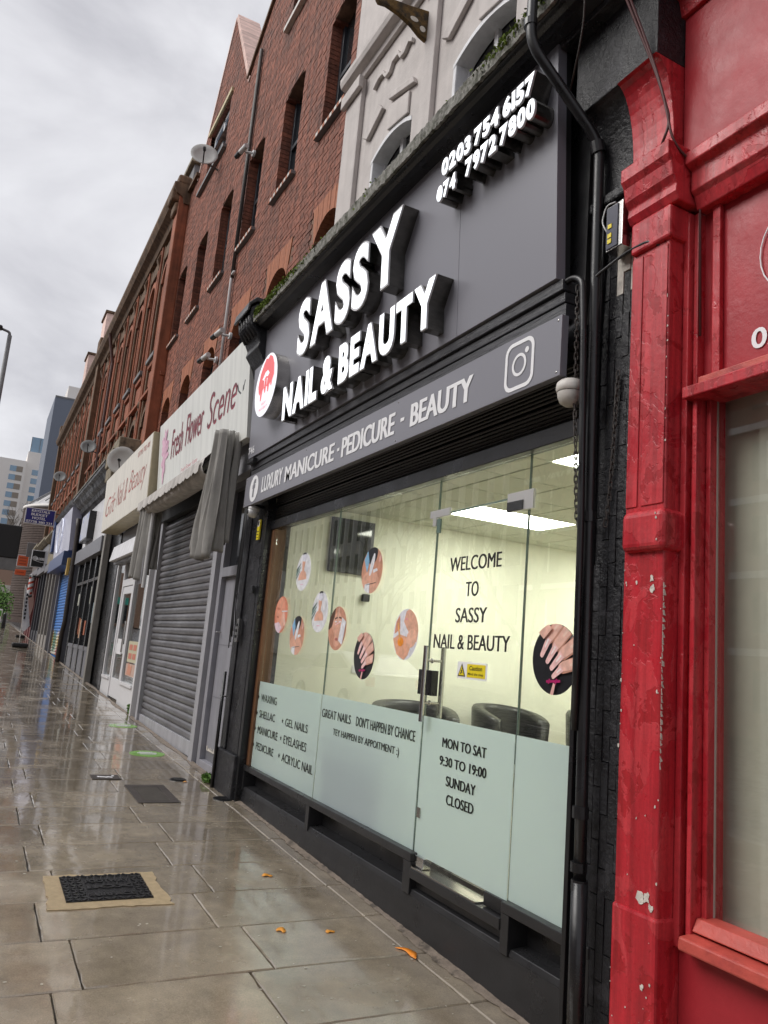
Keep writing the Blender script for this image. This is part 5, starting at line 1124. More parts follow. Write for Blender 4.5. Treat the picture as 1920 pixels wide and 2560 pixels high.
# folded awning with draped ends
aw = thing('folded_awning', 'folded grey canvas awning with bunched ends over the shutter', 'awning', (-11, 2.2, 3.4))
mb = MB(); n = 60; rows = []
for i in range(n+1):
    x = -13.02+4.0*i/n; sg_ = .02*math.sin(i*1.9)+.012*math.sin(i*4.1); sag = .03*math.sin(math.pi*i/n)
    rows.append([(x,2.36,3.80),(x,2.20,3.72-sag+sg_*.3),(x,2.10+sg_*.3,3.62-sag),(x,2.08+sg_*.4,3.50-sag+sg_*.6),(x,2.12,3.42-sag+sg_),(x,2.22,3.40-sag+sg_*.5),(x,2.36,3.46-sag)])
k = 7; mb.add([p for r in rows for p in r], [(i*k+j,(i+1)*k+j,(i+1)*k+j+1,i*k+j+1) for i in range(n) for j in range(k-1)])
mb.build('rolled_canvas', M['canvas_light'], aw, smooth=True)
mb = MB(); rows = []
for i in range(n*2+1):
    x = -13.0+3.95*i/(n*2); d = .035*abs(math.sin(i*.52)); rows.append([(x,2.062,3.60),(x,2.060-.02*abs(math.sin(i*.26)),3.475-d)])
mb.add([p for r in rows for p in r], [(2*i,2*i+1,2*i+3,2*i+2) for i in range(n*2)]); mb.build('scalloped_valance', M['canvas_light'], aw, smooth=True)
mb = MB(); put_text(mb, 'Fresh Flower Scene', -10.1,-9.25,3.62,3.68,2.074, shear=.2); mb.build('lettering', M['script_red'], aw)
def drape(x0, x1, ztop, zbot, y0, seed, wtop=.5, folds=6):
    r = random.Random(seed)
    for layer in range(3):
        mb = MB(); nu, nz = 90, 26; rows = []; ph = r.uniform(0, 6); zb2 = zbot+layer*.10
        for j in range(nz+1):
            s = j/nz; row = []; wd = (x1-x0)*(wtop+(1-wtop)*min(1, s/.75)**1.3)*(1-.08*layer)
            for i in range(nu+1):
                u = i/nu; fo = math.sin(2*math.pi*folds*u+ph+.9*math.sin(2.2*s+ph)+.6*math.sin(5*u)); sm = math.sin(2*math.pi*(folds*2.3)*u+2*s+ph)
                hem = .10*(1-u)**2*(zbot-ztop)*-1*(.5+.5*math.sin(ph)) if layer == 0 else 0
                x = x1-wd+wd*u+.012*sm*s; y = y0-.10+.085*layer+.055*fo*(.35+.65*s)+.014*sm-.05*math.sin(math.pi*u)*(1-.4*layer)
                row.append((x, y, ztop+(zb2-ztop)*s*(1-.13*(1-u)**3)+.02*math.sin(7*u+ph)*s))
            rows.append(row)
        k = nu+1; mb.add([p for q_ in rows for p in q_], [(j*k+i, (j+1)*k+i, (j+1)*k+i+1, j*k+i+1) for j in range(nz) for i in range(nu)])
        o = mb.build('draped_canvas', M['canvas'], aw, smooth=True); sd = o.modifiers.new('s', 'SOLIDIFY'); sd.thickness = .006
drape(-9.12,-8.42, 3.86, 2.38, 2.26, 3, .45, 4); drape(-13.06,-12.35, 3.56, 2.34, 2.25, 5, .8, 5)
for x in (-12.72,-12.62,-12.52,-12.42): MB().tube([(x,2.16,3.5),(x+.03,2.17,2.28)], .012, 8).build('arm_rod', M['grey_light'], aw)
MB().tube([(-12.30,2.2,3.5),(-12.30,2.2,2.22)], .03, 10).build('arm_rod', M['pvc_white'], aw)

# ------------------------------------------------------------------ red brick building above the flower shop
bk = thing('brick_building', 'plain red brick building with deep arched windows and a pointed gable', 'building', (-13.2, 3.1, 4.9))
BX0, BX1, BZ0, BZ1 = -18.35, -8.03, 4.9, 12.42
W2 = [-8.62-1.85*k for k in range(6)]; W1 = [-8.42-1.85*k for k in range(6)]
ops = [(c-.43, c+.43, 8.36, 10.14, .05) for c in W2]+[(c-.43, c+.43, 5.0, 6.88, .26) for c in W1]+[(-16.72,-15.10,11.78,12.419,0),(-11.15,-9.85,11.72,12.419,0)]
wall_open(MB(), BX0, BX1, BZ0, BZ1, YU+.010, YU+.24, [(a-.008, b+.008, c-.006, min(d+.008, BZ1-.001), e) for a, b, c, d, e in ops]).build('mortar_wall', M['mortar'], bk)
gab = [(-17.55,12.42),(-13.70,12.42),(-15.55,15.25)]
MB().prism([(-17.5,12.42),(-16.72,12.42),(-16.72,13.02),(-15.10,13.02),(-15.10,12.42),(-13.75,12.42),(-15.57,15.2)], 'xz', YU+.012, YU+.48).build('gable_wall', M['mortar'], bk)
G2 = [(-13.70,12.42),(-13.35,12.66),(-12.40,13.20),(-11.75,14.1),(-10.55,15.3),(-9.3,14.1),(-8.65,13.2),(-8.03,12.8)]
MB().prism([(-13.70,12.42),(-11.15,12.42),(-11.15,13.02),(-9.85,13.02),(-9.85,12.42),(-8.03,12.42)]+G2[::-1][:-1], 'xz', YU+.012, YU+.48).build('gable_wall', M['mortar'], bk)
MB().box(BX0, BX1, YU+.245, YU+.5, BZ0, BZ1).build('wall_core', M['mortar'], bk)
def head(op, z):
    xa, xb, za, zb, rs = op
    if z < za or z > zb: return None
    if not rs or z <= zb-rs: return xa, xb
    h = (xb-xa)/2; R = (h*h+rs*rs)/(2*rs); q = R*R-(z-(zb-R))**2
    if q <= 0: return None
    d = math.sqrt(q); cx = (xa+xb)/2; return cx-d, cx+d
def vous_zone(x, z):
    for c in W1:
        if abs(x-c) < .43+.09*(z-6.6)/.3+.02 and 6.62 < z < 7.16: return True
    return False
bricks = []
cz = 0; z = BZ0
while z < 15.2:
    zc = z+.0325
    spans = [(BX0, BX1)] if zc < BZ1 else [(-17.55+(zc-12.42)/2.83*2.0, -13.70-(zc-12.42)/2.83*1.85), (float(np.interp(zc, [12.42,12.66,13.2,14.1,15.3], [-13.7,-13.35,-12.4,-11.75,-10.55])), float(np.interp(zc, [12.8,13.2,14.1,15.3], [-8.03,-8.65,-9.3,-10.55])))]
    for op in ops+[(-16.72,-15.10,12.42,13.02,0),(-11.15,-9.85,12.42,13.02,0)]:
        hd = head(op, zc)
        if hd:
            ns = []
            for a, b in spans:
                if hd[0] > a: ns.append((a, min(b, hd[0])))
                if hd[1] < b: ns.append((max(a, hd[1]), b))
            spans = [s for s in ns if s[1]-s[0] > .02]
    for a, b in spans:
        k = 0; pos = BX0-.3; seq = (.215,.1025)
        pos += (.0 if cz % 2 else .164); row = []
        while pos < b:
            l = seq[k % 2]; p0, p1 = max(a, pos), min(b, pos+l)
            if p1-p0 > .005: row.append([p0, p1])
            pos += l+.010; k += 1
        if len(row) > 1 and row[0][1]-row[0][0] < .05: row[1][0] = row[0][0]; row.pop(0)
        if len(row) > 1 and row[-1][1]-row[-1][0] < .05: row[-2][1] = row[-1][1]; row.pop()
        if row: row[0][0] = a; row[-1][1] = b
        for p0, p1 in row:
            if vous_zone((p0+p1)/2, zc): continue
            bricks.append((p0, p1, z, z+.065, .225 if (p0 == a or p1 == b) else .06))
    z += .075; cz += 1
def vis(b):
    x, zz = (b[0]+b[1])/2, (b[2]+b[3])/2
    v = Vector((x, YU, zz-1.5)); d = v.length; dep = v.dot(_f)
    px, py = 960+FPX*v.dot(_r)/dep, 1280-FPX*v.dot(_u)/dep
    if not (0 < px < 1920 and 0 < py < 2560): return None
    # hidden behind the cornice and signs: line of the salon cornice and the flower sign top
    if py > 795-1.055*(px-630)+6 and px > 625: return None
    if px <= 625 and py > 1066-1.02*(px-402): return None
    return (b[1]-b[0])/d/d
order = sorted(((vis(b), i) for i, b in enumerate(bricks) if vis(b)), reverse=True)[:300]
near = {i for _, i in order}
unit = MB().box(-.5,.5,0,1,-.5,.5).build('b', M['brick']); um = unit.data; bpy.data.objects.remove(unit)
wallp = [c for c in bk.children if c.name.startswith('mortar_wall')][0]
field = MB(); r_ = random.Random(31)
for i, (a, b, z0, z1, dp) in enumerate(bricks):
    y0 = YU+r_.uniform(-.004,.003)
    if i in near: shared('brick', um, ((a+b)/2, y0, (z0+z1)/2), wallp, (0,0,0), (b-a, dp, z1-z0))
    else: field.box(a, b, y0, y0+dp, z0, z1)
tag(field.build('brick_field', M['brick'], wallp), kind='stuff')
# rubbed brick heads over the first-floor arches
for c in W1:
    h = .43; rs = .26; R = (h*h+rs*rs)/(2*rs); zc = 6.88-R; n = 13; a1 = math.asin(h/R)
    for k in range(n):
        t0, t1 = -a1+2*a1*k/n+.008, -a1+2*a1*(k+1)/n-.008; xo0, xo1 = c+(h+.11)*(-1+2*k/n)+.004, c+(h+.11)*(-1+2*(k+1)/n)-.004
        P = [(c+R*math.sin(t0), zc+R*math.cos(t0)), (c+R*math.sin(t1), zc+R*math.cos(t1)), (xo1, 7.17), (xo0, 7.17)]
        MB().prism(P, 'xz', YU-.004+r_.uniform(-.002,.002), YU+.22).build('voussoir', M['brick_rub'], bk)
for c in W2:
    mb = MB(); wd = MB().box(c-.40, c+.40, YU+.20, YU+.235, 8.36, 10.14).build('window', M['pane_dark'], bk)
    for q in ((c-.43,c-.36,8.38,10.13),(c+.36,c+.43,8.38,10.13),(c-.36,c+.36,9.22,9.29),(c-.36,c+.36,8.38,8.44)): MB().box(q[0],q[1],YU+.16,YU+.215,q[2],q[3]).build('frame', M['frame_dark'], wd, bev=.004)
    sl_ = MB().box(c-.50, c+.50, YU-.065, YU+.16, 8.27, 8.33).build('sill', M['slate'], bk, bev=.004)
    for k in range(13): MB().box(c-.50+.077*k+.003, c-.50+.077*(k+1)-.003, YU-.072, YU-.0655, 8.275, 8.328).build('sill_tile', M['dirty_white'] if k % 2 else M['brick_rub'], sl_)
for c in W1:
    wd = MB().box(c-.40, c+.40, YU+.20, YU+.235, 5.0, 6.86).build('window', M['pane_dark'], bk)
    for q in ((c-.43,c-.36,5.0,6.7),(c+.36,c+.43,5.0,6.7),(c-.36,c+.36,5.8,5.87)): MB().box(q[0],q[1],YU+.16,YU+.215,q[2],q[3]).build('frame', M['frame_dark'], wd)
gw = MB().box(-16.70,-15.12, YU+.14, YU+.17, 11.80, 13.0).build('window', M['pane_sky'], bk)
for q in ((-16.72,-16.62,11.8,13.0),(-15.20,-15.10,11.8,13.0),(-15.96,-15.86,11.8,13.0),(-16.62,-15.20,11.8,11.9),(-16.62,-15.20,12.9,13.0),(-16.62,-15.96,12.40,12.48)): MB().box(q[0],q[1],YU+.09,YU+.139,q[2],q[3]).build('frame', M['upvc'], gw, bev=.004)
MB().box(-16.85,-14.98, YU-.05, YU+.1, 13.03, 13.13).build('lintel', mat('cream_lintel', (.55,.47,.28), .6, var=.15), bk, bev=.005)
MB().box(-17.2,-14.95, YU-.08, YU+.1, 11.68, 11.76).build('sill', M['slate'], bk, bev=.006)
# gable slopes: brick-on-edge coping in a painted sky-lit tone, each brick of the near slope its own piece
A, B = Vector((-13.62,0,12.36)), Vector((-15.55,0,15.32)); L_ = (B-A).length; d = (B-A)/L_; nrm = Vector((d.z,0,-d.x)); nrm = -nrm if nrm.x < 0 else nrm
pale = mat('skylit_brick', (.72,.52,.46), .8, var=.2, objrand=.2)  # paler than the wall: sky light on the slope put into the colour
for k in range(int(L_/.078)):
    p = A+d*(.078*k+.035); ang = math.atan2(d.z, d.x)
    if k == 0: o = MB().box(-.034,.034,-.0,.50,-.055,.055).build('c', pale); cme = o.data; bpy.data.objects.remove(o)
    shared('coping_brick', cme, (p.x, YU-.02, p.z), bk, (0, -ang, 0))
A, B = Vector((-17.62,0,12.36)), Vector((-15.60,0,15.32)); dd = (B-A).normalized(); q = Vector((-dd.z,0,dd.x))*.06
MB().prism([(A.x,A.z),(B.x,B.z),(B.x+q.x,B.z+q.z),(A.x+q.x,A.z+q.z)], 'xz', YU-.02, YU+.5).build('coping', pale, bk)
MB().prism([(a, b+.0) for a, b in G2]+[(a, b+.09) for a, b in G2[::-1]], 'xz', YU-.05, YU+.5).build('coping', M['orn_dark'], bk)
gw2 = MB().box(-11.13,-9.87, YU+.14, YU+.17, 11.74, 13.0).build('window', M['pane_dark'], bk); MB().box(-10.55,-10.45, YU+.09, YU+.139, 11.74, 13.0).build('frame', M['upvc'], gw2)
MB().box(-11.3,-9.7, YU-.08, YU+.1, 11.62, 11.70).build('sill', M['dirty_white'], bk, bev=.006)
MB().box(BX0-.02,-17.5, YU-.09, YU+.5, BZ1, BZ1+.09).build('coping', M['orn_dark'], bk, bev=.008)
mb = MB(); mb.add([(BX0,YU+.4,BZ1),(BX1,YU+.4,BZ1),(BX1,YU+5,15.2),(BX0,YU+5,15.2)], [(0,1,2,3)]); mb.build('roof', M['slate'], bk)
o = MB().tube([(-12.78,3.055,7.80),(-12.78,3.055,12.4)], .035, 10).build('rain_pipe', M['iron_brown'], smooth=True); tag(o, 'dark rain pipe running up the plain red brick wall', 'pipe')
o = MB().tube(rpath([(-12.66,3.05,7.86),(-12.80,3.05,7.86),(-12.80,3.05,5.0)], .05), .028, 10).build('waste_pipe', M['pvc_white'], smooth=True); tag(o, 'white plastic waste pipe on the red brick wall', 'pipe')
def bullet_camera(x, z, label):
    t = thing('security_camera', label, 'camera', (x, 3.09, z), 'security cameras on the brick wall')
    MB().lathe([(.001,0),(.06,0),(.06,-.04),(.001,-.04)], (x,3.09,z), 'y', 14).build('mount', M['pvc_white'], t)
    MB().tube([(x,3.05,z),(x-.05,2.93,z)], .022, 8).build('arm', M['pvc_white'], t)
    MB().tube([(x+.12,2.90,z+.02),(x-.10,2.86,z)], .045, 14).build('body', M['pvc_white'], t)
    MB().tube([(x-.10,2.86,z),(x-.26,2.83,z-.015)], [.048,.042], 14).build('hood', M['black'], t)
bullet_camera(-12.45, 10.05, 'white and black security camera highest on the brick wall'); bullet_camera(-12.45, 6.60, 'white and black security camera beside the white waste pipe'); bullet_camera(-13.25, 6.42, 'white and black security camera just above the flower sign')
def dish(c, r, mt, d, label, name='satellite_dish'):
    t = thing(name, label, 'satellite dish', c)
    d = Vector(d).normalized(); q = d.to_track_quat('Z', 'Y'); cc = Vector(c); mb = MB(); n = 28; prof = [(0,0),(.35*r,.012*r/.4),(.7*r,.05*r/.4),(r,.105*r/.4)]
    rings = []
    for rr, h in prof[1:]:
        rings.append([tuple(cc+q @ Vector((rr*math.cos(k*2*math.pi/n), rr*1.06*math.sin(k*2*math.pi/n), h))) for k in range(n)])
    vs = [tuple(cc)]+[p for g in rings for p in g]
    f = [(0,1+k,1+(k+1)%n) for k in range(n)]+[(1+j*n+k,1+j*n+(k+1)%n,1+(j+1)*n+(k+1)%n,1+(j+1)*n+k)[::-1] for j in range(len(rings)-1) for k in range(n)]
    mb.add(vs, f); o = mb.build('reflector', M[mt], t, smooth=True); s = o.modifiers.new('s','SOLIDIFY'); s.thickness = .01
    a = cc+q @ Vector((0,-r*1.0,.1*r)); b = cc+q @ Vector((0,-r*.25,r*1.0))
    MB().tube([a, b], .014, 8).build('feed_arm', M['black'], t); MB().tube([b, b-d*.09+Vector((0,0,.02))], .032, 10).build('receiver', M['black'], t)
    MB().tube([cc, cc-d*.12, cc-d*.12+Vector((0,.55,-.15))], .022, 8).build('mount', M['slate'], t)
dish((-15.35,2.75,11.55), .28, 'dish', (.90,-.22,.30), 'pale satellite dish beside the gable window')

# ------------------------------------------------------------------ beauty shop with white glazing
bs = thing('beauty_shop', 'small beauty shop with white framed door and window', 'shop', (-16, 2.65, G(-16)))
gx = G(-16)
MB().box(-18.3,-13.53, 3.6, 3.7, G(-13)-.2, 3.7).build('inner_wall', pcol((.55,.56,.46), .7), bs)
MB().box(-18.4,-18.1, 2.62, 3.7, G(-13)-.2, 3.72).build('side_wall', M['black'], bs)
MB().box(-18.3,-13.53, 2.64, 3.7, 3.32, 3.72).build('soffit', M['grey_mid'], bs)
MB().box(-18.3,-13.53, 2.7, 3.7, G(-13)-.3, gx+.02).build('inner_floor', M['floor_in'], bs)
for a, b in ((-18.08,-17.96),(-17.08,-16.96),(-15.80,-15.66),(-14.42,-14.30)): MB().box(a, b, 2.63, 2.72, gx-.05, 3.28).build('frame_post', M['upvc'], bs, bev=.006)
MB().box(-13.98,-13.90, 2.56, 2.66, gx-.1, 2.75).build('frame_post', M['upvc'], bs, bev=.006)
MB().box(-14.28,-13.99, 2.66, 2.75, gx-.1, 3.3).build('grey_pier', M['grey_light'], bs)
for a, b in ((-17.96,-17.08),(-15.66,-14.42)):
    MB().box(a, b, 2.63, 2.72, gx-.12, gx+.36).build('riser_panel', M['upvc'], bs, bev=.004); MB().box(a, b, 2.60, 2.72, gx+.365, gx+.42).build('sill', M['upvc'], bs, bev=.004)
    MB().box(a, b, 2.67, 2.678, gx+.42, 3.28).build('window_pane', M['glass'], bs)
d_ = MB().box(-16.96,-15.80, 2.665, 2.675, gx+.3, 2.45).build('door', M['glass'], bs)
for q in ((-16.95,-16.80,gx+.05,2.45),(-15.95,-15.81,gx+.05,2.45),(-16.80,-15.95,gx+.05,gx+.42),(-16.80,-15.95,2.30,2.45),(-16.80,-15.95,1.12,1.30)): MB().box(q[0],q[1],2.645,2.70,q[2],q[3]).build('door_rail', M['upvc'], d_, bev=.005)
MB().tube([(-15.88,2.60,1.15),(-15.88,2.60,1.75)], .018, 8).build('handle', M['steel'], d_)
MB().box(-16.96,-15.80, 2.63, 2.72, 2.46, 2.60).build('frame_head', M['upvc'], bs, bev=.005); MB().box(-16.94,-15.82, 2.67, 2.678, 2.60, 3.28).build('transom_pane', M['glass'], bs)
mb = MB(); mb.hexa([(-17.55,2.36,2.99),(-14.05,2.36,2.99),(-14.05,2.66,2.99),(-17.55,2.66,2.99),(-17.55,2.42,3.31),(-14.05,2.42,3.31),(-14.05,2.66,3.31),(-17.55,2.66,3.31)]); mb.build('shutter_box', M['white_paint'], bs, bev=.006)
MB().box(-17.5,-14.05,2.45,2.64,2.93,2.985).build('shutter_edge', M['slat'], bs)
for tx, lbl, q, cm in (('poster','cream opening notice with red print in the white shop window',(-15.45,-14.50,1.00,1.38),(.62,.58,.40)),('poster','pink poster of hands in the white shop window',(-15.45,-14.55,gx+.55,.97),(.62,.42,.34))):
    o = MB().box(q[0],q[1],2.655,2.668,q[2],q[3]).build(tx, pcol(cm,.4)); tag(o, lbl, 'poster')
    mb = MB()
    if q[2] > .99:
        for k in range(2):
            for j in range(2): mb.box(q[0]+.12+.4*k,q[0]+.42+.4*k,2.651,2.6545,q[2]+.06+.16*j,q[2]+.16+.16*j)
        mb.build('print', pcol((.62,.22,.16),.5), o)
    else:
        mb.prism([(q[0]+.15,q[2]+.02),(q[0]+.55,q[2]+.02),(q[0]+.60,q[2]+.2),(q[0]+.5,q[3]-.05),(q[0]+.35,q[3]-.02),(q[0]+.28,q[2]+.25)], 'xz', 2.651, 2.6545); mb.build('print', pcol((.66,.30,.20),.5), o)
o = MB().box(-16.62,-16.10,2.630,2.642,1.10,1.40).build('notice', M['white_vinyl']); tag(o, 'white paper notice on the white shop door', 'notice')
o = MB().box(-18.6,-13.25, 2.24, 2.62, 3.70, 4.92)
sb = thing('beauty_sign', 'deep cream sign box with faded red script above the white shop', 'sign', (-15.9, 2.4, 3.7))
mb = MB(); mb.hexa([(-18.6,2.245,3.70),(-13.28,2.245,3.70),(-13.28,2.60,3.70),(-18.6,2.60,3.70),(-18.6,2.20,4.92),(-13.28,2.20,4.92),(-13.28,2.60,4.92),(-18.6,2.60,4.92)]); mb.build('box', M['sign_cream_side'], sb, bev=.004)
mb = MB(); mb.hexa([(-18.59,2.235,3.715),(-13.30,2.235,3.715),(-13.30,2.244,3.715),(-18.59,2.244,3.715),(-18.59,2.190,4.905),(-13.30,2.190,4.905),(-13.30,2.2,4.905),(-18.59,2.2,4.905)]); mb.build('face', M['sign_cream'], sb)
frs = mat('faded_red_script', (.52,.16,.14), .5, var=.3, vscale=3)
for tx, a, b, c0, c1 in (('Gift',-18.2,-16.9,4.0,4.42),('Nail &',-16.75,-15.5,4.05,4.5),('Beauty',-15.3,-13.6,4.0,4.55)): put_text(MB(), tx, a, b, c0, c1, 2.232-.037*(c0-3.7), shear=.4, tilt=.037, offset=-.012).build('script_lettering', frs, sb)
put_text(MB(), '07795 702 401', -14.6,-13.5, 4.70, 4.80, 2.232-.037, tilt=.037).build('lettering', frs, sb)

# ------------------------------------------------------------------ black shopfront beyond
dk_ = thing('black_shopfront', 'black shopfront with weathered post, notices in the window and dark cornice', 'shop', (-22.5, 2.65, G(-22.5)))
g2 = G(-22)
MB().box(-26.6,-18.4, 2.95, 3.2, g2-.4, 5.4).build('backing_wall', M['black_flat'], dk_)
MB().box(-20.3,-18.2, 2.70, 2.95, g2-.3, 3.9).build('side_door', M['black'], dk_)
MB().box(-20.25,-19.98, 2.52, 2.66, G(-20)-.1, 4.05).build('weathered_post', mat('peeling_grey_post', (.26,.25,.23), .7, var=.3, vscale=6, bump=.4, bscale=30, stretch=(3,3,.5)), dk_, bev=.01)
for a, b in ((-20.6,-20.35),(-21.75,-21.55),(-22.95,-22.75),(-24.2,-24.0),(-25.75,-25.45)): MB().box(a, b, 2.60, 2.72, g2-.2, 3.45).build('frame_post', M['black'], dk_, bev=.005)
for a, b in ((-21.55,-20.6),(-22.75,-21.75),(-24.0,-22.95),(-25.45,-24.2)):
    MB().box(a, b, 2.67, 2.68, 1.1, 3.4).build('window_pane', M['pane_dark'], dk_); MB().box(a, b, 2.62, 2.72, g2-.1, 1.0).build('riser_panel', M['grey_mid'], dk_, bev=.005)
MB().box(-25.45,-20.6, 2.605, 2.72, 1.0, 1.1).build('sill', M['grey_mid'], dk_); MB().box(-25.45,-20.6, 2.605, 2.72, 2.80, 2.88).build('transom', M['black'], dk_)
MB().box(-25.9,-20.35, 2.48, 2.75, 3.47, 3.86).build('shutter_box', M['grey_mid'], dk_, bev=.006)
MB().box(-25.6,-20.3, 2.60, 2.75, 3.88, 5.05).build('white_fascia', M['white_paint'], dk_, bev=.005)
r_ = random.Random(40)
for k in range(9):
    x = -21.3-.45*k; zz = 1.25+r_.uniform(0,1.0); h_ = r_.uniform(.3,.55); o = MB().box(x-.16,x+.16,2.660,2.668,zz,zz+h_).build('poster', pcol(random.choice([(.6,.58,.5),(.55,.20,.12),(.35,.45,.5),(.6,.35,.2),(.5,.5,.42)]),.4), dk_)
mb = MB(); mb.prism([(2.72,5.05),(2.62,5.05),(2.56,5.12),(2.50,5.14),(2.46,5.26),(2.36,5.32),(2.30,5.46),(2.22,5.50),(2.22,5.60),(2.95,5.72)], 'yz', -26.6, -19.7); mb.build('cornice', M['black_old'], dk_, bev=.006)
mb = MB(); mb.box(-26.6,-19.7,2.20,2.6,5.60,5.64); mb.build('lead_edge', M['cement'], dk_)
st = thing('stone_corbel', 'weathered stone corbel block between the cream sign and black cornice', 'corbel', (-19.1, 2.5, 4.4))
for zz0, zz1, y_ in ((4.42,4.72,2.46),(4.725,5.02,2.34),(5.025,5.35,2.26),(5.355,5.75,2.22),(5.755,6.05,2.34)): MB().box(-19.62,-18.72, y_, 3.0, zz0, zz1).build('stone', M['stone'], st, bev=.03, seg=3)
lb = thing('picture_lightbox', 'white light box with faded blue print on the white fascia', 'sign', (-24, 2.5, 4.05))
MB().box(-24.9,-23.2, 2.42, 2.598, 4.05, 4.85).build('case', M['black'], lb, bev=.004); MB().box(-24.86,-23.24, 2.412, 2.4195, 4.09, 4.81).build('face', mat('faded_blue_print', (.55,.57,.66), .4, var=.3, vscale=3, col2=(.25,.30,.50), c2scale=3), lb)
o = MB().tube(rpath([(-26.55,2.45,5.0),(-26.55,2.48,4.6),(-26.5,2.52,1.7),(-26.7,2.50,1.35),(-26.75,2.5,G(-26.7))], .12), .07, 10).build('rain_pipe', M['iron_brown'], smooth=True); tag(o, 'dark rain pipe between the black and blue shops', 'pipe')
o = MB().box(-27.2,-26.9, 2.36, 2.45, 3.2, 3.75).build('alarm_box', pcol((.62,.42,.12),.5), bev=.01); tag(o, 'yellow alarm box beside the blue shop', 'alarm box')

# ------------------------------------------------------------------ blue shop
bl = thing('blue_shop', 'blue shop with graffiti covered roller shutter and lavender fascia', 'shop', (-29.2, 2.65, G(-29.2)))
g3 = G(-29)
MB().box(-33.2,-26.7, 2.9, 3.2, g3-.4, 5.6).build('backing_wall', M['blue_paint'], bl)
MB().box(-27.25,-26.95, 2.55, 2.9, g3-.2, 4.0).build('pier', M['grey_mid'], bl); MB().box(-31.4,-31.15, 2.55, 2.9, g3-.2, 4.0).build('pier', M['grey_mid'], bl)
sh2 = MB().box(-31.15,-27.25, 2.66, 2.7, g3, 3.5).build('roller_shutter', M['blue_slat'], bl)
def graffiti():
    m = bpy.data.materials.new('graffiti_slat'); m.use_nodes = True; nt = m.node_tree; N = nt.nodes.new; L = nt.links.new; p = nt.nodes['Principled BSDF']; p.inputs['Roughness'].default_value = .45
    g = N('ShaderNodeNewGeometry'); v = N('ShaderNodeTexVoronoi'); v.inputs['Scale'].default_value = 1.7; n = N('ShaderNodeTexNoise'); n.inputs['Scale'].default_value = 1.2; L(g.outputs['Position'], n.inputs[0])
    mx = N('ShaderNodeMix'); mx.data_type = 'VECTOR'; mx.inputs[0].default_value = .35; L(g.outputs['Position'], mx.inputs[4]); L(n.outputs[1], mx.inputs[5]); L(mx.outputs[1], v.inputs['Vector'])
    cr = N('ShaderNodeValToRGB'); cr.color_ramp.interpolation = 'CONSTANT'; e = cr.color_ramp.elements; e[0].color = (.45,.42,.36,1); e[1].position = .3; e[1].color = (.42,.26,.03,1)
    for pos, c in ((.5,(.30,.05,.04,1)),(.65,(.5,.48,.40,1)),(.8,(.06,.16,.10,1))): q = e.new(pos); q.color = c
    sx = N('ShaderNodeSeparateColor'); L(v.outputs['Color'], sx.inputs[0]); L(sx.outputs[0], cr.inputs[0])
    sp = N('ShaderNodeSeparateXYZ'); L(g.outputs['Position'], sp.inputs[0]); mr = N('ShaderNodeMapRange'); mr.inputs[1].default_value = 1.35; mr.inputs[2].default_value = 1.6; 
    ad = N('ShaderNodeMath'); ad.operation = 'ADD'; L(sp.outputs[2], ad.inputs[0]); L(n.outputs[0], ad.inputs[1]); sb_ = N('ShaderNodeMath'); sb_.operation = 'SUBTRACT'; sb_.inputs[1].default_value = .4; L(ad.outputs[0], sb_.inputs[0]); L(sb_.outputs[0], mr.inputs[0])
    cm = N('ShaderNodeMix'); cm.data_type = 'RGBA'; L(mr.outputs[0], cm.inputs[0]); L(cr.outputs[0], cm.inputs[6]); cm.inputs[7].default_value = (.03,.17,.50,1); L(cm.outputs[2], p.inputs['Base Color']); return m
gm = graffiti()
q = MB(); q.add([(-31.14,2.648+p[0],p[1]) for p in prof]+[(-27.26,2.648+p[0],p[1]) for p in prof], [(i,i+1,len(prof)+i+1,len(prof)+i) for i in range(len(prof)-1)]) if len(prof) > 6 else None
qo = q.build('s', gm, smooth=True); qe2 = qo.data; bpy.data.objects.remove(qo)
for k in range(29): shared('slat', qe2, (0,0,g3+.12+.1*k), sh2)
mb = MB(); mb.hexa([(-33.0,2.36,4.02),(-27.2,2.36,4.02),(-27.2,2.6,4.02),(-33.0,2.6,4.02),(-33.0,2.28,5.45),(-27.2,2.28,5.45),(-27.2,2.6,5.45),(-33.0,2.6,5.45)]); mb.build('sign_panel', M['lavender'], bl, bev=.005)
mb = MB(); mb.tube([(-30.1+.85*math.cos(a), 2.30-.056*(4.75-4.02)-.01, 4.75+.62*math.sin(a)) for a in [k*2*math.pi/32 for k in range(33)]], .028, 8); mb.build('neon_ring', mat('lit_ring', (.75,.78,.9), .3, emit=.12), bl, smooth=True)
mb = MB(); mb.hexa([(-32.6,2.20,3.52),(-27.1,2.20,3.52),(-27.1,2.65,3.52),(-32.6,2.65,3.52),(-32.6,2.22,3.98),(-27.1,2.22,3.98),(-27.1,2.65,3.98),(-32.6,2.65,3.98)]); mb.build('shutter_box', M['blue_paint'], bl, bev=.006)
MB().prism([(2.95,5.45),(2.45,5.46),(2.38,5.55),(2.25,5.6),(2.22,5.7),(2.95,5.8)], 'yz', -33.3, -27.0).build('cornice', M['black_old'], bl)
MB().box(-34.0,-33.2, 2.25, 2.8, 4.4, 5.75).build('corbel', M['blue_paint'], bl, bev=.03)

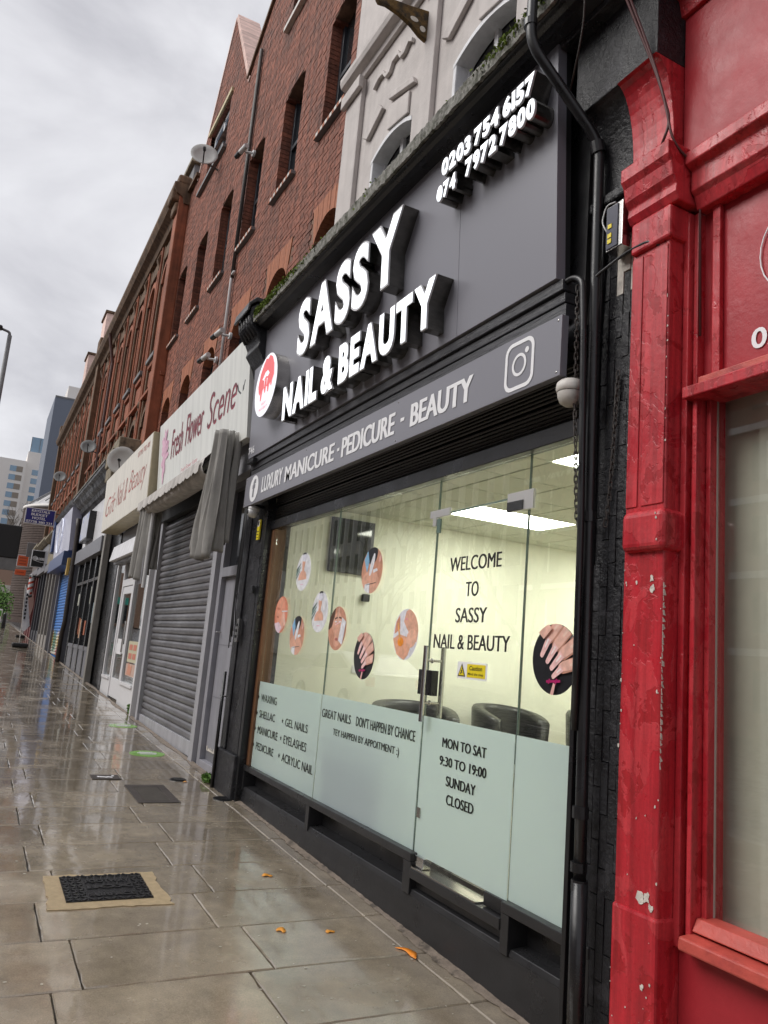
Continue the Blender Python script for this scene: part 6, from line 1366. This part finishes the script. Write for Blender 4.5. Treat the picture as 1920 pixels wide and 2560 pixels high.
# ------------------------------------------------------------------ farther shops, one after another
def far_shop(x0, x1, colm, label, fcol, cat='shop', posts=3, zf=4.0):
    g = G((x0+x1)/2); t = thing('small_shop', label, cat, ((x0+x1)/2, 2.65, g), 'small dark shops farther up the street')
    MB().box(x0, x1, 2.95, 3.2, g-.5, g+4.9).build('backing_wall', M['black_flat'], t)
    for k in range(posts+1):
        x = x0+(x1-x0)*k/posts; MB().box(x-.12 if k else x, x+.12 if k < posts else x, 2.58, 2.75, g-.3, g+3.2).build('frame_post', colm, t, bev=.006)
    for k in range(posts):
        a = x0+(x1-x0)*k/posts+.12; b = x0+(x1-x0)*(k+1)/posts-.12
        MB().box(a, b, 2.68, 2.69, g+.5, g+3.1).build('window_pane', M['pane_dark'], t); MB().box(a, b, 2.62, 2.74, g-.3, g+.5).build('riser_panel', colm, t)
    MB().box(x0, x1, 2.45, 2.75, g+3.2, g+3.5).build('shutter_box', M['grey_mid'], t)
    MB().box(x0, x1, 2.50, 2.75, g+3.52, g+4.5).build('fascia', fcol, t, bev=.01)
    MB().prism([(2.95,g+4.5),(2.4,g+4.52),(2.25,g+4.65),(2.25,g+4.75),(2.95,g+4.9)], 'yz', x0, x1).build('cornice', M['stone'], t)
    return t
far_shop(-38.2,-33.3, pcol((.30,.28,.26)), 'first dark shop beyond the blue one with pale window posts', M['stone'])
far_shop(-43.4,-38.3, pcol((.05,.05,.06)), 'dark shop under the flooring sign with grey fascia', M['grey_mid'])
far_shop(-49.0,-43.5, pcol((.14,.03,.03)), 'far shop with dark red posts beside the barber pole', pcol((.12,.10,.09)))
# street signs hung out over the pavement
def hung_sign(x, y0, y1, z0, z1, mt, frame, label, lines, name='hanging_sign', tcol='white_vinyl', th=.12):
    t = thing(name, label, 'sign', (x, (y0+y1)/2, z0), 'signs hung out over the pavement')
    MB().box(x-th/2, x+th/2, y0, y1, z0, z1).build('case', frame, t, bev=.006)
    f = MB().box(x+th/2+.001, x+th/2+.006, y0+.035, y1-.035, z0+.035, z1-.035).build('face', mt, t)
    if lines:
        for tx, a, b, c0, c1 in lines: bold_text(MB(), tx, y0+(y1-y0)*a, y0+(y1-y0)*b, z0+(z1-z0)*c0, z0+(z1-z0)*c1, x+th/2+.009, .006, face='+x').build('lettering', M[tcol], f)
    MB().tube([(x,y1,z0+(z1-z0)*.8),(x,2.8,z0+(z1-z0)*.8)], .02, 8).build('arm', M['black'], t)
    return t
hung_sign(-36, 1.20, 2.38, 5.74, 6.43, M['navy'], M['white_paint'], 'navy sign of a budget hotel with white lettering', [('KRYSTALS',.2,.8,.74,.90),('BUDGET',.2,.75,.52,.68),('HOTEL',.25,.70,.30,.46),('07738 380 231',.06,.92,.07,.22)])
t = hung_sign(-40.5, 1.93, 3.0, 4.24, 5.06, M['black_flat'], M['white_paint'], 'black flooring centre sign with white scroll emblem', [('FLOORING CENTRE',.22,.98,.42,.58)])
mb = MB()
for rr in (.10,.06,.025): mb.tube([(-40.425, 2.10+rr*math.cos(a), 4.66+rr*math.sin(a)) for a in [k*2*math.pi/20 for k in range(21)]], .011, 6)
mb.tube([(-40.425,2.12,4.55),(-40.425,2.35,4.50),(-40.425,2.55,4.49)], .01, 6); mb.build('emblem', M['white_vinyl'], t)
for (x, y0, y1, z0, z1, lbl) in ((-50, 1.66, 2.28, 4.83, 5.50, 'square orange board among the farthest hung signs'), (-52, 1.72, 2.32, 4.45, 4.78, 'flat orange board below the square orange board')):
    t = hung_sign(x, y0, y1, z0, z1, M['orange'], M['white_paint'] if z1 > 5 else M['orange'], lbl, None)
    mb = MB()
    for k in range(3 if z1 > 5 else 1): zz = z0+(z1-z0)*((k+1)/(4 if z1 > 5 else 2)); mb.box(x+.068,x+.070,y0+.12,y1-.12,zz-.03,zz+.03)
    mb.build('print', pcol((.42,.06,.02),.5), t)
o = thing('blank_sign', 'grey blank panel beside the flooring sign', 'sign', (-47,2.3,5.2)); MB().box(-47.06,-47, 1.95, 2.5, 5.2, 6.0).build('panel', M['slate'], o, bev=.05, seg=4); MB().tube([(-47.03,2.5,5.7),(-47.03,2.9,5.7)], .03, 8).build('arm', M['black'], o)
t = thing('barber_pole', 'red and white striped barber pole on the far shop', 'barber pole', (-43.2, 2.2, 3.2))
MB().lathe([(.12,3.0),(.12,3.9)], (-43.2,2.25,0), 'z', 16).build('cylinder', M['white_paint'], t, smooth=True)
mb = MB()
for k in range(3):
    for i in range(16):
        a0, a1 = i*2*math.pi/16, (i+1)*2*math.pi/16; z0 = 3.02+.28*k+.28*i/16; z1 = z0+.28/16
        mb.add([(-43.2+.122*math.cos(a0),2.25+.122*math.sin(a0),z0),(-43.2+.122*math.cos(a1),2.25+.122*math.sin(a1),z1),(-43.2+.122*math.cos(a1),2.25+.122*math.sin(a1),z1+.12),(-43.2+.122*math.cos(a0),2.25+.122*math.sin(a0),z0+.12)], [(0,1,2,3)])
mb.build('stripe', pcol((.55,.08,.05),.4), t)
MB().lathe([(.15,3.9),(.15,4.0),(.05,4.06)], (-43.2,2.25,0), 'z', 16).build('cap', M['steel'], t); MB().lathe([(.05,2.88),(.15,2.94),(.15,3.0)], (-43.2,2.25,0), 'z', 16).build('cap', M['iron_brown'], t); MB().tube([(-43.2,2.25,3.95),(-43.2,2.9,3.95)], .03, 8).build('arm', M['black'], t)
dish((-18.0,2.38,5.30), .31, 'dish', (.92,-.35,.12), 'large pale satellite dish standing above the cream sign')
mb = MB(); 
dish((-29.2,2.65,7.95), .27, 'dish_dark', (.85,-.2,.42), 'dark grey satellite dish on the ornate facade above the black cornice')
dish((-41.2,2.65,8.85), .29, 'dish_dark', (.85,-.2,.42), 'dark satellite dish at the far end of the ornate facade')

# ------------------------------------------------------------------ ornate brick terrace
orn = thing('ornate_terrace', 'long ornate red brick terrace with pilasters, arched windows and heavy cornice', 'building', (-34, 3.1, 5))
OX0, OX1 = -50.0, -18.36
bays = [-20.15-1.83*k for k in range(7)]+[-34.55-1.83*k for k in range(9)]
ops = []
for c in bays: ops += [(c-.40,c+.40,5.0,7.20,.36),(c-.42,c+.42,8.66,11.3,.40)]
wall_open(MB(), OX0, OX1, 4.8, 12.45, YU, YU+.22, ops, 8).build('wall', M['orn_brick'], orn)
MB().box(OX0, OX1, YU+.22, YU+.5, 4.8, 13.3).build('wall_core', M['orn_dark'], orn)
for c in bays:
    for (a, b) in ((5.0,7.1),(8.66,11.2)):
        wd = MB().box(c-.40,c+.40,YU+.17,YU+.21,a,b).build('window', M['pane_dark'], orn); MB().box(c-.03,c+.03,YU+.13,YU+.169,a,b-.1).build('frame', M['upvc'], wd); MB().box(c-.40,c+.40,YU+.13,YU+.169,(a+b)/2,(a+b)/2+.06).build('frame', M['upvc'], wd)
    MB().box(c-.50,c+.50,YU-.16,YU-.001,8.52,8.65).build('sill', M['slate'], orn, bev=.02)
    MB().box(c-.44,c+.44,YU-.10,YU-.001,8.38,8.515).build('sill_corbel', M['orn_brick'], orn, bev=.02)
    MB().prism([(c-.34,8.30),(c+.34,8.30),(c+.34,7.92),(c+.2,7.85),(c+.12,7.78),(c-.12,7.78),(c-.2,7.85),(c-.34,7.92)], 'xz', YU-.05, YU-.001).build('apron', M['orn_brick'], orn, bev=.01)
    R_ = .40
    mb = MB(); n = 9; A0 = [(c+.40*math.cos(math.pi*k/n), 6.84+.36*math.sin(math.pi*k/n)) for k in range(n+1)]; A1 = [(c+.56*math.cos(math.pi*k/n), 6.84+.52*math.sin(math.pi*k/n)) for k in range(n+1)]
    mb.prism(A0+A1[::-1], 'xz', YU-.06, YU-.001); mb.build('arch_ring', M['orn_dark'], orn)
    A0 = [(c+.42*math.cos(math.pi*k/n), 10.9+.40*math.sin(math.pi*k/n)) for k in range(n+1)]; A1 = [(c+.56*math.cos(math.pi*k/n), 10.9+.55*math.sin(math.pi*k/n)) for k in range(n+1)]
    MB().prism(A0+A1[::-1], 'xz', YU-.06, YU-.001).build('arch_ring', M['orn_brick'], orn)
for k, c in enumerate(bays):
    for dx in (-.80,-.62,.62,.80):
        MB().box(c+dx-.055,c+dx+.055,YU-.11 if abs(dx) > .7 else YU-.07,YU-.001,5.0,12.2).build('shaft', M['orn_brick'] if abs(dx) > .7 else M['orn_dark'], orn, bev=.02)
    MB().lathe([(.001,-.16),(.09,-.13),(.15,-.05),(.16,0)], (c-.915,YU,7.55), 'y', 12).build('rosette', M['orn_dark'], orn, smooth=True)
    MB().prism([(YU,7.4),(YU-.12,7.4),(YU-.16,7.3),(YU-.10,7.1),(YU,6.95)], 'yz', c-1.0, c-.83).build('corbel', M['orn_dark'], orn, bev=.02)
    MB().prism([(YU,11.9),(YU-.16,11.9),(YU-.2,11.75),(YU-.12,11.5),(YU,11.35)], 'yz', c-1.0, c-.83).build('corbel', M['orn_dark'], orn, bev=.02)
    MB().box(c-.55,c+.55,YU-.06,YU-.001,11.62,12.0).build('frieze_panel', M['orn_dark'], orn, bev=.02)
MB().prism([(YU,12.1),(YU-.14,12.1),(YU-.18,12.25),(YU-.34,12.35),(YU-.42,12.5),(YU-.42,12.62),(YU+.3,12.7)], 'yz', OX0-.2, OX1).build('cornice', M['orn_dark'], orn, bev=.015)
MB().box(OX0, OX1, YU-.12, YU-.001, 7.62, 7.72).build('string_course', M['orn_brick'], orn, bev=.015)
MB().box(-26.0,-18.45, YU+.0, YU+.3, 12.7, 13.3).build('parapet', M['slate'], orn, bev=.02)
MB().box(-26.1,-18.35, YU-.10, YU+.35, 13.3, 13.42).build('coping', M['stone'], orn, bev=.02)
MB().box(-18.95,-18.42, YU-.45, YU+.2, 12.15, 12.50).build('corner_corbel', M['orn_dark'], orn, bev=.06, seg=3); MB().box(-18.90,-18.44, YU-.34, YU+.2, 11.85, 12.14).build('corner_corbel', M['orn_dark'], orn, bev=.06, seg=3)
for x, w_ in ((-18.62,.45),(-33.15,.62),(-49.75,.5)):
    MB().box(x-w_/2, x+w_/2, YU-.26, YU-.001, 5.0, 12.6).build('pier', M['orn_dark'] if x < -20 else M['orn_brick'], orn, bev=.02); MB().box(x-w_/2-.05, x+w_/2+.05, YU-.34, YU-.001, 12.61, 13.45 if x < -20 else 12.85).build('pier_head', M['orn_dark'], orn, bev=.06, seg=3)
for x, z1 in ((-36.7,15.8),(-43.3,15.9)):
    MB().box(x-.7,x+.7,YU+.05,YU+1.2,12.6,z1).build('chimney', pale, orn, bev=.01); MB().box(x-.78,x+.78,YU-.02,YU+1.28,z1,z1+.12).build('chimney_cap', M['orn_dark'], orn, bev=.02)  # chimneys take the same painted-in sky light as the gable coping
mb = MB(); mb.add([(OX0,YU+.3,12.7),(OX1,YU+.3,12.7),(OX1,YU+5,15.0),(OX0,YU+5,15.0)], [(0,1,2,3)]); mb.build('roof', M['slate'], orn)
MB().box(OX0-.01, OX0+.2, YU, YU+10, 0.8, 12.6).build('end_wall', M['orn_brick'], orn)
MB().box(-36,-8.4, 3.45, 3.6, G(-8)-.2, 5.0).build('rear_wall', M['black_flat'], orn)
o = MB().tube([(-29.1,3.0,5.4),(-29.1,3.0,11.2),(-29.1,2.75,12.3)], .06, 8).build('rain_pipe', pcol((.09,.035,.025),.5)); tag(o, 'brown rain pipe running up the ornate facade', 'pipe')

# ------------------------------------------------------------------ street furniture
t = thing('street_lamp', 'tall dark street lamp at the kerb with its head over the road', 'street lamp', gp(-25, -.40))
MB().tube([gp(-25,-.40,-.1),(-25,-.40,4.0),(-25,-.40,9.95)], [.10,.085,.06], 12).build('post', M['slate'], t, smooth=True)
MB().tube(rpath([(-25,-.40,9.9),(-25,-.42,10.05),(-25,-.75,10.12)], .08), .04, 8).build('arm', M['slate'], t, smooth=True)
MB().box(-25.13,-24.87,-1.35,-.62,10.06,10.18).build('head', M['black'], t, bev=.05, seg=3)
t = thing('roadside_panel', 'black roadside display panel with a grey strip below at the frame edge', 'sign', gp(-20, -.75))
MB().box(-20.12,-20, -.95, .665, 3.00, 3.77).build('black_panel', M['black_flat'], t, bev=.03, seg=3); MB().box(-20.10,-20.02, -.93, .66, 2.72, 2.995).build('grey_panel', M['slate'], t, bev=.01)
MB().tube([gp(-20.06,-.75,-.05),(-20.06,-.75,3.4)], .06, 10).build('post', M['slate'], t)
t = thing('feather_flag', 'white feather flag on a black weighted base on the pavement', 'flag', gp(-34.3, 1.74))
gz = G(-34.3)
MB().box(-34.75,-33.95, 1.46, 2.04, gz, gz+.16).build('base', M['black_flat'], t, bev=.05, seg=3)
MB().tube([(-34.3,1.72,gz+.1),(-34.3,1.70,1.6),(-34.3,1.60,3.1)], .018, 8).build('mast', M['dirty_white'], t)
mb = MB(); n = 16; rows = []
for i in range(n+1):
    s = i/n; z = 1.30+1.76*s; y0 = 1.71-.11*s; wdt = .30*(1-s)**.7+.02 if s > .12 else .12+1.5*s; rows.append([(-34.3+.04*math.sin(5*s),y0,z),(-34.3+.05*math.sin(6*s+1),y0+wdt*.5,z-.01),(-34.3+.06*math.sin(7*s+2),y0+wdt,z-.03)])
mb.add([p for r in rows for p in r], [(3*i+j,3*i+j+1,3*i+3+j+1,3*i+3+j) for i in range(n) for j in range(2)]); f_ = mb.build('banner', M['white_paint'], t, smooth=True)
mb = MB(); r_ = random.Random(8)
for k in range(7): z = 1.75+.15*k; mb.box(-34.2,-34.19, 1.71-.06*(z-1.3)/1.7+.02, 1.71-.06*(z-1.3)/1.7+.09, z, z+.10)
mb.build('print', M['black_vinyl'], f_)
t = thing('feather_flag', 'pinkish feather flag standing farther off behind the white flag', 'flag', gp(-44, 2.2))
MB().tube([gp(-44,2.2,0),(-44,2.22,4.0)], .02, 8).build('mast', M['dirty_white'], t); mb = MB(); rows = [[(-44,2.22,1.6+.14*i),(-44,2.22+.32*math.sin(math.pi*min(1,(i+1)/16))+.03,1.58+.14*i)] for i in range(17)]
mb.add([p for r in rows for p in r], [(2*i,2*i+1,2*i+3,2*i+2) for i in range(16)]); mb.build('banner', pcol((.60,.40,.36),.6), t); MB().box(-44.3,-43.7,2.0,2.4,G(-44),G(-44)+.12).build('base', M['black_flat'], t)
t = thing('pavement_board', 'white and green pavement board far up the street', 'sign', gp(-60, 1.35)); g_ = G(-60)
MB().prism([(1.05,g_+.1),(1.6,g_+.1),(1.65,g_+1.2),(1.15,g_+1.25)], 'yz', -60.06, -60).build('panel', M['white_paint'], t, bev=.02); MB().box(-59.995,-59.985,1.2,1.6,g_+.7,g_+1.1).build('print', pcol((.10,.30,.05)), t)
o = MB().lathe([(.12,0),(.13,.1),(.12,.9),(.09,1.0),(.001,1.02)], gp(-57,1.75), 'z', 12).build('bollard', M['black'], smooth=True); tag(o, 'black bollard beside the far pavement board', 'bollard')

# ------------------------------------------------------------------ far buildings, trees
rb_ = thing('round_building', 'round brown brick building with conical metal roof', 'building', (-96, 10.0, G(-96)))
MB().lathe([(7,G(-96)-1),(7,14.3)], (-96,10,0), 'z', 56).build('wall', M['far_brick'], rb_, smooth=True)
MB().lathe([(7.05,14.3),(7.12,14.35),(7.12,14.6),(6.6,14.72)], (-96,10,0), 'z', 56).build('eaves', M['concrete'], rb_, smooth=True)
MB().lathe([(6.6,14.72),(1.2,19.5),(.01,19.6)], (-96,10,0), 'z', 56).build('roof', mat('pale_zinc', (.42,.41,.41), .5), rb_, smooth=True)
for k in range(28):
    a = 2*math.pi*k/28; c_, s_ = math.cos(a), math.sin(a); MB().tube([(-96+6.6*c_,10+6.6*s_,15.05),(-96+1.2*c_,10+1.2*s_,19.55)], .07, 4).build('seam', M['slate'], rb_)
for k in range(44): MB().lathe([(7.0,2.4+.27*k),(7.03,2.42+.27*k),(7.03,2.58+.27*k),(7.0,2.6+.27*k)], (-96,10,0), 'z', 40, math.radians(150), math.radians(330)).build('course', M['far_brick'], rb_)
gt = thing('grey_tower', 'tall blank blue grey tower behind the terrace end', 'building', (-205, 18, 4)); MB().box(-225,-200, 8.9, 40, 0, 56.8).build('wall', M['tower_grey'], gt); MB().box(-222,-202, 11.6, 22, 56.8, 60.6).build('plant_room', M['concrete'], gt); MB().box(-200.2,-199.9,8.9,40,56.6,57.0).build('roof_edge', M['slate'], gt)
MB().tube([(-199.9,13.5,30),(-199.9,13.5,56)], .25, 6).build('pipe', M['slate'], gt)
wt = thing('white_tower', 'pale tower block with paired blue and taupe windows far off', 'building', (-295, 6, 4))
MB().box(-310,-290, -2.5, 7.45, 0, 56.8).build('wall', M['concrete'], wt); MB().box(-312,-292, 7.5, 22, 0, 60.8).build('wall', M['concrete'], wt)
MB().box(-310,-293, 7.9, 22, 60.8, 66.3).build('glazed_top', M['pane_sky'], wt)
for k in range(5): MB().box(-292.98,-292.9, 7.9+2.8*k, 8.05+2.8*k, 60.8, 66.3).build('mullion', M['slate'], wt)
for k in range(15):
    z = 54.6-3.05*k
    if z < 12: break
    for (y0, y1, xx) in ((2.6,6.6,-290),(9.6,13.6,-292),(15.2,19.0,-292)):
        w0 = MB().box(xx+.02, xx+.08, y0, y0+(y1-y0)*.5, z-1.9, z).build('window', M['pane_sky'], wt); MB().box(xx+.02, xx+.10, y0+(y1-y0)*.5+.02, y1, z-1.9, z).build('window_panel', pcol((.26,.22,.18),.5), wt)
def bare_tree(x, y, h, seed, label, spread=1.0):
    r = random.Random(seed); t = thing('bare_tree', label, 'tree', gp(x, y), 'bare winter trees')
    tr = MB(); br = MB(); g = G(x)
    def grow(mb, p, d, l, rad, lev):
        q = p+d*l; m_ = p+d*l*.5+Vector((r.gauss(0,.04),r.gauss(0,.04),0))*l; mb.tube([p,m_,q], [rad,rad*.85,rad*.65], 5, False)
        if lev == 0: return
        for k in range(3 if lev > 1 else 4):
            a = r.uniform(0,6.28); nd = (d+Vector((math.cos(a),math.sin(a),r.uniform(.1,.6)))*r.uniform(.45,.8)*spread).normalized(); grow(br, q if k < 2 else m_, nd, l*r.uniform(.6,.8), rad*.58, lev-1)
    grow(tr, Vector((x,y,g-.1)), Vector((0,0,1)), h*.34, h*.018, 5)
    tr.build('trunk', M['bark'], t); tag(br.build('crown', M['bark'], t), kind='stuff')
bare_tree(-150, 3.2, 22, 3, 'bare tree in front of the pale tower far up the street', .9)
def bush(x, y, r, h, n, label, seed):
    rr = random.Random(seed); mb = MB(); g = G(x)
    for k in range(n):
        a = rr.uniform(0,6.28); d = r*rr.random()**.5; z = g+.15+h*rr.random()*(1-(d/r)**2*.5); c_ = Vector((x+d*math.cos(a), y+d*math.sin(a), z)); u = Vector((rr.gauss(0,1),rr.gauss(0,1),rr.gauss(0,1))).normalized(); v = u.cross(Vector((rr.gauss(0,1),rr.gauss(0,1),rr.gauss(0,1)))).normalized(); l = .11*rr.uniform(.6,1.4)
        mb.add([c_-u*l,c_+v*l*.6,c_+u*l,c_-v*l*.6], [(0,1,2,3)])
    t = thing('evergreen_bush', label, 'bush', gp(x,y)); tag(mb.build('crown', M['leaf_green'], t), kind='stuff'); MB().tube([gp(x,y,0),(x,y,g+h*.6)], .08, 6).build('trunk', M['bark'], t)
bush(-80, .6, 2.4, 4.0, 2600, 'dark evergreen bush at the foot of the round building', 5)
bk2 = thing('shop_row', 'row of low shops closing the end of the street', 'building', (-118,-6,G(-118))); MB().box(-130,-118,-16,6,G(-118)-1,G(-118)+7.5).build('wall', pcol((.34,.22,.16),.7), bk2)
for k, cc in enumerate(((.05,.45,.35),(.55,.12,.10),(.10,.25,.55),(.55,.50,.45))): MB().box(-117.98,-117.8,-14+5*k,-9.6+5*k,G(-118)+3.0,G(-118)+4.0).build('fascia', pcol(cc), bk2); MB().box(-117.98,-117.9,-14+5*k,-9.8+5*k,G(-118)+.3,G(-118)+2.9).build('window_pane', M['pane_dark'], bk2)

# ------------------------------------------------------------------ the other side of the road (seen in the glass and the wet paving)
op1 = thing('office_block', 'pale office block with vertical fins across the road', 'building', (-55,-19,1)); MB().box(-95,-32,-30,-18.6,-1,12.5).build('wall', M['opp_white'], op1)
for k in range(44):
    x = -94+1.42*k; MB().box(x-.07,x+.07,-18.6,-18.25,3.2,12.2).build('fin', M['white_paint'], op1)
for j in range(3):
    for k in range(22): MB().box(-94+2.84*k+.15,-94+2.84*k+2.7,-18.6,-18.55,3.6+3.0*j,5.6+3.0*j).build('window', M['pane_dark'], op1)
op2 = thing('brick_flats', 'brown brick flats with white bands across the road', 'building', (-12,-19,0)); MB().box(-31.5,14,-30,-18.6,-1,14.5).build('wall', M['opp_brick'], op2)
for j in range(5):
    MB().box(-31.5,14,-18.6,-18.5,2.6+2.7*j,2.85+2.7*j).build('band', M['white_paint'], op2)
    for k in range(15):
        w0 = MB().box(-30+2.9*k,-28.7+2.9*k,-18.6,-18.55,.7+2.7*j,2.1+2.7*j).build('window', M['pane_dark'], op2); MB().box(-29.38+2.9*k,-29.30+2.9*k,-18.55,-18.5,.7+2.7*j,2.1+2.7*j).build('frame', M['upvc'], w0)
bare_tree(-26, -15.2, 11, 8, 'bare street tree before the office block', 1.0); bare_tree(-40, -15.2, 12, 15, 'second bare street tree farther along the far pavement', 1.0)
car = thing('white_car', 'white hatchback parked at the kerb', 'car', gp(-17.5,-3.2,-.15)); g_ = G(-17.5)-.15
body = [(-2.05,.25),(-2.1,.55),(-2.0,.85),(-1.7,.95),(-.95,1.02),(-.35,1.42),(.9,1.46),(1.55,1.20),(1.95,1.02),(2.05,.7),(2.0,.28)]
MB().prism([(-17.5+a,g_+b) for a,b in body], 'xz', -4.05, -2.35).build('body', M['car_white'], car, bev=.10, seg=4)
for y in (-2.345,-4.055):
    MB().prism([(-17.5+a,g_+b) for a,b in ((-.75,1.04),(-.28,1.36),(.28,1.39),(.28,1.04))], 'xz', y-.004, y+.004).build('window', M['pane_dark'], car); MB().prism([(-17.5+a,g_+b) for a,b in ((.36,1.04),(.36,1.39),(.88,1.39),(1.38,1.10))], 'xz', y-.004, y+.004).build('window', M['pane_dark'], car)
    for x in (-1.3,1.3):
        yy = -2.42 if y > -3 else -3.98
        wl = MB().lathe([(.32,-.1),(.33,-.05),(.33,.05),(.32,.1),(.2,.105),(.001,.08)], (-17.5+x,yy,g_+.33), 'y', 20).build('wheel', M['tyre'], car); MB().lathe([(.2,.09),(.2,.108),(.03,.112),(.001,.112)], (-17.5+x,yy,g_+.33), 'y', 16).build('rim', M['steel'], wl)
MB().hexa([(-17.5+1.57,-3.95,g_+1.22),(-17.5+1.97,-3.95,g_+1.0),(-17.5+1.97,-2.45,g_+1.0),(-17.5+1.57,-2.45,g_+1.22),(-17.5+1.2,-3.85,g_+1.40),(-17.5+1.25,-3.85,g_+1.40),(-17.5+1.25,-2.55,g_+1.40),(-17.5+1.2,-2.55,g_+1.40)]).build('rear_window', M['pane_dark'], car)
for y in (-3.85,-2.6): MB().box(-17.5+1.98,-17.5+2.08,y-.1,y+.1,g_+.75,g_+.95).build('tail_light', pcol((.4,.02,.02),.2), car, bev=.02)
